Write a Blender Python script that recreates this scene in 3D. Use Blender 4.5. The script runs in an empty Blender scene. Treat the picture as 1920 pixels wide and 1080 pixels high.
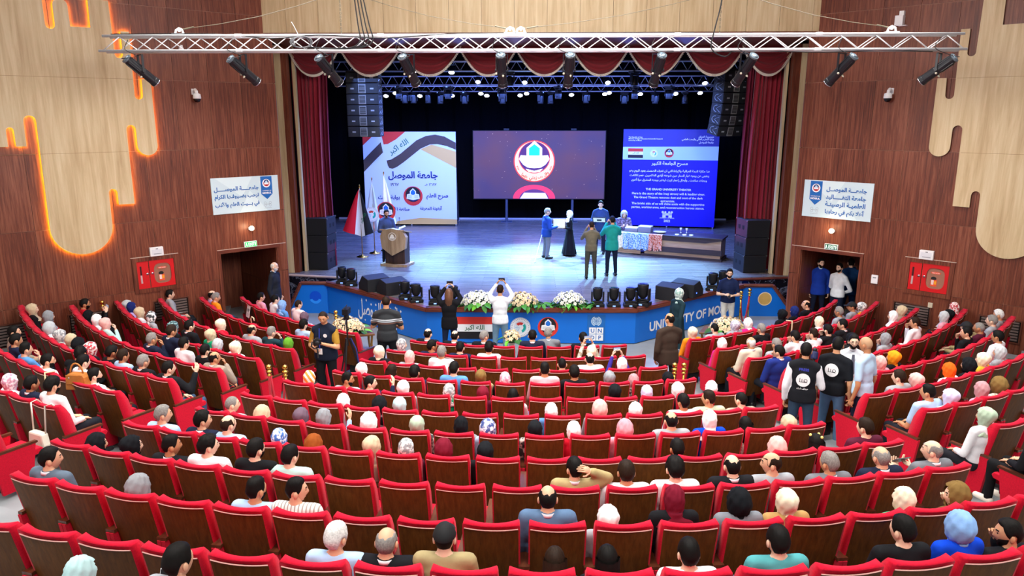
import bpy, bmesh, math, random
import numpy as np
from mathutils import Vector, Matrix, Euler
S = bpy.context.scene
C = S.collection
random.seed(4)
PI = math.pi
rad = math.radians

# ---------------------------------------------------------------- camera, world, light, exposure
cam = bpy.data.cameras.new('camera')
cam.sensor_width = 36.0
cam.lens = 36.0 * 1380.0 / 1920.0
cam.clip_end = 200
camo = bpy.data.objects.new('camera', cam)
C.objects.link(camo)
camo.location = (0, 0, 5.65)
camo.rotation_euler = (rad(90 - 13.2), 0, rad(1.506))
S.camera = camo

S.view_settings.view_transform = 'Standard'
S.view_settings.look = 'None'
S.view_settings.gamma = 1.0
S.view_settings.exposure = 0.0
try:
    S.view_settings.use_curve_mapping = False
except Exception:
    pass

W = bpy.data.worlds.new('hall_air')
S.world = W
W.use_nodes = True
W.node_tree.nodes['Background'].inputs[0].default_value = (0.95, 0.97, 1.0, 1)
W.node_tree.nodes['Background'].inputs[1].default_value = 0.40


def lamp(name, kind, loc, rot, power, col, **k):
    l = bpy.data.lights.new(name, kind)
    l.energy = power
    l.color = col
    for a, b in k.items():
        setattr(l, a, b)
    o = bpy.data.objects.new(name, l)
    C.objects.link(o)
    o.location = loc
    o.rotation_euler = rot
    return o


def aim(o, target):
    d = Vector(target) - o.location
    o.rotation_euler = d.to_track_quat('-Z', 'Y').to_euler()


# house lights in the ceiling of the hall (limited spread, so little of it reaches the stage)
for ix in (-7.5, 0, 7.5):
    for iy in (2.0, 8.5, 14.2):
        lamp('house_light', 'AREA', (ix * (1.0 if iy < 12 else 0.7), iy, 9.9), (0, 0, 0), 330, (1.0, 0.975, 0.94), shape='RECTANGLE', size=3.6, size_y=3.2, spread=rad(112))
# added fill lamps, out of view, for the side walls and header boards
for sx in (-1, 1):
    o = lamp('wall_fill', 'AREA', (-sx * 5.0, 4.0, 9.2), (0, 0, 0), 430, (1.0, 0.955, 0.92), shape='RECTANGLE', size=6, size_y=4.5, spread=rad(70))
    aim(o, (sx * 9.6, 17.6, 4.6))
o = lamp('header_fill', 'AREA', (0, 8.0, 9.6), (0, 0, 0), 120, (1.0, 0.97, 0.93), shape='RECTANGLE', size=6, size_y=.6, spread=rad(60))
aim(o, (0, 19.6, 9.0))
# stage: blue wash from the rig, cyan-white spots on the middle, plus an added upward fill tinting the trusses blue
lamp('stage_wash', 'AREA', (0, 28.0, 6.45), (0, 0, 0), 3600, (0.13, 0.24, 1.0), shape='RECTANGLE', size=12, size_y=6)
lamp('stage_wash_front', 'AREA', (0, 22.9, 6.75), (0, 0, 0), 900, (0.22, 0.36, 1.0), shape='RECTANGLE', size=11, size_y=1.2, spread=rad(120))
lamp('rig_fill', 'AREA', (0, 28.3, 5.5), (PI, 0, 0), 420, (0.2, 0.28, 1.0), shape='RECTANGLE', size=13, size_y=4)
for x, y, tx, ty, p, col in ((-1.5, 29.0, .6, 25.2, 19000, (0.30, 0.70, 1.0)), (3.5, 29.0, 1.6, 24.6, 15000, (0.32, 0.72, 1.0)),
                             (-4.5, 28.5, -2.4, 24.6, 15000, (0.25, 0.58, 1.0)), (5.0, 26.0, 4.2, 22.6, 11000, (0.22, 0.58, 1.0)),
                             (1.0, 26.0, 0.0, 22.9, 10000, (0.24, 0.58, 1.0)), (-6.0, 25.5, -4.2, 23.0, 5000, (0.2, 0.5, 1.0))):
    o = lamp('stage_spot', 'SPOT', (x, y, 6.5), (0, 0, 0), p, col, spot_size=rad(46), spot_blend=0.9, shadow_soft_size=0.12)
    aim(o, (tx, ty, 0.93))
# white profile spots on the hall truss, aimed at the people and the banners
for x, tx, ty, tz, p in ((-4.5, -4.4, 23.5, 2.2, 700), (-0.5, 0.9, 25.0, 1.9, 1500), (2.6, 2.4, 23.0, 2.0, 1200), (5.2, 4.0, 26.0, 2.0, 900),
                         (-2.7, -5.0, 32.0, 3.0, 2600), (4.0, 5.5, 31.7, 3.2, 1100)):
    o = lamp('profile_beam', 'SPOT', (x, 14.9, 6.3), (0, 0, 0), p, (0.9, 0.95, 1.0), spot_size=rad(20), spot_blend=0.6, shadow_soft_size=0.1)
    aim(o, (tx, ty, tz))
for sx in (-1, 1):
    o = lamp('magenta_wash', 'SPOT', (sx * 5.0, 27.0, 1.6), (0, 0, 0), 260, (1.0, 0.08, 0.5), spot_size=rad(60), spot_blend=0.7, shadow_soft_size=0.15)
    aim(o, (sx * 7.1, 22.9, 3.2))


# ---------------------------------------------------------------- materials
def lin(h):
    h = int(h, 16) if isinstance(h, str) else h
    out = []
    for s in (16, 8, 0):
        c = ((h >> s) & 255) / 255.0
        out.append(c / 12.92 if c <= 0.04045 else ((c + 0.055) / 1.055) ** 2.4)
    return tuple(out) + (1.0,)


MATS = {}


def mat(name, col, rough=0.6, metal=0.0, noise=0.0, nscale=8.0, emit=0.0, bump=0.0, spec=0.4, coat=0.0, sheen=0.0):
    if name in MATS:
        return MATS[name]
    m = bpy.data.materials.new(name)
    m.use_nodes = True
    nt = m.node_tree
    b = nt.nodes['Principled BSDF']
    c = lin(col) if not isinstance(col, tuple) else col
    b.inputs['Base Color'].default_value = c
    b.inputs['Roughness'].default_value = rough
    b.inputs['Metallic'].default_value = metal
    b.inputs['Specular IOR Level'].default_value = spec
    if coat:
        b.inputs['Coat Weight'].default_value = coat
    if sheen:
        b.inputs['Sheen Weight'].default_value = sheen
    if emit:
        b.inputs['Emission Color'].default_value = c
        b.inputs['Emission Strength'].default_value = emit
    if noise or bump:
        tc = nt.nodes.new('ShaderNodeTexCoord')
        n = nt.nodes.new('ShaderNodeTexNoise')
        n.inputs['Scale'].default_value = nscale
        n.inputs['Detail'].default_value = 3
        nt.links.new(tc.outputs['Object'], n.inputs['Vector'])
        if noise:
            r = nt.nodes.new('ShaderNodeValToRGB')
            r.color_ramp.elements[0].position = 0.3
            r.color_ramp.elements[1].position = 0.7
            r.color_ramp.elements[0].color = tuple(x * (1 - noise) for x in c[:3]) + (1,)
            r.color_ramp.elements[1].color = tuple(min(1, x * (1 + noise * 0.6)) for x in c[:3]) + (1,)
            nt.links.new(n.outputs['Fac'], r.inputs['Fac'])
            nt.links.new(r.outputs['Color'], b.inputs['Base Color'])
        if bump:
            bp = nt.nodes.new('ShaderNodeBump')
            bp.inputs['Strength'].default_value = bump
            bp.inputs['Distance'].default_value = 0.01
            nt.links.new(n.outputs['Fac'], bp.inputs['Height'])
            nt.links.new(bp.outputs['Normal'], b.inputs['Normal'])
    MATS[name] = m
    return m


def grain(name, dark, mid, light, scale=(14, 14, 0.7), rough=0.45, big=(0.9, 0.9, 0.25), spec=0.35, knots=None, coat=0.0):
    """wood: stretched noise along local z (or whichever axis has the small scale), shifted per object"""
    m = bpy.data.materials.new(name)
    m.use_nodes = True
    nt = m.node_tree
    b = nt.nodes['Principled BSDF']
    b.inputs['Roughness'].default_value = rough
    b.inputs['Specular IOR Level'].default_value = spec
    if coat:
        b.inputs['Coat Weight'].default_value = coat
        b.inputs['Coat Roughness'].default_value = 0.25
    tc = nt.nodes.new('ShaderNodeTexCoord')
    oi = nt.nodes.new('ShaderNodeObjectInfo')
    mul = nt.nodes.new('ShaderNodeMath')
    mul.operation = 'MULTIPLY'
    mul.inputs[1].default_value = 37.0
    nt.links.new(oi.outputs['Random'], mul.inputs[0])
    add = nt.nodes.new('ShaderNodeVectorMath')
    add.operation = 'ADD'
    nt.links.new(tc.outputs['Object'], add.inputs[0])
    nt.links.new(mul.outputs[0], add.inputs[1])

    def noise(sc, det, rg):
        mp = nt.nodes.new('ShaderNodeMapping')
        mp.inputs['Scale'].default_value = sc
        nt.links.new(add.outputs[0], mp.inputs['Vector'])
        n = nt.nodes.new('ShaderNodeTexNoise')
        n.inputs['Scale'].default_value = 1.0
        n.inputs['Detail'].default_value = det
        n.inputs['Roughness'].default_value = rg
        n.inputs['Distortion'].default_value = 0.4
        nt.links.new(mp.outputs['Vector'], n.inputs['Vector'])
        return n
    n1 = noise(scale, 5, 0.65)
    n2 = noise(big, 2, 0.5)
    r = nt.nodes.new('ShaderNodeValToRGB')
    e = r.color_ramp.elements
    e[0].position, e[0].color = 0.28, lin(dark)
    e[1].position, e[1].color = 0.72, lin(light)
    k = e.new(0.5)
    k.color = lin(mid)
    mx = nt.nodes.new('ShaderNodeMath')
    mx.operation = 'MULTIPLY_ADD'
    mx.inputs[1].default_value = 0.35
    nt.links.new(n2.outputs['Fac'], mx.inputs[0])
    ml = nt.nodes.new('ShaderNodeMath')
    ml.operation = 'MULTIPLY_ADD'
    ml.inputs[1].default_value = 0.95
    ml.inputs[2].default_value = -0.15
    nt.links.new(n1.outputs['Fac'], ml.inputs[0])
    nt.links.new(ml.outputs[0], mx.inputs[2])
    nt.links.new(mx.outputs[0], r.inputs['Fac'])
    nt.links.new(r.outputs['Color'], b.inputs['Base Color'])
    MATS[name] = m
    return m


def pattern(name, a, b_, scale=18.0, kind='noise', thr=0.5):
    if name in MATS:
        return MATS[name]
    m = bpy.data.materials.new(name)
    m.use_nodes = True
    nt = m.node_tree
    b = nt.nodes['Principled BSDF']
    b.inputs['Roughness'].default_value = 0.85
    tc = nt.nodes.new('ShaderNodeTexCoord')
    if kind == 'noise':
        t = nt.nodes.new('ShaderNodeTexNoise')
        t.inputs['Detail'].default_value = 2
        out = t.outputs['Fac']
        t.inputs['Scale'].default_value = scale
    elif kind == 'spots':
        t = nt.nodes.new('ShaderNodeTexVoronoi')
        out = t.outputs['Distance']
        t.inputs['Scale'].default_value = scale
    else:
        t = nt.nodes.new('ShaderNodeTexWave')
        t.wave_type = 'BANDS'
        t.bands_direction = {'x': 'X', 'y': 'Y', 'z': 'Z', 'd': 'DIAGONAL'}[kind]
        out = t.outputs['Fac']
        t.inputs['Scale'].default_value = scale
        t.inputs['Distortion'].default_value = 1.0 if kind == 'd' else 0.0
    nt.links.new(tc.outputs['Object'], t.inputs['Vector'])
    r = nt.nodes.new('ShaderNodeValToRGB')
    r.color_ramp.elements[0].position = thr - 0.05
    r.color_ramp.elements[1].position = thr + 0.05
    r.color_ramp.elements[0].color = lin(a)
    r.color_ramp.elements[1].color = lin(b_)
    nt.links.new(out, r.inputs['Fac'])
    nt.links.new(r.outputs['Color'], b.inputs['Base Color'])
    MATS[name] = m
    return m


walnut = grain('walnut_laminate', '4a2016', '713a27', '915740', scale=(26, 26, 1.1), rough=0.42, spec=0.3)
walnut_trim = grain('walnut_trim', '52251a', '6b3323', '7c4330', scale=(3, 20, 20), rough=0.4)
oak = grain('pale_oak', 'b79c74', 'cdb68d', 'dccaa6', scale=(9, 9, 0.55), rough=0.5, big=(2.2, 2.2, 0.5))
seat_wood = grain('seat_back_wood', '49290d', '5b3512', '6a4019', scale=(30, 30, 1.6), rough=0.5, spec=0.16, coat=0.03)
arm_wood = grain('armrest_wood', '3c1a0e', '552a18', '6a3a22', scale=(18, 2, 18), rough=0.35, coat=0.6)
stage_wood = None
red = mat('red_velvet', 'cb1530', 0.9, noise=0.14, nscale=60, sheen=0.05, spec=0.1)
white = mat('white_plastic', 'eeeeee', 0.45)
black = mat('black_plastic', '121316', 0.5)
black_matte = mat('black_cloth_drape', '07080d', 0.95, spec=0.05)
steel = mat('bright_aluminium', 'f0f2f4', 0.35, metal=0.1, spec=0.6)
chrome = mat('chrome', 'd8d8d8', 0.15, metal=1)
gold = mat('polished_gold', 'e2b354', 0.2, metal=1.0)
cable_m = mat('black_cable', '202022', 0.6)
glass = mat('lens_glass', '9fb6c8', 0.05, spec=0.9)
for _m in (glass,):
    _m.node_tree.nodes['Principled BSDF'].inputs['Metallic'].default_value = 0.6
skinm = [mat('skin_%d' % i, c, 0.55, spec=0.3) for i, c in enumerate(('dba988', 'c8926c', 'e6bda0', 'b87e58'))]


# ---------------------------------------------------------------- mesh helpers
class MB:
    def __init__(self):
        self.v, self.f, self.m = [], [], []

    def add(self, vs, fs, mi=0):
        n = len(self.v)
        self.v.extend([tuple(map(float, p)) for p in vs])
        self.f.extend([tuple(i + n for i in f) for f in fs])
        if isinstance(mi, int):
            self.m.extend([mi] * len(fs))
        else:
            self.m.extend(mi)
        return self

    def box(self, x0, x1, y0, y1, z0, z1, mi=0):
        v = [(x, y, z) for x in (x0, x1) for y in (y0, y1) for z in (z0, z1)]
        f = [(0, 1, 3, 2), (4, 6, 7, 5), (0, 4, 5, 1), (2, 3, 7, 6), (0, 2, 6, 4), (1, 5, 7, 3)]
        return self.add(v, f, mi)

    def prism(self, poly, a0, a1, axis='y', mi=0):
        """poly: (u, w) outline extruded from a0 to a1 along axis (y: u=x w=z; x: u=y w=z; z: u=x w=y)"""
        n = len(poly)
        P = {'y': lambda u, w, a: (u, a, w), 'x': lambda u, w, a: (a, u, w), 'z': lambda u, w, a: (u, w, a)}[axis]
        v = [P(u, w, a0) for u, w in poly] + [P(u, w, a1) for u, w in poly]
        f = [tuple(range(n)), tuple(range(2 * n - 1, n - 1, -1))]
        f += [((i + 1) % n, i, n + i, n + (i + 1) % n) for i in range(n)]
        return self.add(v, f, mi)

    def tube(self, pts, r, seg=8, mi=0, caps=True, closed=False):
        pts = [Vector(p) for p in pts]
        n = len(pts)
        rs = r if isinstance(r, (list, tuple)) else [r] * n
        vs, fs = [], []
        up = None
        for i, p in enumerate(pts):
            a = pts[(i - 1) % n] if (i > 0 or closed) else pts[0]
            b = pts[(i + 1) % n] if (i < n - 1 or closed) else pts[-1]
            t = (b - a)
            t = t.normalized() if t.length > 1e-9 else Vector((0, 0, 1))
            if up is None:
                up = Vector((0, 0, 1)) if abs(t.z) < 0.9 else Vector((0, 1, 0))
            s = t.cross(up)
            if s.length < 1e-6:
                s = t.cross(Vector((1, 0, 0)))
            s.normalize()
            u = s.cross(t).normalized()
            up = u
            for k in range(seg):
                q = 2 * PI * k / seg
                vs.append(p + (s * math.cos(q) + u * math.sin(q)) * rs[i])
        for i in range(n if closed else n - 1):
            j = (i + 1) % n
            for k in range(seg):
                l = (k + 1) % seg
                fs.append((i * seg + k, i * seg + l, j * seg + l, j * seg + k))
        if caps and not closed:
            fs.append(tuple(range(seg - 1, -1, -1)))
            fs.append(tuple(range((n - 1) * seg, n * seg)))
        return self.add(vs, fs, mi)

    def lathe(self, prof, c=(0, 0, 0), seg=16, mi=0, axis='z', sx=1.0, sy=1.0):
        vs, fs = [], []
        n = len(prof)
        for r, h in prof:
            for k in range(seg):
                q = 2 * PI * k / seg
                x, y = r * math.cos(q) * sx, r * math.sin(q) * sy
                p = {'z': (x, y, h), 'y': (x, h, y), 'x': (h, x, y)}[axis]
                vs.append((p[0] + c[0], p[1] + c[1], p[2] + c[2]))
        for i in range(n - 1):
            for k in range(seg):
                l = (k + 1) % seg
                fs.append((i * seg + k, i * seg + l, (i + 1) * seg + l, (i + 1) * seg + k))
        fs.append(tuple(range(seg - 1, -1, -1)))
        fs.append(tuple(range((n - 1) * seg, n * seg)))
        return self.add(vs, fs, mi)

    def ell(self, c, r, R=None, seg=12, rings=8, mi=0):
        vs, fs = [], []
        for i in range(rings + 1):
            e = -PI / 2 + PI * i / rings
            for k in range(seg):
                q = 2 * PI * k / seg
                p = Vector((math.cos(e) * math.cos(q) * r[0], math.cos(e) * math.sin(q) * r[1], math.sin(e) * r[2]))
                if R is not None:
                    p = R @ p
                vs.append((p.x + c[0], p.y + c[1], p.z + c[2]))
        for i in range(rings):
            for k in range(seg):
                l = (k + 1) % seg
                fs.append((i * seg + k, i * seg + l, (i + 1) * seg + l, (i + 1) * seg + k))
        return self.add(vs, fs, mi)

    def caps(self, p, q, r0, r1, seg=10, mi=0, flat=1.0):
        p, q = Vector(p), Vector(q)
        d = (q - p)
        L = d.length
        d = d / L if L > 1e-9 else Vector((0, 0, 1))
        pts, rs = [], []
        for a in (-0.98, -0.7, -0.3):
            pts.append(p + d * r0 * a)
            rs.append(r0 * math.sqrt(max(0.0, 1 - a * a)) + 1e-4)
        pts.append(p); rs.append(r0)
        pts.append((p + q) / 2); rs.append((r0 + r1) / 2)
        pts.append(q); rs.append(r1)
        for a in (0.3, 0.7, 0.98):
            pts.append(q + d * r1 * a)
            rs.append(r1 * math.sqrt(max(0.0, 1 - a * a)) + 1e-4)
        return self.tube(pts, rs, seg, mi)

    def mesh(self, name, mats, smooth=False):
        me = bpy.data.meshes.new(name)
        me.from_pydata(self.v, [], self.f)
        for m in (mats if isinstance(mats, (list, tuple)) else [mats]):
            me.materials.append(m)
        if len(self.f):
            me.polygons.foreach_set('material_index', self.m)
            if smooth:
                me.polygons.foreach_set('use_smooth', [True] * len(self.f))
        bm = bmesh.new()
        bm.from_mesh(me)
        bmesh.ops.recalc_face_normals(bm, faces=bm.faces[:])
        bm.to_mesh(me)
        bm.free()
        me.update()
        return me


def link(name, data, parent=None, loc=None, rot=None, scale=None):
    o = bpy.data.objects.new(name, data)
    C.objects.link(o)
    if parent is not None:
        o.parent = parent
    if loc is not None:
        o.location = loc
    if rot is not None:
        o.rotation_euler = rot
    if scale is not None:
        o.scale = scale
    return o


def obj(name, mb, mats, parent=None, smooth=False, loc=None, rot=None, bevel=0.0):
    me = mb.mesh(name, mats, smooth) if isinstance(mb, MB) else mb
    o = link(name, me, parent, loc, rot)
    if bevel:
        b = o.modifiers.new('edge', 'BEVEL')
        b.width = bevel
        b.segments = 2
        b.limit_method = 'ANGLE'
    return o


def tag(o, label=None, cat=None, group=None, kind=None):
    if label:
        o['label'] = label
    if cat:
        o['category'] = cat
    if group:
        o['group'] = group
    if kind:
        o['kind'] = kind
    return o


def thing(name, label, cat, loc=(0, 0, 0), rot=(0, 0, 0), group=None):
    o = link(name, None, None, loc, rot)
    o.empty_display_size = 0.1
    return tag(o, label, cat, group)


def dup(root, loc=None, rot=None, label=None, group=None):
    r = root.copy()
    C.objects.link(r)
    if loc is not None:
        r.location = loc
    if rot is not None:
        r.rotation_euler = rot
    if label:
        r['label'] = label
    if group:
        r['group'] = group
    for ch in list(root.children):
        c = ch.copy()
        C.objects.link(c)
        c.parent = r
        for g in list(ch.children):
            d = g.copy()
            C.objects.link(d)
            d.parent = c
    return r


def struct(name, mb, mats, **k):
    o = obj(name, mb, mats, **k)
    o['kind'] = 'structure'
    return o


ORD = ['zeroth', 'first', 'second', 'third', 'fourth', 'fifth', 'sixth', 'seventh', 'eighth', 'ninth', 'tenth', 'eleventh', 'twelfth', 'thirteenth',
       'fourteenth', 'fifteenth', 'sixteenth', 'seventeenth', 'eighteenth', 'nineteenth']

# ---------------------------------------------------------------- lettering
AF = {'ا': 'ﺍﺎ', 'أ': 'ﺃﺄ', 'إ': 'ﺇﺈ', 'ب': 'ﺏﺐﺑﺒ', 'ة': 'ﺓﺔ', 'ت': 'ﺕﺖﺗﺘ', 'ث': 'ﺙﺚﺛﺜ', 'ج': 'ﺝﺞﺟﺠ', 'ح': 'ﺡﺢﺣﺤ', 'خ': 'ﺥﺦﺧﺨ', 'د': 'ﺩﺪ', 'ذ': 'ﺫﺬ', 'ر': 'ﺭﺮ',
      'ز': 'ﺯﺰ', 'س': 'ﺱﺲﺳﺴ', 'ش': 'ﺵﺶﺷﺸ', 'ص': 'ﺹﺺﺻﺼ', 'ض': 'ﺽﺾﺿﻀ', 'ط': 'ﻁﻂﻃﻄ', 'ظ': 'ﻅﻆﻇﻈ', 'ع': 'ﻉﻊﻋﻌ', 'غ': 'ﻍﻎﻏﻐ', 'ف': 'ﻑﻒﻓﻔ', 'ق': 'ﻕﻖﻗﻘ',
      'ك': 'ﻙﻚﻛﻜ', 'ل': 'ﻝﻞﻟﻠ', 'م': 'ﻡﻢﻣﻤ', 'ن': 'ﻥﻦﻧﻨ', 'ه': 'ﻩﻪﻫﻬ', 'و': 'ﻭﻮ', 'ي': 'ﻱﻲﻳﻴ', 'ى': 'ﻯﻰ', 'ئ': 'ﺉﺊﺋﺌ', 'ء': 'ﺀ', 'ـ': 'ــــ'}


def arab(t):
    t = t.replace('لا', '\ue000').replace('لأ', '\ue001').replace('لإ', '\ue002')
    lig = {'\ue000': 'ﻻﻼ', '\ue001': 'ﻷﻸ', '\ue002': 'ﻹﻺ'}
    F = dict(AF)
    F.update(lig)
    out = []
    for i, c in enumerate(t):
        if c not in F:
            out.append(c)
            continue
        f = F[c]
        p = t[i - 1] if i else ' '
        n = t[i + 1] if i + 1 < len(t) else ' '
        jp = p in F and len(F[p]) == 4
        jn = n in F and len(f) == 4 and n != 'ء'
        out.append(f[min((1 if jp else 0) + (2 if jn else 0), len(f) - 1)])
    s, num = [], ''
    for c in reversed(out):          # digits keep their own order
        if c in '٠١٢٣٤٥٦٧٨٩0123456789':
            num = c + num
        else:
            if num:
                s.append(num)
                num = ''
            s.append(c)
    if num:
        s.append(num)
    return ''.join(s)


def text_mesh(body, width, m, bold=0.0, height=None, name='lettering'):
    """flat lettering in the local x-z plane facing -y, centred on its box, scaled to the given width"""
    cu = bpy.data.curves.new(name, 'FONT')
    cu.body = body
    cu.size = 1.0
    cu.resolution_u = 3
    cu.offset = bold
    to = bpy.data.objects.new(name, cu)
    C.objects.link(to)
    dg = bpy.context.evaluated_depsgraph_get()
    dg.update()
    me = bpy.data.meshes.new_from_object(to.evaluated_get(dg), depsgraph=dg)
    bpy.data.objects.remove(to)
    bpy.data.curves.remove(cu)
    n = len(me.vertices)
    co = np.empty(n * 3)
    me.vertices.foreach_get('co', co)
    co = co.reshape(-1, 3)
    lo, hi = co.min(0), co.max(0)
    s = width / (hi[0] - lo[0]) if width else height / (hi[1] - lo[1])
    sy = s if (height is None or not width) else height / (hi[1] - lo[1])
    out = np.zeros_like(co)
    out[:, 0] = (co[:, 0] - (lo[0] + hi[0]) / 2) * s
    out[:, 2] = (co[:, 1] - (lo[1] + hi[1]) / 2) * sy
    me.vertices.foreach_set('co', out.ravel())
    me.materials.clear()
    me.materials.append(m)
    me.update()
    return me


def text(parent, body, x, y, z, width, m, bold=0.0, height=None, align='c', rot=(0, 0, 0), name='lettering'):
    me = text_mesh(body, width, m, bold, height, name)
    if align != 'c':
        xs = [v.co.x for v in me.vertices]
        x = x - max(xs) if align == 'r' else x - min(xs)
    return link(name, me, parent, (x, y, z), rot)


class Art(MB):
    """flat print made of thin layers in the local x-z plane (front = -y)"""
    def poly(self, pts, layer, mi):
        y = -0.0015 * layer
        return self.add([(p[0], y, p[1]) for p in pts], [tuple(range(len(pts)))], mi)

    def disc(self, cx, cz, r, layer, mi, seg=28, rz=None):
        rz = rz or r
        return self.poly([(cx + r * math.cos(2 * PI * k / seg), cz + rz * math.sin(2 * PI * k / seg)) for k in range(seg)], layer, mi)

    def ring(self, cx, cz, r0, r1, layer, mi, seg=32, a0=0.0, a1=360.0):
        y = -0.0015 * layer
        n = seg
        full = abs(a1 - a0 - 360) < 1e-6
        vs = []
        for k in range(n + (0 if full else 1)):
            q = rad(a0 + (a1 - a0) * k / n)
            vs += [(cx + r0 * math.cos(q), y, cz + r0 * math.sin(q)), (cx + r1 * math.cos(q), y, cz + r1 * math.sin(q))]
        N = len(vs) // 2
        fs = [(2 * k, 2 * k + 1, 2 * ((k + 1) % N) + 1, 2 * ((k + 1) % N)) for k in range(n)]
        return self.add(vs, fs, mi)

    def rect(self, x0, x1, z0, z1, layer, mi):
        return self.poly([(x0, z0), (x1, z0), (x1, z1), (x0, z1)], layer, mi)


INK = {k: mat('ink_' + k, c, 0.6) for k, c in dict(red='d8342c', black='17161c', white='f2f4f6', green='1f6b3f', blue='1b6fd0', teal='18b3a8', navy='1d2f6e', orange='f0905a',
                                                     gold='d9ac62', grey='9aa4ad', lightblue='b9d6ea', sky='cfe6ee', brown='4a3a34', undp='1766b5', crimson='c4312b').items()}
INKS = list(INK.keys())
INKM = [INK[k] for k in INKS]
II = {k: i for i, k in enumerate(INKS)}


def uni_emblem(a, cx, cz, r, L):
    """red crescent ring, dark sky, blue gate over an open white book"""
    a.disc(cx, cz, r, L, II['red'])
    a.disc(cx, cz + r * 0.16, r * 0.78, L + 1, II['black'])
    g = r * 0.32
    a.poly([(cx - g, cz + r * .1), (cx + g, cz + r * .1), (cx + g, cz + r * .5), (cx, cz + r * .82), (cx - g, cz + r * .5)], L + 2, II['white'])
    g *= 0.72
    a.poly([(cx - g, cz + r * .1), (cx + g, cz + r * .1), (cx + g, cz + r * .45), (cx, cz + r * .68), (cx - g, cz + r * .45)], L + 3, II['blue'])
    a.poly([(cx - r * .68, cz - r * .28), (cx, cz - r * .42), (cx + r * .68, cz - r * .28), (cx + r * .62, cz + r * .18), (cx + r * .3, cz + r * .24), (cx, cz + r * .1),
            (cx - r * .3, cz + r * .24), (cx - r * .62, cz + r * .18)], L + 4, II['white'])
    for k in (-1, 1):
        for j in range(3):
            a.rect(cx + k * r * .34 - r * .2, cx + k * r * .34 + r * .2, cz - r * (.2 - .11 * j), cz - r * (.165 - .11 * j), L + 5, II['grey'])
    a.poly([(cx - r * .5, cz - r * .42), (cx, cz - r * .56), (cx + r * .5, cz - r * .42), (cx, cz - r * .48)], L + 5, II['navy'])


def ministry_emblem(a, cx, cz, r, L):
    a.disc(cx, cz, r, L, II['white'])
    a.ring(cx, cz, r * .93, r * .97, L + 1, II['grey'])
    for k in range(30):
        q = 2 * PI * k / 30
        a.disc(cx + r * .82 * math.cos(q), cz + r * .82 * math.sin(q), r * .045, L + 1, II['grey'], 6)
    a.ring(cx, cz, r * .56, r * .6, L + 1, II['lightblue'])
    a.ring(cx, cz, r * .3, r * .55, L + 2, II['teal'], 16, -70, 40)
    a.ring(cx, cz, r * .26, r * .52, L + 2, II['red'], 16, 55, 140)
    for j in range(4):
        q = rad(150 + 25 * j)
        a.poly([(cx, cz), (cx + r * .5 * math.cos(q), cz + r * .5 * math.sin(q)), (cx + r * .5 * math.cos(q + .3), cz + r * .5 * math.sin(q + .3))], L + 2, II['lightblue'] if j % 2 else II['sky'])


def iraq_flag(a, x0, x1, z0, z1, L):
    h = (z1 - z0) / 3
    a.rect(x0, x1, z0 + 2 * h, z1, L, II['red'])
    a.rect(x0, x1, z0 + h, z0 + 2 * h, L, II['white'])
    a.rect(x0, x1, z0, z0 + h, L, II['black'])
# ================================================================ THE ROOM
CX, CY = 0.115, 23.551            # centre of the seating arcs


def Rn(n):
    return 9.285 + 0.95 * (n - 1)


def Zn(n):                         # top of the seat backs in row n
    return 1.121 + 0.08 * (n - 1) + 0.005 * (n - 1) ** 2


def Zf(n):                         # floor of row n
    return Zn(n) - 1.121


SZ = 0.93                          # stage level
WA = rad(46.5)
WD = 19.1
# ---- hall floor: level front, then curved steps
floor_m = mat('grey_floor_tile', '8d9294', 0.35, noise=0.1, nscale=3.0, spec=0.5)
mb = MB()
mb.prism([(-16, -8), (16, -8), (16, 23.5), (-16, 23.5)], -0.3, 0.0, axis='z')
floor = struct('floor', mb, floor_m)
riser_m = mat('step_edge', '8d9192', 0.5)
for n in range(2, 15):
    mb = MB()
    ro = Rn(n) - 0.80
    K = 64
    a0 = rad(80)
    pts = [(CX + ro * math.sin(-a0 + 2 * a0 * k / K), CY - ro * math.cos(-a0 + 2 * a0 * k / K)) for k in range(K + 1)]
    r2 = 60 if n == 14 else Rn(n + 1) - 0.80
    r2 = min(r2, 26)
    pts2 = [(CX + r2 * math.sin(-a0 + 2 * a0 * k / K), CY - r2 * math.cos(-a0 + 2 * a0 * k / K)) for k in range(K + 1)]
    z = Zf(n)
    vs = [(x, y, z) for x, y in pts] + [(x, y, z) for x, y in pts2] + [(x, y, -0.1) for x, y in pts]
    fs = [(k, K + 1 + k, K + 2 + k, k + 1) for k in range(K)]
    ms = [0] * K
    fs += [(k, k + 1, 2 * K + 3 + k, 2 * K + 2 + k) for k in range(K)]
    ms += [1] * K
    mb.add(vs, fs, ms)
    o = obj('step', mb, [floor_m, riser_m], floor)

# ---- ceiling of the hall (above the frame)
struct('ceiling', MB().box(-16, 16, -8, 19.7, 10.1, 10.3), mat('ceiling_white', 'd8d4cc', 0.9))


# ---- splayed side walls: local x runs towards the stage, d is the distance into the hall
def wall_frame(side):
    nx, ny = side * math.cos(WA), math.sin(WA)
    ax, ay = -side * math.sin(WA), math.cos(WA)
    M = Matrix(((ax, -ay, 0, 0.15 + nx * WD), (ay, ax, 0, ny * WD), (0, 0, 1, 0), (0, 0, 0, 1)))
    return M                       # local y = z x along; it points out of the hall on the left, into it on the right


joint_m = mat('panel_joint_strip', 'a5715c', 0.5)
panel_edge = walnut


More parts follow.
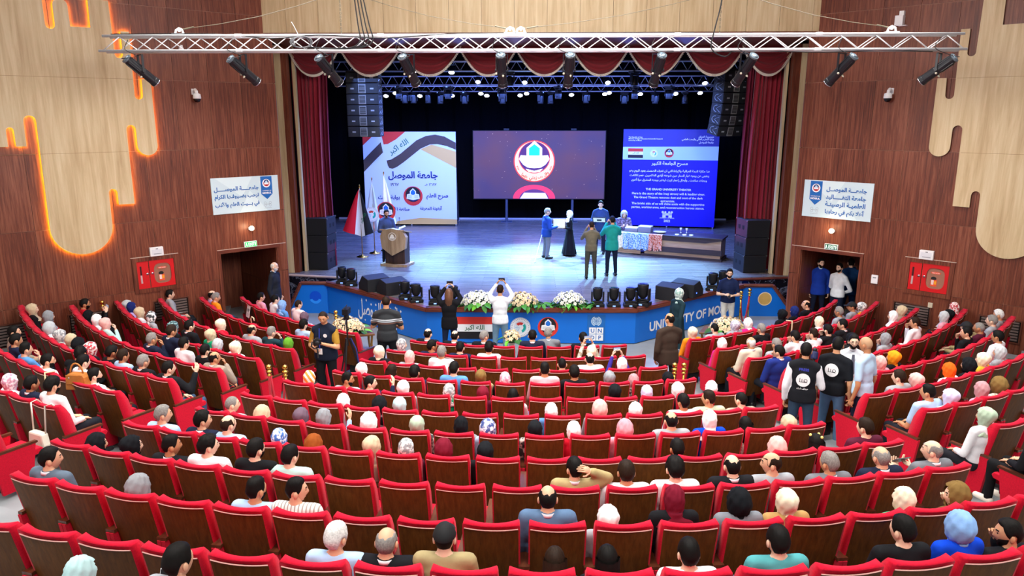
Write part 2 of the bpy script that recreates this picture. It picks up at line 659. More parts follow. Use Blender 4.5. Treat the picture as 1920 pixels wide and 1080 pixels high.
def cut(rects, hole):
    out = []
    hx0, hx1, hz0, hz1 = hole
    for x0, x1, z0, z1 in rects:
        if x1 <= hx0 or x0 >= hx1 or z1 <= hz0 or z0 >= hz1:
            out.append((x0, x1, z0, z1))
            continue
        if x0 < hx0:
            out.append((x0, hx0, z0, z1))
        if x1 > hx1:
            out.append((hx1, x1, z0, z1))
        a, b = max(x0, hx0), min(x1, hx1)
        if z0 < hz0:
            out.append((a, b, z0, hz0))
        if z1 > hz1:
            out.append((a, b, hz1, z1))
    return [r for r in out if r[1] - r[0] > 0.03 and r[3] - r[2] > 0.03]


# outline of the pale overlay panel, in wall coordinates (distance along the wall, height)
def arc(cx, cz, r, a0, a1, n=9):
    return [(cx + r * math.cos(rad(a0 + (a1 - a0) * k / n)), cz + r * math.sin(rad(a0 + (a1 - a0) * k / n))) for k in range(n + 1)]


DRIP = [(4.43, 8.13), (4.84, 8.13)] + arc(4.935, 7.0, .085, 180, 360) + [(5.02, 7.5), (5.2, 7.5)] + arc(5.26, 6.10, .09, 180, 360) + [(5.36, 6.47), (5.55, 6.47)] \
    + arc(5.33, 4.95, .22, 0, -180, 14) + arc(5.01, 5.33, .1, 0, 180) + [(4.90, 3.62), (4.56, 3.62)] + arc(4.47, 3.90, .09, 0, 180) + arc(3.74, 3.18, .63, 0, -180, 22) \
    + arc(3.025, 5.53, .115, 0, 180) + [(2.90, 5.0), (2.71, 5.0)] + arc(2.64, 5.33, .07, 0, 180) + [(2.57, 5.0), (1.0, 5.0), (1.0, 9.0), (3.56, 9.0)] \
    + arc(3.65, 7.54, .09, 180, 360) + arc(3.885, 7.94, .145, 180, 0) + [(4.03, 7.53), (4.42, 7.53)]

led_m = mat('amber_light_strip', 'ffc828', 0.5, emit=75.0)
bronze = mat('bronze_frame', '5c2f1f', 0.5)
WALLS = {}
DOOR = (6.82, 8.36, -0.2, 2.16)
for side, nm in ((-1, 'left'), (1, 'right')):
    f = 1.0 if side == 1 else -1.0           # local y of "into the hall"
    M = wall_frame(side)

    def D(d0, d1):
        return (d0 * f, d1 * f) if f > 0 else (d1 * f, d0 * f)
    mb = MB()
    for r in cut([(-6.0, 8.6, -0.3, 10.2)], DOOR):
        mb.box(r[0], r[1], *D(-0.25, 0.0), r[2], r[3])
    w = struct('wall_' + nm, mb, joint_m)
    w.matrix_world = M
    WALLS[side] = w
    CAB = (4.80, 5.65, 1.53, 2.21)
    vents = [(5.1, 5.9), (3.25, 4.05), (1.2, 2.6)]
    xs = [8.6] + [7.72 - 0.815 * k for k in range(18)]
    xs = sorted(x for x in xs if x > -6)
    zs = [-0.05, 1.50, 3.17, 4.83, 6.46, 8.10, 9.75]
    for i in range(len(xs) - 1):
        for j in range(len(zs) - 1):
            rs = [(xs[i] + .006, xs[i + 1] - .006, zs[j] + .006, zs[j + 1] - .006)]
            for hole in [DOOR, CAB] + [(a, b, .68, 1.16) for a, b in vents]:
                rs = [q for r in rs for q in cut([r], hole)]
            if not rs:
                continue
            mb = MB()
            for r in rs:
                mb.box(r[0], r[1], *D(0.0, 0.022), r[2], r[3])
            obj('panel', mb, walnut, w)
    # low vents with slats
    for a, b in vents:
        mb = MB()
        mb.box(a, b, *D(0.0, 0.004), .68, 1.16)
        v = obj('vent_backing', mb, mat('vent_dark', '1c1514', 0.9), w)
        for k in range(7):
            z = .71 + k * .066
            mb = MB()
            mb.box(a + .03, b - .03, *D(0.006, 0.03), z, z + .038)
            obj('slat', mb, mat('vent_slat', '6a5a55', 0.5), w)
        mb = MB()
        mb.box(a - .03, a, *D(0, .04), .65, 1.19).box(b, b + .03, *D(0, .04), .65, 1.19).box(a, b, *D(0, .04), .65, .68).box(a, b, *D(0, .04), 1.16, 1.19)
        obj('vent_frame', mb, bronze, w)
    # doorway: lintel, jambs and the dark passage behind it
    mb = MB()
    mb.box(6.74, 8.44, *D(0.0, 0.05), 2.16, 2.25)
    obj('door_lintel', mb, walnut_trim, w)
    mb = MB()
    mb.box(6.74, 8.6, *D(0.022, 0.055), 2.25, 2.262)
    obj('lintel_edge', mb, mat('pale_edge', 'c9b0a2', 0.5), w)
    mb = MB()
    mb.box(6.74, 6.82, *D(-0.25, 0.05), -.05, 2.16)
    obj('door_jamb', mb, walnut, w)
    mb = MB()
    mb.box(8.36, 8.44, *D(-2.55, 0.02), -.05, 2.3)
    obj('door_jamb', mb, walnut, w)
    for k, z in enumerate((0.0, 1.08)):
        mb = MB()
        mb.box(8.345, 8.36, *D(-2.5, -0.02), z, z + 1.07)
        obj('panel', mb, walnut, w)
    mb = MB()
    mb.box(5.2, 8.4, *D(-2.65, -2.6), -.05, 2.4)
    mb.box(5.15, 5.2, *D(-2.65, -.25), -.05, 2.4)
    mb.box(5.2, 8.4, *D(-2.65, -.25), 2.3, 2.4)
    obj('passage_wall', mb, walnut, w)
    # the pale overlay with its drip-shaped edge, standing off the wall
    mb = MB()
    d0, d1 = (0.08, 0.105)
    mb.prism(DRIP, d0 * f, d1 * f, axis='y')
    ov = tag(obj('overlay_panel', mb, oak), 'pale oak wall panel with rounded drip-shaped edges ' + ('lit amber from behind' if side < 0 else 'on the unlit wall by the thermostat'), 'wall panel')
    ov.matrix_world = M
    mb = MB()
    mb.prism([(3.35, 3.2), (4.15, 3.2), (4.15, 7.2), (3.35, 7.2)], 0.022 * f, 0.08 * f, axis='y')
    obj('spacer', mb, bronze, ov)
    for z in (4.83, 6.46):
        mb = MB()
        x1 = 5.54 if z == 4.83 else 5.3
        mb.box(1.2, 4.88 if z == 4.83 else 5.16, *D(.104, .1058), z - .003, z + .003)
        obj('joint', mb, mat('oak_joint', '8f6f48', .6), ov)
    if side < 0:
        n = len(DRIP)
        cxm = sum(p[0] for p in DRIP) / n
        vs, fs = [], []
        ins = []
        for i in range(n):
            a, b, c = Vector(DRIP[i - 1]), Vector(DRIP[i]), Vector(DRIP[(i + 1) % n])
            t = ((b - a).normalized() + (c - b).normalized())
            t = t.normalized() if t.length > 1e-6 else (c - b).normalized()
            nrm = Vector((t.y, -t.x))      # outline runs clockwise: inside is to the right
            ins.append((b + nrm * 0.010, b + nrm * 0.036))
        for p, q in ins:                  # a ribbon under the panel that shines at the wall
            vs += [(p.x, 0.077 * f, p.y), (q.x, 0.077 * f, q.y)]
        keep = [i for i in range(n) if not (DRIP[i][0] <= 1.0 or DRIP[(i + 1) % n][0] <= 1.0)]
        fs = [(2 * i, 2 * i + 1, 2 * ((i + 1) % n) + 1, 2 * ((i + 1) % n)) for i in keep]
        obj('light_strip', MB().add(vs, fs), led_m, ov)


def on_wall(side, name, label, cat, s, z, d=0.022, group=None):
    """an Empty on the wall: local x runs rightwards as the audience sees it, -y points into the hall"""
    nx, ny = side * math.cos(WA), math.sin(WA)
    ax, ay = -side * math.sin(WA), math.cos(WA)
    p = (0.15 + nx * (WD - d) + ax * s, ny * (WD - d) + ay * s, z)
    rot = rad(90) - WA if side < 0 else -(rad(90) - WA)
    return thing(name, label, cat, p, (0, 0, rot), group)


# end of each side wall: a narrow return panel
for side, nm in ((-1, 'left'), (1, 'right')):
    M = wall_frame(side)
    a = M @ Vector((8.44, 0, 0))
    b = M @ Vector((8.62, 0, 0))
    c = Vector((side * 8.6, 22.05, 0))
    mb = MB()
    for z0, z1 in ((-0.05, 1.49), (1.51, 3.16), (3.18, 4.82), (4.84, 6.45), (6.47, 7.9)):
        q = 0.05
        mb.add([(a.x - side * .02, a.y - .03, z0), (b.x - side * .03, b.y - .02, z0), (b.x, b.y + .1, z0), (a.x, a.y + .1, z0)] + [(a.x - side * .02, a.y - .03, z1), (b.x - side * .03, b.y - .02, z1), (b.x, b.y + .1, z1), (a.x, a.y + .1, z1)],
               [(0, 1, 2, 3), (7, 6, 5, 4), (0, 4, 5, 1), (1, 5, 6, 2), (2, 6, 7, 3), (3, 7, 4, 0)])
    mb.add([(b.x, b.y, -.05), (c.x, c.y, -.05), (c.x, c.y, 7.9), (b.x, b.y, 7.9), (b.x + side * .2, b.y, -.05), (c.x + side * .2, c.y, -.05), (c.x + side * .2, c.y, 7.9), (b.x + side * .2, b.y, 7.9)],
           [(0, 1, 2, 3), (4, 7, 6, 5), (0, 3, 7, 4), (1, 5, 6, 2), (3, 2, 6, 7), (0, 4, 5, 1)])
    struct('trim_return_' + nm, mb, walnut)

# ---- header wall above the stage, boarded in pale oak
hd = struct('wall_header', MB().box(-7.6, 7.9, 19.66, 22.0, 7.72, 10.2), mat('header_core', '6a4a34', .7))
x = -7.1
for k in range(18):
    mb = MB().box(x + .004, x + .826, 19.63, 19.66, 7.70, 10.15)
    obj('board', mb, oak, hd)
    x += .83
    if x > 7.2:
        break
struct('trim_header', MB().box(-7.1, 7.3, 19.62, 22.3, 7.60, 7.70), walnut_trim)

# ---- proscenium posts
for side, nm in ((-1, 'left'), (1, 'right')):
    X = (lambda v: v - 0.0) if side < 0 else (lambda v: v)
    if side < 0:
        bands = [(-8.3, -7.28, 22.0, 22.3, oak, 'trim_post_left'), (-7.28, -7.12, 22.03, 22.3, walnut, 'trim_strip_left'), (-7.03, -6.95, 22.25, 22.4, oak, 'trim_bead_left')]
    else:
        bands = [(7.64, 8.6, 22.0, 22.3, oak, 'trim_post_right'), (7.43, 7.64, 22.03, 22.3, walnut, 'trim_strip_right'), (7.3, 7.38, 22.25, 22.4, oak, 'trim_bead_right')]
    for x0, x1, y0, y1, m, n_ in bands:
        struct(n_, MB().box(x0, x1, y0, y1, SZ - .02, 7.62), m)

# ---- the stage
stage_m = bpy.data.materials.new('stage_boards')
stage_m.use_nodes = True
nt = stage_m.node_tree
b = nt.nodes['Principled BSDF']
b.inputs['Roughness'].default_value = 0.27
b.inputs['Specular IOR Level'].default_value = 0.45
tc = nt.nodes.new('ShaderNodeTexCoord')
mp = nt.nodes.new('ShaderNodeMapping')
mp.inputs['Scale'].default_value = (1.1, 13.0, 1)
n1 = nt.nodes.new('ShaderNodeTexNoise')
n1.inputs['Scale'].default_value = 1.0
n1.inputs['Detail'].default_value = 4
mp2 = nt.nodes.new('ShaderNodeMapping')
mp2.inputs['Scale'].default_value = (0.35, 7.0, 1)
bt = nt.nodes.new('ShaderNodeTexBrick')
bt.inputs['Scale'].default_value = 1.0
bt.inputs['Color1'].default_value = lin('6f6762')
bt.inputs['Color2'].default_value = lin('837a73')
bt.inputs['Mortar'].default_value = lin('4c4541')
bt.inputs['Mortar Size'].default_value = 0.004
bt.inputs['Brick Width'].default_value = 1.4
bt.inputs['Row Height'].default_value = 0.13
mix = nt.nodes.new('ShaderNodeMix')
mix.data_type = 'RGBA'
mix.blend_type = 'MULTIPLY'
mix.inputs[0].default_value = 0.7
r = nt.nodes.new('ShaderNodeValToRGB')
r.color_ramp.elements[0].position, r.color_ramp.elements[0].color = 0.3, (0.45, 0.45, 0.45, 1)
r.color_ramp.elements[1].position, r.color_ramp.elements[1].color = 0.7, (1, 1, 1, 1)
nt.links.new(tc.outputs['Object'], mp.inputs['Vector'])
nt.links.new(mp.outputs['Vector'], n1.inputs['Vector'])
nt.links.new(tc.outputs['Object'], bt.inputs['Vector'])
nt.links.new(n1.outputs['Fac'], r.inputs['Fac'])
nt.links.new(bt.outputs['Color'], mix.inputs[6])
nt.links.new(r.outputs['Color'], mix.inputs[7])
nt.links.new(mix.outputs[2], b.inputs['Base Color'])
FRONT = [(-2.62, 17.9), (2.64, 17.95), (6.05, 20.75)]
poly = [(-2.62, 17.9), (2.64, 17.95), (6.05, 20.75), (5.75, 21.55), (7.9, 21.95), (9.8, 21.95), (9.8, 34.4), (-9.8, 34.4), (-9.8, 21.95), (-7.6, 21.95), (-5.4, 21.5), (-5.93, 20.75)]
struct('stage_floor', MB().prism(poly, SZ - .06, SZ, axis='z'), stage_m)
marble = bpy.data.materials.new('dark_marble')
marble.use_nodes = True
nt = marble.node_tree
b = nt.nodes['Principled BSDF']
b.inputs['Roughness'].default_value = 0.15
tc = nt.nodes.new('ShaderNodeTexCoord')
nz = nt.nodes.new('ShaderNodeTexNoise')
nz.inputs['Scale'].default_value = 2.2
nz.inputs['Detail'].default_value = 6
nz.inputs['Distortion'].default_value = 1.6
r = nt.nodes.new('ShaderNodeValToRGB')
r.color_ramp.elements[0].position, r.color_ramp.elements[0].color = 0.485, lin('12151d')
r.color_ramp.elements[1].position, r.color_ramp.elements[1].color = 0.56, lin('1d222d')
e = r.color_ramp.elements.new(0.52)
e.color = lin('7c8396')
nt.links.new(tc.outputs['Object'], nz.inputs['Vector'])
nt.links.new(nz.outputs['Fac'], r.inputs['Fac'])
nt.links.new(r.outputs['Color'], b.inputs['Base Color'])
ms = struct('stage_base', MB().prism([(p[0] * .995, p[1] + .03) for p in poly], 0.0, SZ - .06, axis='z'), mat('stage_core', '15181f', .8))
# marble slabs under the proscenium, each its own slab
for side in (-1, 1):
    pts = [(-7.62, 21.93), (-5.42, 21.47)] if side < 0 else [(5.76, 21.52), (7.92, 21.92)]
    a, bb = Vector(pts[0]), Vector(pts[1])
    L = (bb - a).length
    dr = (bb - a) / L
    nn = Vector((dr.y, -dr.x))
    N = 4
    for k in range(N):
        for j, (z0, z1) in enumerate(((0.0, .44), (.45, .86))):
            p = a + dr * (L * k / N + .004)
            q = a + dr * (L * (k + 1) / N - .004)
            o_ = nn * .03
            obj('slab', MB().add([(p.x, p.y, z0), (q.x, q.y, z0), (q.x + o_.x, q.y + o_.y, z0), (p.x + o_.x, p.y + o_.y, z0), (p.x, p.y, z1), (q.x, q.y, z1), (q.x + o_.x, q.y + o_.y, z1), (p.x + o_.x, p.y + o_.y, z1)],
                                 [(3, 2, 1, 0), (4, 5, 6, 7), (0, 1, 5, 4), (1, 2, 6, 5), (2, 3, 7, 6), (3, 0, 4, 7)]), marble, ms)
    p, q = a + nn * .05, bb + nn * .05
    struct('trim_marble_' + ('left' if side < 0 else 'right'), MB().tube([(p.x, p.y, SZ - .035), (q.x, q.y, SZ - .035)], .04, 6), walnut_trim if side > 0 else mat('pale_edge', 'c9b0a2', .5))
# steps beside the parapets
for side in (-1, 1):
    for k in range(4):
        x0 = 5.9 + k * .36
        z1 = SZ - .19 * (k + 1)
        xx = sorted((side * x0, side * (x0 + .38)))
        obj('stair', MB().box(xx[0], xx[1], 20.8, 21.5, 0, z1), marble, ms)

# ---- front of the stage: blue printed panels with a mahogany rim
blue = mat('apron_blue', '0f6fd6', .35)
blue2 = mat('apron_blue_deep', '0a63cf', .3)
rim = walnut_trim
corners = [(-7.12, 20.72, 0.0), (-6.68, 20.72, SZ), (-5.93, 20.72, SZ), (-2.62, 17.88, SZ), (2.64, 17.93, SZ), (6.08, 20.72, SZ), (6.92, 20.72, SZ), (7.6, 20.72, 0.0)]


def seg_frame(a, b):
    d = Vector((b[0] - a[0], b[1] - a[1]))
    return d.length, math.atan2(d.y, d.x)


APR = {}
for key, a, b, m in (('left_wing', corners[2], corners[3], blue), ('centre', corners[3], corners[4], blue), ('right_wing', corners[4], corners[5], blue)):
    L, an = seg_frame(a, b)
    o = struct('stage_apron_panel', MB().box(0, L, 0, .03, 0.02, SZ - .1), m, loc=(a[0], a[1], 0), rot=(0, 0, an))
    APR[key] = (o, L)
    cut_ = 3 if key != 'centre' else 2
    for k in range(1, cut_):
        obj('seam', MB().box(L * k / cut_ - .003, L * k / cut_ + .003, -.002, .004, .02, SZ - .1), blue2, o)
    mb = MB()
    mb.box(-.02, L + .02, -.05, .09, SZ - .1, SZ + .012)
    mb.box(-.02, L + .02, -.075, -.05, SZ - .085, SZ - .02)
    obj('rim', mb, rim, o)
for key, pts in (('left_cheek', [(-7.12, 0.0), (-5.93, 0.0), (-5.93, SZ - .05), (-6.66, SZ - .05), (-7.1, .05)]), ('right_cheek', [(7.6, 0.0), (6.08, 0.0), (6.08, SZ - .05), (6.9, SZ - .05), (7.58, .05)])):
    o = struct('stage_apron_cheek', MB().prism(pts, 20.70, 20.74, axis='y'), blue)
    s = -1 if key[0] == 'l' else 1
    A = (-7.12, 20.69, .03) if s < 0 else (7.6, 20.69, .03)
    B = (-6.68, 20.69, SZ - .02) if s < 0 else (6.92, 20.69, SZ - .02)
    E = (-5.93, 20.69, SZ - .02) if s < 0 else (6.08, 20.69, SZ - .02)
    obj('rim', MB().tube([A, B], .055, 6).tube([B, E], .055, 6), rim, o)
    APR[key] = (o, 0)

# prints on the apron
o, L = APR['centre']
a = Art()
mid = L / 2
iraq_flag(a, .62, 1.78, .12, .70, 2)
ministry_emblem(a, 2.36, .43, .26, 2)
uni_emblem(a, 3.06, .44, .26, 2)
art = obj('printed_emblems', a, INKM, o)
art.location = (0, -.004, 0)
text(o, arab('الله اكبر'), 1.2, -.012, .41, .5, INK['green'], .012)
a = Art()
a.rect(4.05, 4.5, .06, .76, 2, II['undp'])
cxx, czz = 4.275, .6
a.ring(cxx, czz, .105, .13, 3, II['lightblue'], 24, -70, 70)
a.ring(cxx, czz, .105, .13, 3, II['lightblue'], 24, 110, 250)
a.disc(cxx, czz, .095, 3, II['lightblue'])
for rr in (.03, .06):
    a.ring(cxx, czz, rr - .004, rr + .004, 4, II['undp'])
for q in range(4):
    an = q * PI / 4
    dx, dz = math.cos(an), math.sin(an)
    a.poly([(cxx - dx * .095 - dz * .003, czz - dz * .095 + dx * .003), (cxx - dx * .095 + dz * .003, czz - dz * .095 - dx * .003), (cxx + dx * .095 + dz * .003, czz + dz * .095 - dx * .003),
            (cxx + dx * .095 - dz * .003, czz + dz * .095 + dx * .003)], 4, II['undp'])
for i, ch in enumerate('UNDP'):
    x0, z0 = (4.1, 4.285)[i % 2], (.27, .09)[i // 2]
    a.rect(x0, x0 + .17, z0, z0 + .165, 3, II['white'])
art = obj('printed_logo', a, INKM, o)
art.location = (0, -.004, 0)
for i, ch in enumerate('UNDP'):
    x0, z0 = (4.1, 4.285)[i % 2], (.27, .09)[i // 2]
    text(o, ch, x0 + .085, -.013, z0 + .083, None, INK['undp'], .02, height=.105)
o, L = APR['right_wing']
text(o, 'UNIVERSITY OF MOSUL', 2.25, -.008, .36, 3.45, INK['white'], .028, height=.26)
o, L = APR['left_wing']
text(o, arab('جامعة الموصل'), 2.45, -.008, .42, 1.95, INK['white'], .012, height=.62)
a = Art()
for k in range(9):
    random.seed(k)
    a.poly([(1.62 + k * .21, .66 + .05 * math.sin(k * 2)), (1.655 + k * .21, .7 + .05 * math.sin(k * 2)), (1.69 + k * .21, .66 + .05 * math.sin(k * 2)), (1.655 + k * .21, .62 + .05 * math.sin(k * 2))], 2, II['white'])
for k in range(6):
    a.poly([(1.75 + k * .27, .13), (1.78 + k * .27, .16), (1.81 + k * .27, .13), (1.78 + k * .27, .1)], 2, II['white'])
art = obj('calligraphy_dots', a, INKM, o)
art.location = (0, -.004, 0)
o, _ = APR['left_cheek']
a = Art()
a.disc(-6.28, .5, .17, 2, 0)
a.ring(-6.28, .47, .1, .18, 3, 1, 20, 200, 340)
art = obj('printed_circle', a, [mat('circle_blue', '0a4fd0', .3), mat('circle_light', '2b93ff', .3)], o)
art.location = (0, 20.695, 0)
o, _ = APR['right_cheek']
a = Art()
a.disc(6.72, .52, .2, 2, 0)
a.disc(6.72, .52, .175, 3, 1)
art = obj('printed_circle', a, [mat('circle_rim', 'f0e2bc', .4), mat('circle_gold', 'd9b263', .4, noise=.15, nscale=5)], o)
art.location = (0, 20.695, 0)

# ---- black box of the stage
struct('wall_back', MB().box(-9.9, 9.9, 34.3, 34.5, SZ, 9.4), black_matte)
for k in range(16):
    struct('backdrop_fold', MB().lathe([(.12, SZ + .05), (.12, 9.0)], (-9.2 + k * 1.22, 34.28, 0), 8, sx=4.2), black_matte)
struct('wall_wing_left', MB().box(-9.9, -9.7, 21.9, 34.4, SZ - .1, 9.4), black_matte)
struct('wall_wing_right', MB().box(9.7, 9.9, 21.9, 34.4, SZ - .1, 9.4), black_matte)
struct('ceiling_stage', MB().box(-9.9, 9.9, 22.0, 34.4, 9.3, 9.5), black_matte)
struct('wall_proscenium_left', MB().box(-9.9, -7.1, 22.3, 22.4, SZ, 9.4), black_matte)
struct('wall_proscenium_right', MB().box(7.35, 9.9, 22.3, 22.4, SZ, 9.4), black_matte)
struct('wall_proscenium_top', MB().box(-7.4, 7.7, 22.42, 22.5, 7.75, 9.4), black_matte)
struct('baseboard_back', MB().box(-9.0, 9.0, 34.1, 34.16, SZ, SZ + .07), mat('white_strip', 'c9cfe6', .4))
# black wing drapes either side of the back
for s in (-1, 1):
    mb = MB()
    for k in range(10):
        mb.lathe([(.09, SZ + .03), (.08, 8.6)], (s * (7.9 + .13 * k), 26.5 + .28 * k, 0), 8)
    struct('wing_drape', mb, black_matte, smooth=True)
# ================================================================ PEOPLE: shared body meshes
def remesh(mb, voxel, smooth=4):
    me = mb.mesh('tmp', [], False)
    o = bpy.data.objects.new('tmp', me)
    C.objects.link(o)
    r = o.modifiers.new('r', 'REMESH')
    r.mode = 'VOXEL'
    r.voxel_size = voxel
    r.use_smooth_shade = True
    s = o.modifiers.new('s', 'SMOOTH')
    s.factor = 0.5
    s.iterations = smooth
    dg = bpy.context.evaluated_depsgraph_get()
    dg.update()
    ev = o.evaluated_get(dg)
    m2 = ev.to_mesh()
    n = len(m2.vertices)
    co = np.empty(n * 3)
    m2.vertices.foreach_get('co', co)
    fs = [tuple(p.vertices) for p in m2.polygons]
    ev.to_mesh_clear()
    bpy.data.objects.remove(o)
    bpy.data.meshes.remove(me)
    return co.reshape(-1, 3), fs


def gz(x, s):
    return math.exp(-(x / s) ** 2)


def head_pt(az, el, off=0.0):
    """az, el in degrees: az 0 = face, positive = own right-hand side (+x)"""
    a, e = rad(az), rad(el)
    dx, dy, dz = math.sin(a) * math.cos(e), math.cos(a) * math.cos(e), math.sin(e)
    x, y, z = .0765 * dx, .097 * dy, (.117 if dz > 0 else .122) * dz
    if dz < 0:
        x *= 1 - .30 * (-dz) ** 1.2
        if dy < 0:
            y *= 1 - .42 * (-dz)
        else:
            y *= 1 - .10 * (-dz)
    if abs(az) < 70:
        k = 0.0
        k += .019 * gz(az, 11 + max(0, -el) * .2) * (gz(el + 13, 9) if el < -13 else gz(el + 13, 17))
        k += .004 * gz(el - 14, 7) * (1 if abs(az) < 45 else 0)
        k -= .008 * gz(abs(az) - 21, 11) * gz(el - 3, 7)
        k += .005 * gz(az, 18) * gz(el + 35, 6)
        k -= .003 * gz(az, 18) * gz(el + 45, 4)
        k += .010 * gz(az, 26) * gz(el + 58, 12)
        y += k
    v = Vector((x, y, z))
    if off:
        v += Vector((dx / .0765 * .09, dy / .097 * .09, dz / .117 * .09)).normalized() * off
    return v


def head_geo(nu=44, nv=30):
    vs, fs, ms = [], [], []
    for j in range(nv + 1):
        el = -90 + 180 * j / nv
        for i in range(nu):
            az = -180 + 360 * i / nu
            vs.append(head_pt(az, max(-89.5, min(89.5, el))))
    for j in range(nv):
        el = -90 + 180 * (j + .5) / nv
        for i in range(nu):
            az = -180 + 360 * (i + .5) / nu
            fs.append((j * nu + i, j * nu + (i + 1) % nu, (j + 1) * nu + (i + 1) % nu, (j + 1) * nu + i))
            m = 0
            aa = abs(az)
            if 14 < aa < 28 and abs(el - 3) < 3.2:
                m = 1
            elif 11 < aa < 32 and abs(el - 14) < 3.1:
                m = 2
            elif aa < 17 and abs(el + 39) < 3.5:
                m = 3
            ms.append(m)
    mb = MB()
    mb.add(vs, fs, ms)
    for s in (-1, 1):
        mb.ell((s * .079, -.008, -.012), (.012, .022, .033), None, 8, 6)
    return mb


HEAD = head_geo()


def hand(mb, wrist, d, n, side, curl=0.5, mi=0):
    """palm, four fingers of unequal length with a bend, and a thumb from the side of the palm"""
    w, d = Vector(wrist), Vector(d).normalized()
    n = Vector(n)
    n = (n - d * n.dot(d)).normalized()          # palm side
    s = d.cross(n).normalized() * side           # towards the thumb
    R = Matrix((s, d, n)).transposed()
    mb.ell(w + d * .05, (.043, .058, .017), R, 10, 6, mi)
    for k, (o_, L) in enumerate(((.030, .072), (.010, .082), (-.011, .076), (-.031, .058))):
        p0 = w + d * .085 + s * o_
        b1 = (d * math.cos(curl * .8) + n * math.sin(curl * .8) + s * o_ * 1.5).normalized()
        p1 = p0 + b1 * L * .55
        b2 = (d * math.cos(curl * 2.0) + n * math.sin(curl * 2.0)).normalized()
        p2 = p1 + b2 * L * .5
        mb.tube([p0 - b1 * .02, p0, p1, p2, p2 + b2 * .004], [.008, .0095, .0088, .007, .003], 6, mi)
    p0 = w + d * .03 + s * .032
    t1 = (s * .8 + d * .7 + n * .25).normalized()
    t2 = (s * .25 + d * .95 + n * .35 * (0.5 + curl)).normalized()
    mb.tube([p0 - t1 * .02, p0, p0 + t1 * .045, p0 + t1 * .045 + t2 * .032, p0 + t1 * .045 + t2 * .036], [.011, .012, .010, .008, .003], 6, mi)


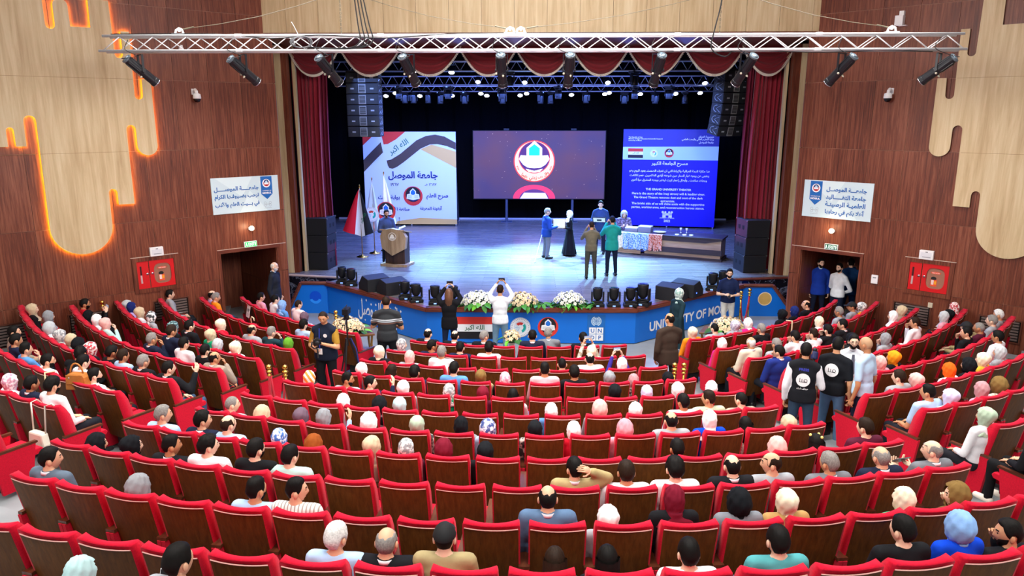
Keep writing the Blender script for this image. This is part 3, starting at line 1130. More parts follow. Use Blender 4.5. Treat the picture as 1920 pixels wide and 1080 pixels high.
def joints(pose, seated):
    J = {}
    if seated:
        hip = Vector((0, .36, .56))
        lean = 22 if pose == 'lean' else (-4 if pose != 'tablet' else 8)
        up = Vector((0, math.sin(rad(lean)), math.cos(rad(lean))))
        up0 = Vector((0, -.12 if lean < 10 else up.y, .99)).normalized()
        chest = hip + up0 * .34
        neck = hip + up0 * .50
        head = neck + Vector((0, .035 if lean < 10 else .07, .155))
        J['knee'] = [(.12, .80, .53), (-.12, .80, .53)]
        J['ankle'] = [(.13, .79, .09), (-.13, .79, .09)]
    else:
        hip = Vector((0, 0, .93))
        chest = Vector((0, .005, 1.24))
        neck = Vector((0, -.015, 1.455))
        head = Vector((0, .025, 1.625))
        if pose == 'look_down':
            neck = Vector((0, .02, 1.45))
        J['knee'] = [(.115, .015, .50), (-.115, .015, .50)]
        J['ankle'] = [(.13, -.03, .09), (-.13, -.03, .09)]
        if pose == 'walk':
            J['knee'] = [(.10, .10, .50), (-.10, .0, .50)]
            J['ankle'] = [(.10, .08, .10), (-.10, -.22, .13)]
        if pose == 'lean_edge':
            J['ankle'] = [(.02, .12, .09), (-.12, -.02, .09)]
            J['knee'] = [(.09, .10, .50), (-.12, .02, .50)]
    J['hip'], J['chest'], J['neck'], J['head'] = hip, chest, neck, head
    sh = [chest + Vector((s * .185, 0, .135)) for s in (1, -1)]
    J['sh'] = sh
    b = neck
    E, H, N = [], [], []
    T = {  # elbow, wrist, palm normal, right (+x) then left; relative to the neck
        'rest': [((.25, .08, -.36), (.10, .33, -.42), (0, 0, -1)), ((-.25, .08, -.36), (-.10, .33, -.42), (0, 0, -1))],
        'chin': [((.20, .22, -.30), (.06, .20, .02), (-.5, -.6, 0)), ((-.25, .08, -.36), (.05, .27, -.38), (0, 0, -1))],
        'chinl': [((.25, .08, -.36), (-.05, .27, -.38), (0, 0, -1)), ((-.20, .22, -.30), (-.06, .20, .02), (.5, -.6, 0))],
        'phone': [((.22, .30, -.10), (.10, .40, .22), (-1, 0, 0)), ((-.22, .30, -.10), (-.10, .40, .22), (1, 0, 0))],
        'raise': [((.30, .16, -.22), (.28, .30, .06), (-1, .2, 0)), ((-.25, .08, -.36), (-.10, .33, -.42), (0, 0, -1))],
        'raisel': [((.25, .08, -.36), (.10, .33, -.42), (0, 0, -1)), ((-.30, .16, -.22), (-.28, .30, .06), (1, .2, 0))],
        'scratch': [((.36, .06, .04), (.16, -.03, .16), (-1, .1, 0)), ((-.25, .08, -.36), (-.10, .33, -.42), (0, 0, -1))],
        'tablet': [((.25, .14, -.34), (.10, .40, -.22), (0, 0, 1)), ((-.25, .14, -.34), (-.10, .40, -.22), (0, 0, 1))],
        'lean': [((.25, .16, -.34), (.12, .36, -.36), (0, 0, -1)), ((-.25, .16, -.34), (-.12, .36, -.36), (0, 0, -1))],
        'stand': [((.25, -.03, -.41), (.25, .04, -.66), (-1, 0, 0)), ((-.25, -.03, -.41), (-.25, .04, -.66), (1, 0, 0))],
        'walk': [((.25, -.10, -.40), (.27, -.10, -.66), (-1, 0, 0)), ((-.25, .03, -.41), (-.24, .16, -.63), (1, 0, 0))],
        'front': [((.27, .0, -.40), (.10, .20, -.44), (-.3, -1, 0)), ((-.27, .0, -.40), (-.10, .20, -.46), (.3, -1, 0))],
        'lean_edge': [((.27, .04, -.40), (.09, .23, -.36), (-.2, -.5, -1)), ((-.27, .04, -.40), (-.09, .23, -.38), (.2, -.5, -1))],
        'photo': [((.27, .16, -.24), (.09, .22, .10), (-1, 0, 0)), ((-.27, .16, -.24), (-.09, .22, .10), (1, 0, 0))],
        'photoup': [((.27, .20, .02), (.10, .30, .27), (-1, 0, 0)), ((-.27, .20, .02), (-.10, .30, .27), (1, 0, 0))],
        'hold': [((.27, .02, -.38), (.17, .30, -.33), (-1, 0, 0)), ((-.27, .02, -.38), (-.17, .30, -.33), (1, 0, 0))],
        'camera': [((.27, .04, -.38), (.06, .28, -.36), (-1, 0, 0)), ((-.27, .10, -.36), (-.05, .32, -.22), (1, 0, 0))],
        'behind': [((.29, -.10, -.40), (.06, -.19, -.50), (-.2, 1, 0)), ((-.29, -.10, -.40), (-.05, -.20, -.53), (.2, 1, 0))],
        'mic': [((.27, .04, -.38), (.12, .34, -.18), (-1, 0, 0)), ((-.25, -.03, -.41), (-.25, .04, -.66), (1, 0, 0))],
        'look_down': [((.26, .04, -.40), (.15, .28, -.42), (-1, 0, -.3)), ((-.26, .04, -.40), (-.15, .28, -.42), (1, 0, -.3))],
        'hand_face': [((.25, .15, -.30), (.07, .17, .06), (-.6, -.6, 0)), ((-.25, -.03, -.41), (-.22, .10, -.64), (1, 0, 0))],
        'read': [((.26, .06, -.40), (.12, .30, -.40), (-1, 0, -.3)), ((-.26, .06, -.40), (-.12, .30, -.40), (1, 0, -.3))],
    }[pose]
    for k in (0, 1):
        e, h, n = T[k]
        E.append(b + Vector(e))
        H.append(b + Vector(h))
        N.append(Vector(n))
    J['elbow'], J['wrist'], J['palm'] = E, H, N
    return J


def torso(mb, J, g, arms=1.0, low=0.0, bulk=1.0):
    """trunk and arms as overlapping tapered volumes, grown by g"""
    hip, chest, neck = J['hip'], J['chest'], J['neck']
    ax = (neck - hip).normalized()
    R = Vector((0, 0, 1)).rotation_difference(ax).to_matrix()
    mb.ell(hip + ax * .05, (.165 * bulk + g, .115 * bulk + g, (.13 if not low else .10) + g), R)
    mb.ell((hip + chest) / 2 + ax * .02, (.155 * bulk + g, .112 * bulk + g, .20 + g), R)
    mb.ell(chest + ax * .01, (.175 + g, .115 + g, .175 + g), R)
    if g > 0:
        mb.caps(neck + Vector((0, -.004, -.04)), neck + Vector((0, -.002, .022)), .058 + g * .6, .052 + g * .5)
    if low:
        mb.lathe([(.165 + g, -low), (.172 + g, -low * .5), (.16 + g, .1)], tuple(hip), 20, sx=1.06, sy=.78)
    for k, s in enumerate((1, -1)):
        sh = J['sh'][k]
        mb.caps(neck + Vector((s * .03, -.01, -.005)), sh + Vector((0, 0, .005)), .055 + g * .7, .054 + g)
        mb.caps(sh, sh + (J['elbow'][k] - sh) * min(1.0, arms * 2), .053 + g, .043 + g)
        if arms > .5:
            e, w = J['elbow'][k], J['wrist'][k]
            q = e + (w - e) * min(1.0, (arms - .5) * 2)
            mb.caps(e, q, .042 + g, .030 + g * .9)


def legs(mb, J, g, foot=True):
    hip = J['hip']
    for k, s in enumerate((1, -1)):
        h = hip + Vector((s * .09, 0, -.03))
        kn, an = Vector(J['knee'][k]), Vector(J['ankle'][k])
        mb.caps(h, kn, .088 + g, .058 + g)
        mb.caps(kn, an + Vector((0, 0, .0)), .056 + g, .040 + g)
        if foot:
            mb.caps(an + Vector((0, -.02, -.045)), an + Vector((0, .15, -.055)), .038, .030)
    mb.ell(hip, (.168 + g, .12 + g, .12 + g))


PROTO = {}


def proto(pose, seated, yaw=0, pitch=0, sleeves='long', jacket=False):
    """returns dict of shared meshes: body, top, trousers, shoes and the head frame"""
    kb = ('body', pose, seated, yaw, pitch)
    kt = ('top', pose, seated, sleeves, jacket)
    kl = ('legs', pose if pose in ('walk', 'lean_edge') else 0, seated, pose == 'lean')
    kc = ('core', pose, seated)
    J = PROTO.get(('J', pose, seated))
    if J is None:
        J = PROTO[('J', pose, seated)] = joints(pose, seated)
    if kc not in PROTO:
        mb = MB()
        torso(mb, J, 0.0)
        legs(mb, J, 0.0)
        mb.caps(J['neck'] + Vector((0, -.005, -.05)), J['head'] + Vector((0, -.025, -.02)), .057, .053)
        PROTO[kc] = remesh(mb, .021, 3)
    if kb not in PROTO:
        v, f = PROTO[kc]
        mb = MB()
        mb.add(v, f, 0)
        R = Euler((rad(pitch), 0, rad(yaw))).to_matrix()
        hd = J['head']
        mb.add([R @ Vector(p) + hd for p in HEAD.v], HEAD.f, HEAD.m)
        for k, s in enumerate((1, -1)):
            w, e = J['wrist'][k], J['elbow'][k]
            d = (w - e).normalized()
            if pose in ('rest', 'lean', 'front', 'chin', 'chinl') and J['palm'][k].z < -.5:
                d = (d + Vector((-s * .3, .3, -.1))).normalized()
            hand(mb, w - d * .01, d, J['palm'][k], -s if pose in ('rest', 'lean') else s, .35 if pose in ('scratch', 'raise', 'raisel') else .7)
        PROTO[kb] = mb.mesh('person', [skinm[0], mat('eye_dark', '1c1412', .3), mat('brow_dark', '1d1512', .8), mat('lip', 'a8604f', .5)], True)
    if kt not in PROTO:
        mb = MB()
        torso(mb, J, .022 if jacket else .014, 1.0 * .94 if sleeves == 'long' else .36, low=.17 if jacket and not seated else (.09 if not seated else 0))
        v, f = remesh(mb, .022, 4)
        PROTO[kt] = MB().add(v, f).mesh('top', [white], True)
    if kl not in PROTO:
        mb = MB()
        legs(mb, J, .013, False)
        v, f = remesh(mb, .024, 4)
        PROTO[kl] = MB().add(v, f).mesh('trousers', [white], True)
        mb = MB()
        for k in (0, 1):
            an = Vector(J['ankle'][k])
            mb.caps(an + Vector((0, -.03, -.042)), an + Vector((0, .16, -.052)), .047, .037, 10)
        PROTO[kl + ('shoes',)] = mb.mesh('shoes', [white], True)
    R = Euler((rad(pitch), 0, rad(yaw)))
    return dict(body=PROTO[kb], top=PROTO[kt], trousers=PROTO[kl], shoes=PROTO[kl + ('shoes',)], head=(J['head'], R), J=J)


# ---- hair and head coverings, in the head's own frame
def line_el(az):
    a = abs(az)
    if a < 42:
        return 40 - 4 * (a / 42)
    if a < 66:
        return 36 - (a - 42) / 24 * 30
    if a < 84:
        return 4 - (a - 66) / 18 * 14
    if a < 110:
        return 8
    return 8 - min(1, (a - 110) / 25) * 47


def hair_mesh(kind):
    rnd = random.Random(sum(map(ord, kind)))
    vs, fs = [], []
    nu, nt = 44, 12
    for j in range(nt + 1):
        t = j / nt
        for i in range(nu):
            az = -180 + 360 * i / nu
            lo = line_el(az)
            hi = 89.0
            if kind == 'balding':
                lo = line_el(az) if abs(az) > 60 else 30
                hi = max(lo + 3, 46 if abs(az) > 75 else lo + 3)
                hi += 4 * math.sin(az * .1)
            el = lo + (hi - lo) * t
            base = {'short': .013, 'fade': .004, 'shaved': .0025, 'balding': .006, 'curly': .02, 'long': .017}[kind]
            top = {'short': .019, 'fade': .02, 'shaved': .003, 'balding': .007, 'curly': .028, 'long': .022}[kind]
            k = min(1, max(0, (el - 25) / 30.0))
            off = base + (top - base) * k
            if j == 0:
                off = -.004
            elif j == 1:
                off *= .75
            if kind == 'balding' and j >= nt - 1:
                off = .0005 if j == nt - 1 else -.004
            off += rnd.uniform(-1, 1) * ({'curly': .006, 'shaved': 0, 'balding': .0012}.get(kind, .0022) if j else 0)
            vs.append(head_pt(az, min(el, 89.5), off))
    for j in range(nt):
        for i in range(nu):
            fs.append((j * nu + i, j * nu + (i + 1) % nu, (j + 1) * nu + (i + 1) % nu, (j + 1) * nu + i))
    mb = MB().add(vs, fs)
    if kind == 'long':
        vs, fs = [], []
        m, nr = 20, 12
        for j in range(nr):
            t = j / (nr - 1)
            for i in range(m):
                az = 72 + 216 * i / (m - 1)
                a = rad(az)
                r = (.104 - .006 * abs(t - .4)) * (1 + .05 * math.sin(az * .35 + t * 3))
                z = .05 - t * .40
                x = math.sin(a) * (r * .98)
                y = math.cos(a) * (r + .02) - .012 - .03 * math.sin(min(1, t * 1.3) * PI)
                if t > .55:
                    x *= 1 + (t - .55) * .15
                vs.append((x + rnd.uniform(-.003, .003), y, z + (rnd.uniform(-.02, .01) if j == nr - 1 else 0)))
        for j in range(nr - 1):
            for i in range(m - 1):
                fs.append((j * m + i, (j + 1) * m + i, (j + 1) * m + i + 1, j * m + i + 1))
        mb.add(vs, fs)
        mb.add([(p[0] * .86, p[1] * .86, p[2]) for p in vs], [tuple(reversed(f)) for f in fs])
    return mb.mesh('hair', [white], True)


def scarf_mesh(kind):
    """headscarf: crown and nape over the skull, throat wrap, then a drape that lies on the shoulders"""
    ph = {'tight': 0.0, 'bun': 1.7, 'loose': 3.1}[kind]
    nu = 48
    rows = []
    els = [88, 76, 64, 53, 43, 33, 23, 13, 3, -8, -20, -33, -46]
    for el in els:
        ring = []
        for i in range(nu):
            az = -180 + 360 * i / nu
            fb = .5 - .5 * math.cos(rad(az))         # 0 at the face, 1 at the back
            off = .016 + .012 * fb
            if kind == 'bun':
                off += .034 * gz(el - 22, 30) * fb ** 2.5
            if kind == 'loose':
                off += .012 + .014 * fb * gz(el - 5, 40)
            p = head_pt(az, el, off)
            if el < -5:
                p.y -= .016 * fb * (-5 - el) / 40
                p.x *= 1 + .30 * (-5 - el) / 40
            w = .0045 * math.sin(az * .15 + el * .11 + ph) + .0035 * math.sin(az * .06 - el * .16 + ph * 2) + .0025 * math.sin(az * .28 + el * .05)
            q = Vector((p.x, p.y, 0))
            q = q.normalized() if q.length > 1e-6 else Vector((0, 0, 0))
            rows_p = p + q * w
            ring.append(rows_p)
        rows.append(ring)
    drape = [(-.108, .080, .084, -.014), (-.128, .082, .084, -.020), (-.15, .094, .092, -.022), (-.17, .12, .105, -.024), (-.19, .155, .118, -.022), (-.215, .185, .13, -.016), (-.24, .198, .14, -.008)]
    if kind == 'loose':
        drape += [(-.275, .2, .155, .01)]
    for z, rx, ry, cy in drape:
        ring = []
        for i in range(nu):
            az = rad(-180 + 360 * i / nu)
            w = 1 + .05 * math.sin(az * 7 + z * 30 + ph) * min(1, (-.1 - z) * 10) + .025 * math.sin(az * 3 - ph)
            zz = z - .02 * math.sin(az * 2 + ph) * min(1, (-.12 - z) * 8) if z < -.12 else z
            yy = math.cos(az) * ry * w
            if yy < 0 and z < -.14:
                yy *= .72
            ring.append(Vector((math.sin(az) * rx * w, yy + cy, zz)))
        rows.append(ring)
    vs = [p for r_ in rows for p in r_]
    fs = []
    nr = len(rows)
    for j in range(nr - 1):
        for i in range(nu):
            az = -180 + 360 * (i + .5) / nu
            if j + 1 < len(els):
                el = (els[j] + els[j + 1]) / 2
                lim = 50 * math.sqrt(max(0, 1 - ((el + 4) / 46.0) ** 2)) if abs(el + 4) < 46 else 0
                if abs(az) < lim:
                    continue
            fs.append((j * nu + i, (j + 1) * nu + i, (j + 1) * nu + (i + 1) % nu, j * nu + (i + 1) % nu))
    vs.append(head_pt(0, 89.5, .018))
    top = len(vs) - 1
    for i in range(nu):
        fs.append((i, (i + 1) % nu, top))
    me = MB().add(vs, fs).mesh('headscarf', [white], True)
    return me


def cap_mesh():
    mb = MB()
    vs, fs = [], []
    nu = 32
    els = [10, 16, 30, 45, 60, 75, 89]
    for el in els:
        for i in range(nu):
            vs.append(head_pt(-180 + 360 * i / nu, el, .016 if el > 12 else .010))
    for j in range(len(els) - 1):
        for i in range(nu):
            fs.append((j * nu + i, j * nu + (i + 1) % nu, (j + 1) * nu + (i + 1) % nu, (j + 1) * nu + i))
    mb.add(vs, fs)
    vs, fs = [], []
    for k in range(9):
        az = -50 + 100 * k / 8
        p = head_pt(az, 18, .012)
        q = Vector((p.x * 1.05, p.y + .075 * math.cos(rad(az)), p.z - .012))
        vs += [p, q, p - Vector((0, 0, .006)), q - Vector((0, 0, .006))]
    for k in range(8):
        a = 4 * k
        fs += [(a, a + 1, a + 5, a + 4), (a + 2, a + 6, a + 7, a + 3), (a + 1, a + 3, a + 7, a + 5)]
    mb.add(vs, fs)
    return mb.mesh('cap', [white], True)


def beard_mesh():
    vs, fs = [], []
    nu, nt = 22, 8
    for j in range(nt + 1):
        for i in range(nu + 1):
            az = -84 + 168 * i / nu
            hi = -20 - 22 * gz(az, 22) + 14 * min(1, abs(az) / 80)
            el = hi + (-84 - hi) * j / nt
            edge = j in (0, nt) or i in (0, nu)
            vs.append(head_pt(az, el, -.004 if edge else .009))
    for j in range(nt):
        for i in range(nu):
            a = j * (nu + 1) + i
            fs.append((a, a + nu + 1, a + nu + 2, a + 1))
    mb = MB().add(vs, fs)
    mb.tube([head_pt(a, -30 - 3 * abs(a) / 20, .003) for a in (-20, -10, 0, 10, 20)], [.003, .006, .006, .006, .003], 6)
    return mb.mesh('beard', [white], True)


def glasses_mesh():
    mb = MB()
    for s in (-1, 1):
        c = head_pt(s * 21, 2, .014)
        mb.tube([(c.x + .021 * math.cos(q * PI / 6), c.y, c.z + .017 * math.sin(q * PI / 6)) for q in range(12)], .0022, 5, closed=True)
        p = head_pt(s * 42, 4, .012)
        mb.tube([(c.x + s * .021, c.y, c.z + .004), p, head_pt(s * 88, 4, .010)], .002, 5)
    return mb.mesh('glasses', [black], True)


def collar_mesh():
    mb = MB()
    mb.lathe([(.070, -.012), (.066, .018), (.062, .020), (.060, -.012)], (0, 0, 0), 20)
    return mb.mesh('collar', [white], True)


HAIR = {k: hair_mesh(k) for k in ('short', 'fade', 'shaved', 'balding', 'curly', 'long')}
SCARF = {k: scarf_mesh(k) for k in ('tight', 'bun', 'loose')}
CAP, BEARD, GLASSES, COLLAR = cap_mesh(), beard_mesh(), glasses_mesh(), collar_mesh()


def skirt_mesh(top, bottom, r0, r1, folds=9):
    nu, nr = 48, 10
    vs, fs = [], []
    for j in range(nr):
        t = j / (nr - 1)
        r = r0 + (r1 - r0) * t ** 1.2
        for i in range(nu):
            a = 2 * PI * i / nu
            w = 1 + .06 * t * math.sin(folds * a)
            vs.append((math.cos(a) * r * w * 1.08, math.sin(a) * r * w * .85, top + (bottom - top) * t))
    for j in range(nr - 1):
        for i in range(nu):
            fs.append((j * nu + i, j * nu + (i + 1) % nu, (j + 1) * nu + (i + 1) % nu, (j + 1) * nu + i))
    fs.append(tuple(range(nu)))
    return MB().add(vs, fs).mesh('skirt', [white], True)


def put(name, me, parent, m, loc=None, rot=None, scale=None):
    o = link(name, me, parent, loc, rot, scale)
    if m is not None:
        o.material_slots[0].link = 'OBJECT'
        o.material_slots[0].material = m
    return o


HAIRC = {'k': ('black', '100d0b'), 'd': ('dark brown', '27190f'), 'g': ('grey', '85817c'), 'w': ('white', 'd9d8d4')}


def cloth(word, hexc):
    return mat('cloth_' + word.replace(' ', '_'), hexc, .85, noise=.10, nscale=11, spec=.15, bump=.35)


def hair_mat(k):
    return mat('hair_' + k, HAIRC[k][1], .65, noise=.3, nscale=70, spec=.15)


def make_person(label, pose, seated, loc, rz, cover, covm, topm, legm, yaw=0, pitch=0, sleeves='long', jacket=False, collar=None, scale=1.0, skin=0, shoes='1a1a1c', beard=None,
                glasses=False, skirt=None, group=None, girth=1.0):
    P = proto(pose, seated, yaw, pitch, sleeves, jacket)
    o = link('person', P['body'], None, loc, (0, 0, rz), (scale * girth, scale * girth, scale))
    o.material_slots[0].link = 'OBJECT'
    o.material_slots[0].material = skinm[skin]
    tag(o, label, 'person', group)
    put('jacket' if jacket else 'shirt', P['top'], o, topm)
    if skirt is not None:
        put('skirt', skirt, o, legm)
    else:
        put('trousers', P['trousers'], o, legm)
    put('shoes', P['shoes'], o, mat('shoe_' + shoes, shoes, .4))
    hl, hr = P['head']
    if cover in SCARF:
        put('headscarf', SCARF[cover], o, covm, hl, hr)
    elif cover == 'cap':
        put('hair', HAIR['shaved'], o, hair_mat('k'), hl, hr)
        put('cap', CAP, o, covm, hl, hr)
    elif cover:
        put('hair', HAIR[cover], o, covm, hl, hr)
    if collar is not None:
        J = P['J']
        t = (J['head'] - J['neck'])
        put('collar', COLLAR, o, collar, J['neck'] + Vector((0, -.004, .030)), (rad(-6), 0, 0))
    if beard:
        put('beard', BEARD, o, hair_mat(beard), hl, hr)
    if glasses:
        put('glasses', GLASSES, o, None, hl, hr)
    return o, P
# ================================================================ THE SEATS
def seat_proto():
    t = thing('theatre_seat', '', 'seat')
    # wooden back shell, leaning back: top edge at y=0, foot at y=.17
    def yb(z):
        return .17 * (1.06 - z) / .80
    n = 6
    vs, fs = [], []
    for j, z in enumerate((.26, .5, .8, 1.015)):
        for i in range(n + 1):
            u = -1 + 2 * i / n
            hw = .235 + .006 * (z - .26)
            vs.append((u * hw, yb(z) + .018 * u * u - .0, z))
    m = n + 1
    for j in range(3):
        for i in range(n):
            fs.append((j * m + i, j * m + i + 1, (j + 1) * m + i + 1, (j + 1) * m + i))
    k = len(vs)
    vs += [(x, y + .03, z) for x, y, z in vs]
    fs += [tuple(reversed([q + k for q in f])) for f in fs]
    for i in range(n):
        fs += [(3 * m + i, 3 * m + i + 1, k + 3 * m + i + 1, k + 3 * m + i), (i + 1, i, k + i, k + i + 1)]
    for j in range(3):
        fs += [(j * m, (j + 1) * m, k + (j + 1) * m, k + j * m), ((j + 1) * m + n, j * m + n, k + j * m + n, k + (j + 1) * m + n)]
    obj('back_panel', MB().add(vs, fs), seat_wood, t)
    # padded backrest: wraps the wood at the sides and top
    mb = MB()
    prof = []
    nu = 8
    zs = (.40, .55, .75, .90, 1.00, 1.045, 1.062)
    front, back = [], []
    for j, z in enumerate(zs):
        tt = min(1, (z - .40) / .66)
        for i in range(nu + 1):
            u = -1 + 2 * i / nu
            hw = .252 if z < 1.04 else .252 - (z - 1.04) * .35
            top = z + (.018 * abs(u) ** 2.2 - .006) * max(0, (z - .9) / .16)
            th = (.125 if z < .95 else .125 - (z - .95) * .55)
            yb_ = yb(min(z, 1.06)) + .018 * u * u
            yf = yb_ + th + .012 * math.sin(PI * tt) + .03 * u * u
            sh = .012 if z < 1.05 else 0.0
            back.append((u * hw, yb_ + (sh if abs(u) < .95 else 0), top))
            front.append((u * hw * (.98), yf, top))
    m = nu + 1
    J = len(zs)
    vs = back + front
    K = len(back)
    fs = []
    for j in range(J - 1):
        for i in range(nu):
            fs.append((j * m + i + 1, j * m + i, (j + 1) * m + i, (j + 1) * m + i + 1))
            fs.append((K + j * m + i, K + j * m + i + 1, K + (j + 1) * m + i + 1, K + (j + 1) * m + i))
        fs.append((j * m, K + j * m, K + (j + 1) * m, (j + 1) * m))
        fs.append((K + j * m + nu, j * m + nu, (j + 1) * m + nu, K + (j + 1) * m + nu))
    for i in range(nu):
        fs.append(((J - 1) * m + i + 1, (J - 1) * m + i, K + (J - 1) * m + i, K + (J - 1) * m + i + 1))
        fs.append((i, i + 1, K + i + 1, K + i))
    o = obj('backrest', mb.add(vs, fs), red, t, smooth=True)
    me = o.data
    # pale piping where cloth meets wood
    mb = MB()
    mb.tube([(-.236 + .472 * i / 8, yb(1.02) + .018 * (-1 + i / 4) ** 2 - .004, 1.017 + .010 * (-1 + i / 4) ** 2) for i in range(9)], .0055, 5)
    obj('piping', mb, mat('pale_piping', 'e3a9a0', .6), t)
    # cushion
    mb = MB()
    mb.prism([(.20, .36), (.70, .40), (.73, .44), (.70, .48), (.45, .475), (.22, .45)], -.225, .225, axis='x')
    obj('cushion', mb, red, t, bevel=.012)
    for s in (-1, 1):
        mb = MB()
        x0, x1 = sorted((s * .246, s * .286))
        mb.prism([(.13, .06), (.50, .06), (.60, .585), (.06, .60)], x0, x1, axis='x')
        a = obj('side_panel', mb, red, t)
        mb = MB()
        x0, x1 = sorted((s * .238, s * .289))
        mb.prism([(.07, .60), (.62, .585), (.63, .60), (.62, .615), (.07, .632)], x0, x1, axis='x')
        obj('armrest', mb, arm_wood, t)
    obj('pedestal', MB().box(-.12, .12, .22, .46, 0, .37), mat('dark_steel', '1b1b1d', .5), t)
    return t


SEATROWS = {'C': {1: (-2.43, 8), 2: (-2.76, 9), 3: (-3.09, 10), 4: (-3.35, 11), 5: (-3.94, 13), 6: (-4.30, 14), 7: (-4.57, 15), 8: (-5.12, 17), 9: (-5.46, 18), 10: (-5.09, 18), 11: (-4.66, 16), 12: (-3.60, 3)},
            'L': {1: (-4.28, 9), 2: (-4.81, 10), 3: (-5.16, 11), 4: (-5.51, 12), 5: (-5.85, 12), 6: (-6.26, 13), 7: (-6.59, 8), 8: (-6.88, 3), 9: (-7.2, 1)},
            'R': {1: (3.59, 10), 2: (3.95, 11), 3: (4.32, 11), 4: (4.75, 12), 5: (5.05, 12), 6: (5.29, 9), 7: (5.68, 4), 8: (6.14, 2), 9: (6.1, 1)}}
PITCH = {'C': .58, 'L': -.5625, 'R': .59}
BLOCK = {'C': 'centre', 'L': 'left', 'R': 'right'}


def seat_place(b, n, k):
    s = SEATROWS[b][n][0] + PITCH[b] * k
    R = Rn(n)
    a = s / R
    return Vector((CX + R * math.sin(a), CY - R * math.cos(a), Zf(n))), a


def seat_name(b, n, k):
    if b == 'C':
        return '%s from left aisle, %s row from stage, centre block' % (ORD[k + 1], ORD[n])
    return '%s from aisle, %s row from stage, %s block' % (ORD[k + 1], ORD[n], BLOCK[b])


seat0 = seat_proto()
SEAT = {}
first = True
for b, rr in SEATROWS.items():
    for n, (s0, cnt) in rr.items():
        for k in range(cnt):
            if b == 'C' and n == 12 and k == 0:
                continue
            p, a = seat_place(b, n, k)
            lab = 'red seat with brown wooden back, ' + seat_name(b, n, k)
            if first:
                t, first = seat0, False
                t.location, t.rotation_euler = p, (0, 0, a)
                t['label'], t['group'] = lab, 'rows of red theatre seats'
            else:
                t = dup(seat0, p, (0, 0, a), lab, 'rows of red theatre seats')
            SEAT[(b, n, k)] = t

# ================================================================ THE AUDIENCE
SC = {'W': ('white', 'f1f1ef'), 'I': ('cream', 'eadfc2'), 'B': ('beige', 'c8b494'), 'P': ('pale pink', 'e6b3ab'), 'R': ('maroon', '74162a'), 'K': ('black', '15171b'), 'G': ('grey', '8d9094'),
      'Gl': ('light grey', 'b9bec0'), 'L': ('lavender', 'c9c6e2'), 'S': ('sage green', 'a9bba3'), 'A': ('pale aqua', 'b4d6d6'), 'O': ('bright orange', 'f0641a'), 'U': ('rust brown', '8f4a1c'),
      'Y': ('mustard', 'e8961e'), 'N': ('navy', '1d2a66'), 'C': ('light blue', '86addf'), 'V': ('mauve grey', '6b5664'), 'T': ('olive brown', '7d6236'), 'E': ('green', '5f9d2e'), 'D': ('dusty rose', 'bb8c90')}
PAT = {'Gp': ('grey patterned', '8c8d90', 'd5d4d0', 26), 'Pp': ('pink patterned', 'efe3e6', 'c98fa4', 22), 'Pp2': ('pink', 'd58f9a', 'd99aa5', 10), 'Op': ('orange striped', 'e58a2c', 'efe6d6', 0),
       'Wp': ('white patterned', 'eceae6', '8f9396', 24), 'Rp': ('zigzag patterned', 'e9e4ee', '3c4f8c', 22), 'Rp2': ('red patterned', 'e9d9d6', 'b8323f', 20), 'Cp': ('blue patterned', 'dfe7f2', '3d6db8', 22),
       'Kp': ('black and white', 'e6e6e4', '3f4245', 18), 'Qp': ('dark teal patterned', '24454c', '8fb0b0', 30), 'Lp': ('lavender patterned', 'dcd8e6', 'a9a2b8', 28)}
TOPS = {'suitk': ('black suit', '17181c'), 'suitn': ('navy suit', '1b2238'), 'suitg': ('grey suit', '6e7278'), 'suitb': ('slate blazer', '5c6b7a'), 'bluegrey': ('slate blue blazer', '56708f'), 'suitbe': ('taupe suit', '9a8c7d'),
        'creamsuit': ('cream suit', 'd6cfb8'), 'suitbl': ('royal blue suit', '1f2f7a'), 'greyb': ('grey blazer', '7d8289'), 'tanb': ('tan blazer', 'b08d57'), 'tan': ('tan jacket', 'a9986a'),
        'black': ('black top', '16171a'), 'white': ('white top', 'ecedf0'), 'grey': ('grey top', '9da1a6'), 'navy': ('navy top', '1c2440'), 'blue': ('blue shirt', '5b93cf'), 'lblue': ('light blue shirt', 'a9c8e8'),
        'pink': ('pink shirt', 'e0b0b6'), 'pinkc': ('pink top', 'dc97a6'), 'pinkw': ('pale pink shirt', 'ecd9da'), 'purple': ('purple top', '3d2f8f'), 'khaki': ('khaki shirt', 'a3936a'), 'orange': ('orange top', 'ef8f1d'),
        'green': ('green top', '11a06d'), 'lgreen': ('sage shirt', 'b9c3a6'), 'beige': ('beige shirt', 'a89684'), 'maroon': ('maroon top', '541a30'), 'red': ('red top', 'c4142c'), 'royal': ('royal blue top', '0c46cf'),
        'mint': ('mint shirt', 'b9e0d8'), 'teal': ('teal shirt', '4f9da0'), 'tealg': ('dark teal shirt', '1e3c44'), 'magenta': ('pink jacket', 'e0257f'), 'brown': ('brown top', '5b452c'), 'lavender': ('lavender top', 'b9a6da'),
        'peach': ('peach coat', 'ecc3a8'), 'yellow': ('yellow top', 'e8b53c'), 'pattern': ('patterned top', None), 'stripe': ('white striped shirt', None)}
HW = {'m': ('short', 'short'), 'f': ('faded', 'fade'), 'z': ('shaved', 'shaved'), 'b': ('balding', 'balding'), 'l': ('long', 'long'), 'g': ('pinned', 'long')}
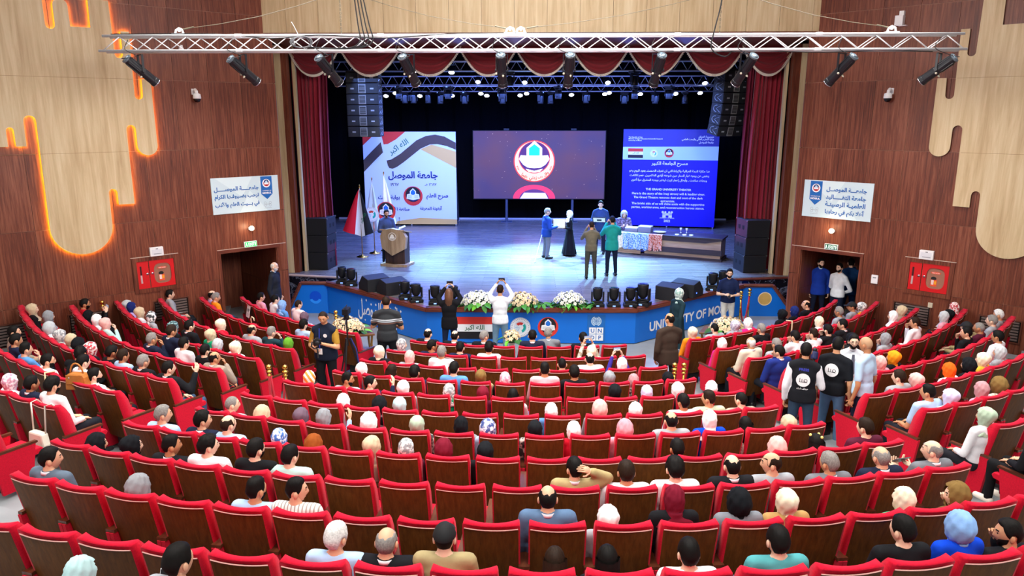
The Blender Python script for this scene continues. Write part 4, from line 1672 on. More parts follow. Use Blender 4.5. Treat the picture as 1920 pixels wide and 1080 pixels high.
CROWD = """
C 1 0 0.04 -0.04 -0.06 b k suitk 0 rest
C 1 1 0.08 -0.04 -0.07 b k suitk 0 rest
C 1 2 0.15 -0.04 -0.04 m g suitk -50 rest
C 1 4 0.03 -0.02 0 m k suitn 0 rest
C 1 5 -0.18 0.06 0 m g suitg -25 lean
C 1 6 -0.04 -0.04 -0.05 m k suitk 0 rest
C 2 0 -0.02 -0.04 -0.06 h Gp grey -60 rest
C 2 1 0.04 -0.04 -0.1 m k navy -50 rest
C 2 2 0.06 -0.04 -0.08 m k navy 0 rest
C 2 3 0.07 -0.04 -0.05 m k white 0 rest
C 2 7 -0.2 -0.04 -0.07 h I pattern 0 phone
C 3 0 0.05 -0.04 -0.01 h I black 0 rest
C 3 1 0.09 -0.04 -0.04 h P grey 0 rest
C 3 2 0.1 0.07 0 m g white 0 rest
C 3 6 0.08 -0.04 -0.11 z k grey 0 rest
C 3 7 0.02 -0.04 -0.03 b k white 0 rest
C 3 8 0.04 -0.04 -0.11 h W purple 0 phone
C 4 0 0.2 -0.04 -0.1 h W grey 0 rest
C 4 1 0.2 -0.04 -0.09 l d white -10 rest
C 4 2 0.03 -0.04 -0.12 m k navy 0 rest
C 4 3 0.16 -0.04 -0.04 m k blue 0 rest
C 4 4 0.06 -0.04 -0.07 h T khaki 0 rest
C 4 5 -0.1 -0.04 -0.11 h Pp black 0 rest
C 4 6 0 -0.04 0 f k pink 0 rest
C 4 7 -0.07 -0.04 -0.04 m k black 0 chin
C 4 8 -0.05 -0.04 -0.11 h G black 0 rest
C 4 9 -0.2 -0.04 -0.15 h D pattern 0 rest
C 4 10 -0.17 -0.04 -0.14 h K black 0 rest
C 5 0 0.08 -0.04 -0.11 h Op orange 0 rest
C 5 1 0.2 -0.04 -0.09 f k grey -60 rest
C 5 2 0.03 -0.04 -0.11 m k navy -70 raise
C 5 3 0.03 -0.04 -0.11 h W grey 0 rest
C 5 4 0.2 -0.04 -0.12 h Wp green 0 rest
C 5 5 0.17 -0.04 -0.13 h R maroon 0 rest
C 5 6 0.07 -0.04 -0.15 l k white 0 rest
C 5 9 -0.06 -0.04 -0.11 h K black 0 rest
C 5 10 -0.12 -0.04 -0.12 h L black 0 rest
C 5 11 -0.19 -0.04 -0.12 h W black 0 rest
C 5 12 -0.2 -0.04 -0.1 h W grey 0 rest
C 6 2 0.2 -0.04 -0.16 h W white 0 rest
C 6 3 0.2 -0.04 -0.12 h K grey 0 rest
C 6 4 -0.06 -0.04 -0.11 h A grey 0 rest
C 6 8 -0.15 -0.04 -0.11 h W blue 0 rest
C 6 9 -0.03 -0.04 -0.11 h P grey 0 rest
C 6 10 -0.09 -0.04 -0.12 h W grey 0 rest
C 6 11 0.05 -0.04 -0.08 m k white 15 rest
C 6 12 -0.13 -0.04 -0.07 f d lgreen 35 rest
C 6 13 -0.2 -0.04 -0.1 z k beige 20 rest
C 7 0 0.16 -0.04 -0.14 z g grey -40 rest
C 7 1 0.1 -0.04 -0.15 h B white 0 rest
C 7 2 0.13 -0.04 -0.14 h V white 0 rest
C 7 3 -0.11 -0.04 -0.12 h G lblue -15 raise
C 7 4 -0.04 -0.04 -0.13 h W grey 0 rest
C 7 5 0.05 -0.04 -0.12 h S pattern 0 rest
C 7 6 0.06 -0.04 -0.11 h K grey 0 rest
C 7 7 -0.16 -0.04 -0.12 h Rp lblue 0 rest
C 7 8 -0.12 -0.04 -0.11 h K pattern 0 chin
C 7 9 -0.19 -0.04 -0.12 h W red 0 rest
C 7 10 -0.1 -0.04 -0.11 h Pp2 pinkc 0 rest
C 7 11 -0.05 -0.04 -0.08 b k grey 0 rest
C 7 12 -0.12 -0.04 -0.05 h W royal 0 rest
C 7 13 -0.19 -0.04 -0.14 l k pattern 0 rest
C 7 14 -0.15 -0.04 -0.16 h B black 0 rest
C 8 0 0.14 -0.04 -0.1 m g lblue -40 rest
C 8 1 0.2 -0.04 -0.08 m k suitn -35 rest
C 8 2 -0.01 -0.04 -0.09 b d lblue -15 rest
C 8 3 0.15 -0.04 -0.12 h Cp blue 0 rest
C 8 4 0.03 -0.04 -0.16 h U grey 0 rest
C 8 5 0.2 -0.04 -0.15 h B beige -15 rest
C 8 6 0.04 -0.04 -0.14 h Wp maroon 0 rest
C 8 7 -0.08 -0.04 -0.12 h R black 0 rest
C 8 8 -0.16 -0.04 -0.14 h K black 0 rest
C 8 12 -0.2 -0.04 -0.14 m k navy 0 chin
C 8 14 -0.13 -0.04 -0.13 h P white 0 rest
C 8 15 -0.2 -0.04 -0.14 g k pinkc 0 rest
C 8 16 -0.09 -0.04 -0.04 m d maroon 25 rest
C 9 0 0.2 -0.04 -0.15 h K black -35 rest
C 9 1 0.14 -0.04 -0.13 h K black -35 rest
C 9 2 0.07 -0.04 -0.1 f k suitk -35 rest
C 9 3 -0.02 -0.04 -0.04 m k white -30 rest
C 9 4 -0 -0.04 -0.01 m k black -20 rest
C 9 5 -0.17 -0.04 -0.07 m k mint -15 rest
C 9 10 0.01 -0.04 -0.04 m k tan 25 scratch
C 9 11 -0.02 -0.04 -0.12 m d white 0 rest
C 9 12 -0.08 -0.04 -0.1 m k white 0 rest
C 9 13 -0.05 -0.04 -0.08 b k suitk 0 rest
C 9 14 -0.19 -0.04 -0.08 b d grey 60 rest
C 9 15 -0.11 -0.04 -0.11 m g suitg 15 rest
C 9 16 -0.06 -0.04 -0.1 b g suitn 5 rest
C 9 17 -0 -0.04 -0.07 b g suitg 50 tablet
C 10 0 -0.03 -0.04 -0.07 m k suitb -45 rest
C 10 2 -0.06 -0.04 -0.14 h G grey -25 rest
C 10 4 0.03 -0.04 -0.11 f k lblue -20 rest
C 10 5 -0.13 -0.04 -0.07 f k stripe -60 rest
C 10 9 -0.08 -0.04 -0.05 b k bluegrey 0 rest
C 10 10 -0.11 -0.04 -0.18 h W grey 0 rest
C 10 11 -0.09 -0.04 0 h R black 0 rest
C 10 12 -0.07 -0.04 -0.02 h K greyb 0 rest
C 10 13 -0.2 -0.04 -0.04 h I tanb 0 rest
C 10 15 -0.18 -0.04 -0.12 h I green 15 rest
C 10 16 -0.2 -0.04 -0.14 h T brown 70 chin
C 11 5 0.1 -0.04 -0.1 m w lblue -25 rest
C 11 6 -0.07 -0.04 -0.1 b g suitk 0 rest
C 11 7 -0.18 -0.04 -0.04 c k khaki 0 rest
C 11 8 0.1 -0.04 -0.16 l d teal 0 rest
C 11 9 -0.07 -0.04 -0.14 l k black 0 rest
C 11 10 -0.01 -0.04 -0.14 m k white 0 rest
C 11 11 0.12 -0.04 -0.08 m k teal 5 rest
C 11 13 -0.01 -0.04 -0.04 m k black 20 rest
C 11 14 -0.07 0.01 0 h C royal 10 rest
C 11 15 -0.2 -0.04 -0.14 m k suitk 60 chin
C 12 1 -0.18 -0.04 -0.01 h A grey -20 rest
C 12 2 -0.1 0.04 0 m k grey -20 rest
L 6 11 -0.12 -0.04 -0.02 h B black -10 rest
L 6 9 -0.2 0.11 0 h G pattern 0 rest
L 6 8 0.08 -0.04 -0.01 h Gl white 0 rest
L 6 7 0.2 -0.04 -0.03 h Gp pattern 0 rest
L 6 6 0.19 -0.04 -0.02 h B grey 0 rest
L 6 5 -0.01 -0.04 -0.01 h K black 0 rest
L 6 4 -0.08 -0.04 -0.02 h Rp2 black 0 rest
L 6 3 -0 -0.04 -0.01 m k black 0 rest
L 6 2 -0.2 -0.02 0 m d lblue 0 rest
L 6 1 -0.16 -0.04 -0.01 m g suitk 0 rest
L 6 0 -0.08 -0.04 -0.04 m k suitk -10 raise
L 5 10 0.2 -0.04 -0.1 h K black 0 phone
L 5 11 -0.03 -0.04 -0.04 m k red 0 rest
L 5 8 -0.07 -0.04 0 h W white 0 rest
L 5 7 -0.18 0.01 0 h P mint 0 chin
L 5 3 -0.2 0.32 0.1 m d suitn 0 rest
L 5 4 0.2 0.01 0 m g suitn 0 chin
L 5 2 -0.15 0.2 0 m k white 0 rest
L 5 1 -0.05 0.18 0 m k black 0 rest
L 5 0 -0.1 -0.04 -0.01 b k suitbe -10 chin
L 4 11 0.2 -0.04 -0.09 h Gl lavender 0 rest
L 4 10 0.2 -0.04 -0.04 h N lavender 0 rest
L 4 8 -0.15 -0.02 0 h B white 0 rest
L 4 7 -0.06 0.02 0 h Kp grey 0 rest
L 4 5 -0.05 0.05 0 h Qp black 0 rest
L 4 4 -0.2 0.15 0 m k suitk 0 rest
L 4 3 0.04 0.2 0 h B green 0 rest
L 4 2 0.05 -0.04 -0.03 h Gl grey 0 rest
L 4 1 0.03 -0.04 -0.01 h I white 0 rest
L 3 10 -0.2 -0.04 0 m k grey 0 rest
L 3 4 -0.06 -0 0 h I red 0 rest
L 3 2 -0.17 0.04 0 b k grey 0 raise
L 3 1 -0.2 0.14 0 f g tealg 0 chin
L 3 0 -0.04 -0.04 -0.02 h E black 0 rest
L 2 9 -0.07 -0.04 -0.02 b k lavender 0 rest
L 2 8 -0.2 -0.04 0 m g orange 0 rest
L 2 1 -0.18 0.18 0 m k lblue 0 rest
L 1 7 -0.2 0.07 0 m k pinkc 0 rest
L 1 6 -0.2 0.22 0 m k white 0 rest
L 1 5 -0.2 0.2 0 h C blue 0 rest
L 1 4 -0.2 0.32 0.06 z d pinkw 0 rest
L 1 3 0.04 -0.01 0 h V grey 0 rest
L 7 7 -0.2 0.16 0 m k beige -10 rest
L 7 6 -0.14 0.02 0 m k navy 0 rest
L 7 5 -0.05 -0.04 -0.03 f k blue 0 chin
L 7 4 0.2 -0.04 -0.05 m k white -10 rest
L 7 3 -0.2 0.15 0 m k black 40 lean
L 7 2 -0.16 0.15 0 m k white -5 rest
L 7 1 -0.09 -0.04 -0.04 m k white -20 rest
L 8 2 -0.11 -0.04 -0.02 h Pp white 0 rest
L 8 1 -0.2 -0.01 0 m k suitn 0 rest
L 8 0 -0.2 -0.04 0.06 m k white 0 rest
R 1 0 -0.02 0.04 0 h I orange 0 rest
R 1 1 -0.02 -0.02 0 z k grey 0 rest
R 1 2 0.04 0.08 0 h Lp grey 0 rest
R 1 3 -0.14 0.06 0 h W magenta 0 rest
R 1 5 0.01 0.1 0 h K black 0 rest
R 1 6 -0.02 0.08 0 h N black 0 rest
R 1 7 0.09 0.05 0 b k black 20 rest
R 2 0 -0.01 -0.04 -0.01 h W magenta 10 rest
R 2 2 0.2 0.28 0 m g black 5 rest
R 2 5 0.2 0.08 0 h I white 0 rest
R 2 7 0.01 0.05 0 m g grey 10 rest
R 2 8 0.15 -0 0 c k grey 20 rest
R 2 9 -0.02 -0.04 -0.02 h Wp orange 15 rest
R 3 0 0.2 0.26 0 b w creamsuit 0 rest
R 3 1 0.06 0.02 0 m g grey 0 rest
R 3 2 0.2 0.22 0 m k white 0 chin
R 3 3 0.13 0.2 0 f d white 10 chin
R 3 4 0.06 0.2 0 m k black 10 chin
R 3 5 0.14 0.28 0 m k suitk 15 rest
R 3 8 0.15 -0.02 0 h W white 30 rest
R 3 9 0.12 -0.04 -0.01 h B beige 15 rest
R 4 0 0.07 0.32 0 m k suitbl 30 chin
R 4 3 0.2 0.32 0.07 h K black 0 rest
R 4 5 -0.15 0.1 0 h G grey 15 chin
R 4 7 0.2 0.17 0 m d white 20 chin
R 4 9 0.17 -0.02 0 h Gl pinkc 10 rest
R 4 10 -0.1 -0.04 -0.02 h K black 15 rest
R 4 11 -0.01 -0.04 0 h Rp2 red 0 rest
R 5 0 0.04 0.15 0 h B peach 0 rest
R 5 2 0.03 -0.02 0 h P pinkc 0 rest
R 5 3 -0.12 0.05 0 h Y black 30 rest
R 5 7 0.2 0.04 0 m k black 20 chin
R 5 8 0.2 -0.02 0 z g maroon 10 rest
R 5 9 -0.2 -0.04 -0.08 c k khaki 10 lean
R 5 10 -0.1 -0.04 -0.02 m g grey 0 rest
R 5 11 -0.07 -0.04 -0.04 m w grey 0 rest
R 6 7 0.2 0.32 0.03 m k white 0 rest
R 6 1 0.05 -0.04 -0.01 m d grey 25 rest
R 6 2 -0.2 -0.04 -0.04 h P pinkc 15 rest
R 6 3 0.04 -0.04 -0.01 h O white 10 rest
R 6 4 -0.02 -0.04 0 h K black 30 rest
R 6 5 -0.05 0.02 0 h I yellow 20 rest
R 6 6 -0.01 0.02 0 h Gl grey 15 rest
R 7 0 0.2 0.05 0 f k lblue 30 rest
R 7 1 -0.11 -0.04 -0.05 h L white 20 chin
R 7 2 -0.02 -0.04 -0.01 h D pinkc 0 rest
R 7 3 -0.2 -0.04 -0.01 h T pattern 0 rest
R 8 0 -0.2 -0.04 -0.01 h S white 20 rest
"""
scarf_kind = ['bun', 'tight', 'loose']
rng = random.Random(11)
PHONE = MB().box(-.036, .036, -.005, .005, -.075, .075).box(-.033, .033, -.0056, .0056, -.070, .070, 1)
phone_me = PHONE.mesh('phone', [mat('phone_black', '101114', .3), mat('phone_screen_lit', '8fa0b8', .2, emit=.5)])
PPL = {}
SUITS = ('suit', 'creamsuit', 'bluegrey', 'greyb', 'tanb', 'tan', 'peach')
nidx = 0
for line in CROWD.strip().split('\n'):
    b, n, k, dx, dy, dz, cov, cc, top, yaw, pose = line.split()
    n, k, dx, dy, dz, yaw = int(n), int(k), float(dx), float(dy), float(dz), int(yaw)
    nidx += 1
    if b != 'C':
        dz -= .07
    if b == 'L' and pose in ('chin', 'raise'):
        pose += 'l' if pose == 'chin' else ''
    if b == 'L' and pose == 'chinl':
        pose = 'chin'
    p, a = seat_place(b, n, k)
    c_, s_ = math.cos(a), math.sin(a)
    loc = Vector((p.x + dx * c_ - dy * s_, p.y + dx * s_ + dy * c_, p.z + dz))
    jk = top.startswith('suit') or top in SUITS
    wt, ht = TOPS[top]
    if top == 'pattern':
        tm = pattern('cloth_pattern_%d' % (nidx % 3), ('c9c4ba', '2a2a2c', '9b8f7a')[nidx % 3], ('3b3a3a', 'd8d8d4', 'd9d2c2')[nidx % 3], 16)
    elif top == 'stripe':
        tm = pattern('cloth_striped', 'efece6', '9f9a92', 9, 'x', .75)
    else:
        tm = cloth(wt, ht)
    female = cov in 'hlg'
    sc = .965 if female else 1.0
    yw = {True: yaw}[True]
    yq = min((-65, -40, -20, 0, 20, 40, 65), key=lambda q: abs(q - (yaw if abs(yaw) > 9 else 0)))
    pq = -8 if (nidx % 4 == 1 and yq == 0) else 0
    kw = {}
    if cov == 'h':
        if cc in PAT:
            w_, c1, c2, ps = PAT[cc]
            cm = pattern('scarf_' + cc, c1, c2, ps if ps else 5, 'noise' if ps else 'd')
        else:
            w_, c1 = SC[cc]
            cm = mat('scarf_' + cc, c1, .85, noise=.07, nscale=16, spec=.12, bump=.4)
        kind = scarf_kind[nidx % 3] if n > 5 else scarf_kind[nidx % 2]
        who = 'person in %s headscarf and %s' % (w_, wt)
        cover = kind
    elif cov == 'c':
        cover, cm = 'cap', mat('cap_black', '141416', .8)
        who = 'person in black cap and %s' % wt
    else:
        adj, cover = HW[cov]
        if cov == 'm' and cc == 'k' and nidx % 5 == 0:
            cover = 'curly'
        cm = hair_mat(cc)
        who = 'person with %s %s hair, %s' % (adj, HAIRC[cc][0], wt)
        if jk:
            kw['collar'] = mat('shirt_collar', 'e6e8ee', .7)
        if cov in 'mf' and nidx % 3 == 0 and cc == 'k':
            kw['beard'] = cc
    leg = cloth('dark trousers', '1d2028') if not female else (cloth('dark skirt', '202027') if nidx % 2 else tm)
    if nidx % 4 == 0 and not female:
        leg = cloth('jeans', '3d5573')
    short = (top in ('lblue', 'blue', 'teal', 'mint', 'khaki') and not female and nidx % 2 == 0) or (top == 'lblue' and b == 'R')
    lab = '%s, %s' % (who, seat_name(b, n, k).replace(' from stage', '').replace(' block', ''))
    o, P = make_person(lab, pose, True, loc, a, cover, cm, tm, leg, yq, pq, 'short' if short else 'long', jk, scale=sc * rng.uniform(.985, 1.015), skin=rng.choice((0, 0, 1, 2, 2, 3)) if not female else rng.choice((0, 2)),
                       group='seated audience', girth=.94 if female else rng.uniform(.98, 1.06), **kw)
    PPL[(b, n, k)] = (o, P)
    if cov == 'g':
        mb = MB()
        for q in (-60, 60, 150):
            c0 = head_pt(q, 52, .03)
            mb.ell(c0, (.02, .02, .02), None, 8, 6)
        put('flower_clip', mb.mesh('flower_clip', [mat('clip_yellow', 'e6dc7a', .6)], True), o, None, *P['head'])
    if pose == 'phone':
        h = (P['J']['wrist'][0] + P['J']['wrist'][1]) / 2
        w = o.matrix_basis @ (h + Vector((0, .06, .10)))
        q = link('phone', phone_me, None, w, (rad(-12), rad(90), a))
        tag(q, 'dark phone held up by %s' % ' '.join(who.split()[1:5]) + ' in the %s block' % BLOCK[b], 'phone')
    if pose == 'tablet':
        w = o.matrix_basis @ (P['J']['wrist'][0] * .5 + P['J']['wrist'][1] * .5 + Vector((0, .09, .03)))
        q = obj('tablet', MB().box(-.09, .09, -.005, .005, -.12, .12), mat('tablet_grey', '55585c', .4), None, loc=w, rot=(rad(50), 0, a))
        tag(q, 'grey tablet held by the seated person in grey suit, right aisle end', 'tablet')
# ================================================================ THE HALL TRUSS
TY, TZ0, TZ1, TX0, TX1, TD = 14.6, 6.845, 7.115, -8.15, 7.95, .27
tr = thing('lighting_truss', 'long silver box truss hung across the hall in front of the stage', 'truss', (0, TY, 6.98))


def bar(parent, name, a, b, r, m, seg=8):
    return obj(name, MB().tube([a, b], r, seg), m, parent, smooth=True)


zc = 6.98
for y in (-.135, .135):
    bar(tr, 'chord', (TX0 - .1, y, TZ0 - zc), (TX1 + .08, y, TZ0 - zc), .026, steel)
    bar(tr, 'chord', (TX0, y, TZ1 - zc), (TX1, y, TZ1 - zc), .026, steel)
nb = 25
st = (TX1 - TX0) / nb
L0 = MB().tube([(-st / 4, 0, -.115), (st / 4, 0, .115)], .010, 6).mesh('brace', [steel], True)
L1 = MB().tube([(-st / 4, 0, .115), (st / 4, 0, -.115)], .010, 6).mesh('brace', [steel], True)
for y, sh in ((-.135, 0.0), (.135, .5)):
    for k in range(nb * 2 - (1 if sh else 0)):
        link('brace', L0 if k % 2 == 0 else L1, tr, (TX0 + st * (.25 + sh * .5 + k * .5), y, 0))
L2 = MB().tube([(-st / 4, -.13, 0), (st / 4, .13, 0)], .010, 6).mesh('brace', [steel], True)
L3 = MB().tube([(-st / 4, .13, 0), (st / 4, -.13, 0)], .010, 6).mesh('brace', [steel], True)
for k in range(nb):
    link('brace', L2 if k % 2 == 0 else L3, tr, (TX0 + st * (.5 + k), 0, TZ0 - zc))
for x in (TX0 + 2.6, TX0 + 5.3, -.2, 2.7, 5.3):
    for z_ in (TZ0, TZ1):
        obj('splice', MB().lathe([(.034, -.06), (.034, .06)], (x, -.135, z_ - zc), 10, axis='x'), steel, tr)
# white eye plates on the truss and the wires that go up from them
plates = [(-6.73, 'above its left end'), (-.42, 'left of its middle'), (-.22, 'right of its middle'), (6.68, 'above its right end')]
for x, w in plates:
    mb = MB().box(-.11, .11, -.09, .09, 0, .03)
    mb.tube([(-.08, 0, .03), (-.06, 0, .09), (0, 0, .125), (.06, 0, .10), (.08, 0, .03)], .022, 8)
    mb.lathe([(.022, -.03), (.022, .03)], (0, 0, .085), 10, axis='y')
    tag(obj('eye_plate', mb, white, smooth=True, loc=(x, TY, TZ1 + .022)), 'white rounded lifting eye on the hall truss, ' + w, 'lifting eye')
up = [(-3.55, 'left'), (3.62, 'right')]
for x, w in up:
    mb = MB().box(-.16, .16, -.12, .12, -.03, .03).lathe([(.04, -.06), (.06, -.03)], (-.11, 0, 0), 10).lathe([(.04, -.06), (.06, -.03)], (.11, 0, 0), 10)
    mb.tube([(0, 0, .03), (0, 0, 2.2)], .02, 8)
    tag(obj('ceiling_anchor', mb, white, loc=(x, TY, 7.92)), 'white ceiling anchor plate above the %s half of the hall truss' % w, 'anchor')
wires = [(-6.73, -3.65, 'from the left end up to the left anchor'), (-.42, -3.45, 'from the middle up to the left anchor'), (-.22, 3.52, 'from the middle up to the right anchor'), (6.68, 3.72, 'from the right end up to the right anchor')]
for a, b_, w in wires:
    mb = MB()
    p, q = Vector((a, TY, TZ1 + .13)), Vector((b_, TY, 7.89))
    mb.tube([p.lerp(q, t) - Vector((0, 0, .10 * math.sin(PI * t))) for t in (0, .1, .25, .5, .75, .9, 1)], .006, 6)
    for t in (.06, .9):
        c = p.lerp(q, t) - Vector((0, 0, .1 * math.sin(PI * t)))
        mb.tube([c - (q - p).normalized() * .11, c + (q - p).normalized() * .11], .014, 6)
    tag(obj('steel_wire', mb, mat('dull_wire', '6d6552', .5)), 'thin steel wire sloping ' + w, 'wire')
for x, w in ((-3.62, 'left'), (3.5, 'right')):
    mb = MB()
    for k in range(11):
        z = 7.86 - k * .067
        mb.tube([(x + .012 * math.cos(q) * (1 if k % 2 else .4), TY + .012 * math.cos(q) * (.4 if k % 2 else 1), z + .03 * math.sin(q)) for q in (0, 1.05, 2.1, 3.14, 4.19, 5.24)], .0055, 5, closed=True)
    tag(obj('chain', mb, mat('chain_steel', '7c7563', .4, metal=.6)), 'steel chain hanging from the %s anchor to the truss' % w, 'chain')
# cables
rng = random.Random(5)


def cable(name, label, pts, r=.011, m=cable_m):
    P_ = [Vector(p) for p in pts]
    out = []
    for i in range(len(P_) - 1):
        a, b_ = P_[i], P_[i + 1]
        p0 = P_[i - 1] if i else a
        p3 = P_[i + 2] if i + 2 < len(P_) else b_
        for t in (0, .25, .5, .75):
            out.append(.5 * ((2 * a) + (b_ - p0) * t + (2 * p0 - 5 * a + 4 * b_ - p3) * t * t + (3 * a - p0 - 3 * b_ + p3) * t ** 3))
    out.append(P_[-1])
    return tag(obj(name, MB().tube(out, r, 6), m, smooth=True), label, 'cable')


for k in range(4):
    o_ = .05 * k
    cable('hanging_cable', ('first', 'second', 'third', 'fourth')[k] + ' black cable from left, dropping from ceiling to the left of the truss',
          [(-3.38 + o_ * .6, TY - .02 * k, 9.6), (-3.33 + o_, TY - .1, 8.0), (-3.26 + o_ * 1.4, TY - .16, 7.3), (-3.24 + o_ * 1.6, TY - .17, 7.0), (-3.5 + o_, TY - .16, 6.88), (-4.2 - o_, TY - .15, 6.9)], .012)
cable('hanging_cable', 'single black cable dropping from ceiling to the right part of the truss', [(3.55, TY - .03, 9.6), (3.5, TY - .1, 7.9), (3.37, TY - .16, 7.2), (3.33, TY - .17, 6.86), (3.6, TY - .1, 6.72), (3.75, TY - .1, 6.84)], .012)
mb_pts = []
for k in range(22):
    q = k / 21 * 2 * PI * 2.6
    mb_pts.append((-4.38 + .19 * math.cos(q) + .012 * k / 3, TY - .17 - .002 * k, 6.99 + .10 * math.sin(q)))
cable('cable_coil', 'coil of grey cable hung on the left part of the truss', mb_pts, .010, mat('grey_cable', '6f7074', .6))
cable('truss_cable', 'black cable running along the top of the truss', [(-8.0, TY - .1, 7.15), (-6.0, TY - .12, 7.145), (-4.9, TY - .17, 7.06), (-4.0, TY - .17, 7.12), (-2.8, TY - .17, 7.06), (-1.6, TY - .15, 7.13), (0, TY - .13, 7.145), (3.0, TY - .12, 7.145)], .010)
cable('truss_cable', 'black cable looped under the right part of the truss', [(2.2, TY - .12, 6.83), (3.2, TY - .15, 6.8), (4.2, TY - .12, 6.82), (5.4, TY - .15, 6.79), (6.4, TY - .12, 6.82), (7.4, TY - .15, 6.8)], .010)
cable('loose_strap', 'short white cable tie end poking up from the truss', [(-4.42, TY - .1, 7.14), (-4.47, TY - .1, 7.25), (-4.53, TY - .1, 7.36)], .006, white)

# profile spotlights
body_m = mat('spot_body_black', '16181f', .42)


def profile_spot():
    t = thing('profile_spotlight', '', 'spotlight')
    mb = MB().lathe([(.0, -.33), (.075, -.33), (.085, -.31), (.088, -.02), (.083, .0), (.083, .02), (.088, .03), (.088, .26), (.095, .27), (.098, .33), (.086, .33)], (0, 0, 0), 18, axis='y')
    for k in range(8):
        q = 2 * PI * k / 8 + .2
        mb.box(-.006 + .09 * math.cos(q), .006 + .09 * math.cos(q), -.27, -.04, -.006 + .09 * math.sin(q), .006 + .09 * math.sin(q))
    obj('barrel', mb, body_m, t, smooth=False)
    obj('rear_cap', MB().lathe([(.088, -.35), (.093, -.345), (.093, -.32), (.085, -.31)], (0, 0, 0), 18, axis='y'), mat('spot_cap_grey', '5d6a72', .35), t)
    obj('rear_glass', MB().lathe([(.078, -.352), (.04, -.366), (.0, -.37)], (0, 0, 0), 16, axis='y'), glass, t, smooth=True)
    lens = obj('lens', MB().lathe([(.0, .335), (.06, .333), (.08, .325)], (0, 0, 0), 16, axis='y'), mat('lens_lit', '8f9dff', .2, emit=2.2), t)
    obj('lens_ring', MB().tube([(.092 * math.cos(2 * PI * k / 18), .335, .092 * math.sin(2 * PI * k / 18)) for k in range(18)], .009, 6, closed=True), chrome, t, smooth=True)
    y = MB()
    y.box(-.115, -.103, -.02, .02, -.02, .30).box(.103, .115, -.02, .02, -.02, .30).box(-.115, .115, -.02, .02, .29, .305)
    y.lathe([(.03, -.125), (.03, -.10)], (0, 0, 0), 10, axis='x').lathe([(.03, .10), (.03, .125)], (0, 0, 0), 10, axis='x')
    obj('yoke', y, body_m, t)
    kn = MB().ell((-.10, .03, -.06), (.022, .022, .022)).ell((.03, .05, -.10), (.02, .02, .02)).tube([(.03, .05, -.10), (.03, .05, -.13)], .012, 6)
    obj('knob', kn, mat('knob_ivory', 'c9c4ae', .5), t, smooth=True)
    return t


sp0 = profile_spot()
# (x, tilt down, turn)
spots = [(-7.55, 40, -42), (-5.55, 38, -40), (-3.9, 42, -32), (-2.35, 46, -24), (-.58, 52, -4), (.70, 52, 2), (2.38, 50, 10), (4.02, 46, 26), (5.82, 44, 36), (7.62, 38, 46)]
for k, (x, tl, tw) in enumerate(spots):
    R = Euler((0, 0, rad(tw))).to_matrix()
    t = sp0 if k == 0 else dup(sp0)
    t.location = (x, TY + .02, TZ0 - .36)
    t.rotation_euler = (rad(-tl), 0, rad(tw))
    t['label'] = 'black profile spotlight with glass rear cap, %s from left on the hall truss' % ORD[k + 1]
    t['group'] = 'profile spotlights on the hall truss'
    for ch in t.children:
        if ch.name.startswith('yoke'):
            ch.rotation_euler = (rad(tl), 0, 0)
    cable('lamp_cable', 'thin cable curling from truss to profile spotlight %s from left' % ORD[k + 1],
          [(x - .1, TY - .16, TZ0 + .2), (x - .16 - .05 * (k % 2), TY - .2, TZ0 + .02), (x + .06, TY - .2, TZ0 - .1), (x + .3 * math.sin(rad(tw)), TY - .28, TZ0 - .15)], .007)

# ================================================================ SWAGS AND CURTAINS
swag_m = mat('swag_crimson', '740f1c', .8, sheen=.2)
fringe_m = mat('fringe_cream', 'dcd2c0', .8)
sw = [(-7.15, -5.60), (-5.62, -3.82), (-3.88, -2.06), (-2.12, -.43), (-.5, 1.2), (1.12, 2.8), (2.72, 4.42), (4.36, 6.1), (6.02, 7.52)]
for k, (x0, x1) in enumerate(sw):
    w = x1 - x0
    t = thing('curtain_swag', 'crimson draped swag with cream fringe, %s from left above the stage' % ORD[k + 1], 'curtain', ((x0 + x1) / 2, 22.28, 7.62), group='swags of the stage valance')
    nu, nt = 24, 22
    vs, fs = [], []
    def edge(u):
        return -.79 * (1 - abs(u) ** 2.1) - .02
    for j in range(nt + 1):
        tt = j / nt
        for i in range(nu + 1):
            u = -1 + 2 * i / nu
            z = edge(u) * tt + .16 * (1 - tt)
            y = -.085 * math.sin(tt * PI * 8.5) * (1 - .55 * abs(u)) * (.4 + .6 * tt) - .12 * tt * (1 - u * u) + (.02 if k % 2 else 0)
            vs.append((u * w / 2, y, z))
    m = nu + 1
    for j in range(nt):
        for i in range(nu):
            fs.append((j * m + i, (j + 1) * m + i, (j + 1) * m + i + 1, j * m + i + 1))
    obj('drape', MB().add(vs, fs), swag_m, t, smooth=True)
    mb = MB()
    pts = [(u * w / 2, -.12 * (1 - u * u) - .03 + (.02 if k % 2 else 0), edge(u)) for u in [-1 + 2 * i / 30 for i in range(31)]]
    mb.tube(pts, .018, 6)
    for i in range(60):
        u = -1 + 2 * (i + .5) / 60
        p = (u * w / 2, -.12 * (1 - u * u) - .03 + (.02 if k % 2 else 0), edge(u))
        mb.tube([p, (p[0], p[1], p[2] - .07)], [.012, .016], 4)
    f_ = obj('fringe', mb, fringe_m, t)
    f_['kind'] = 'stuff'
curt_m = mat('curtain_wine', '8e1226', .85, sheen=.25)
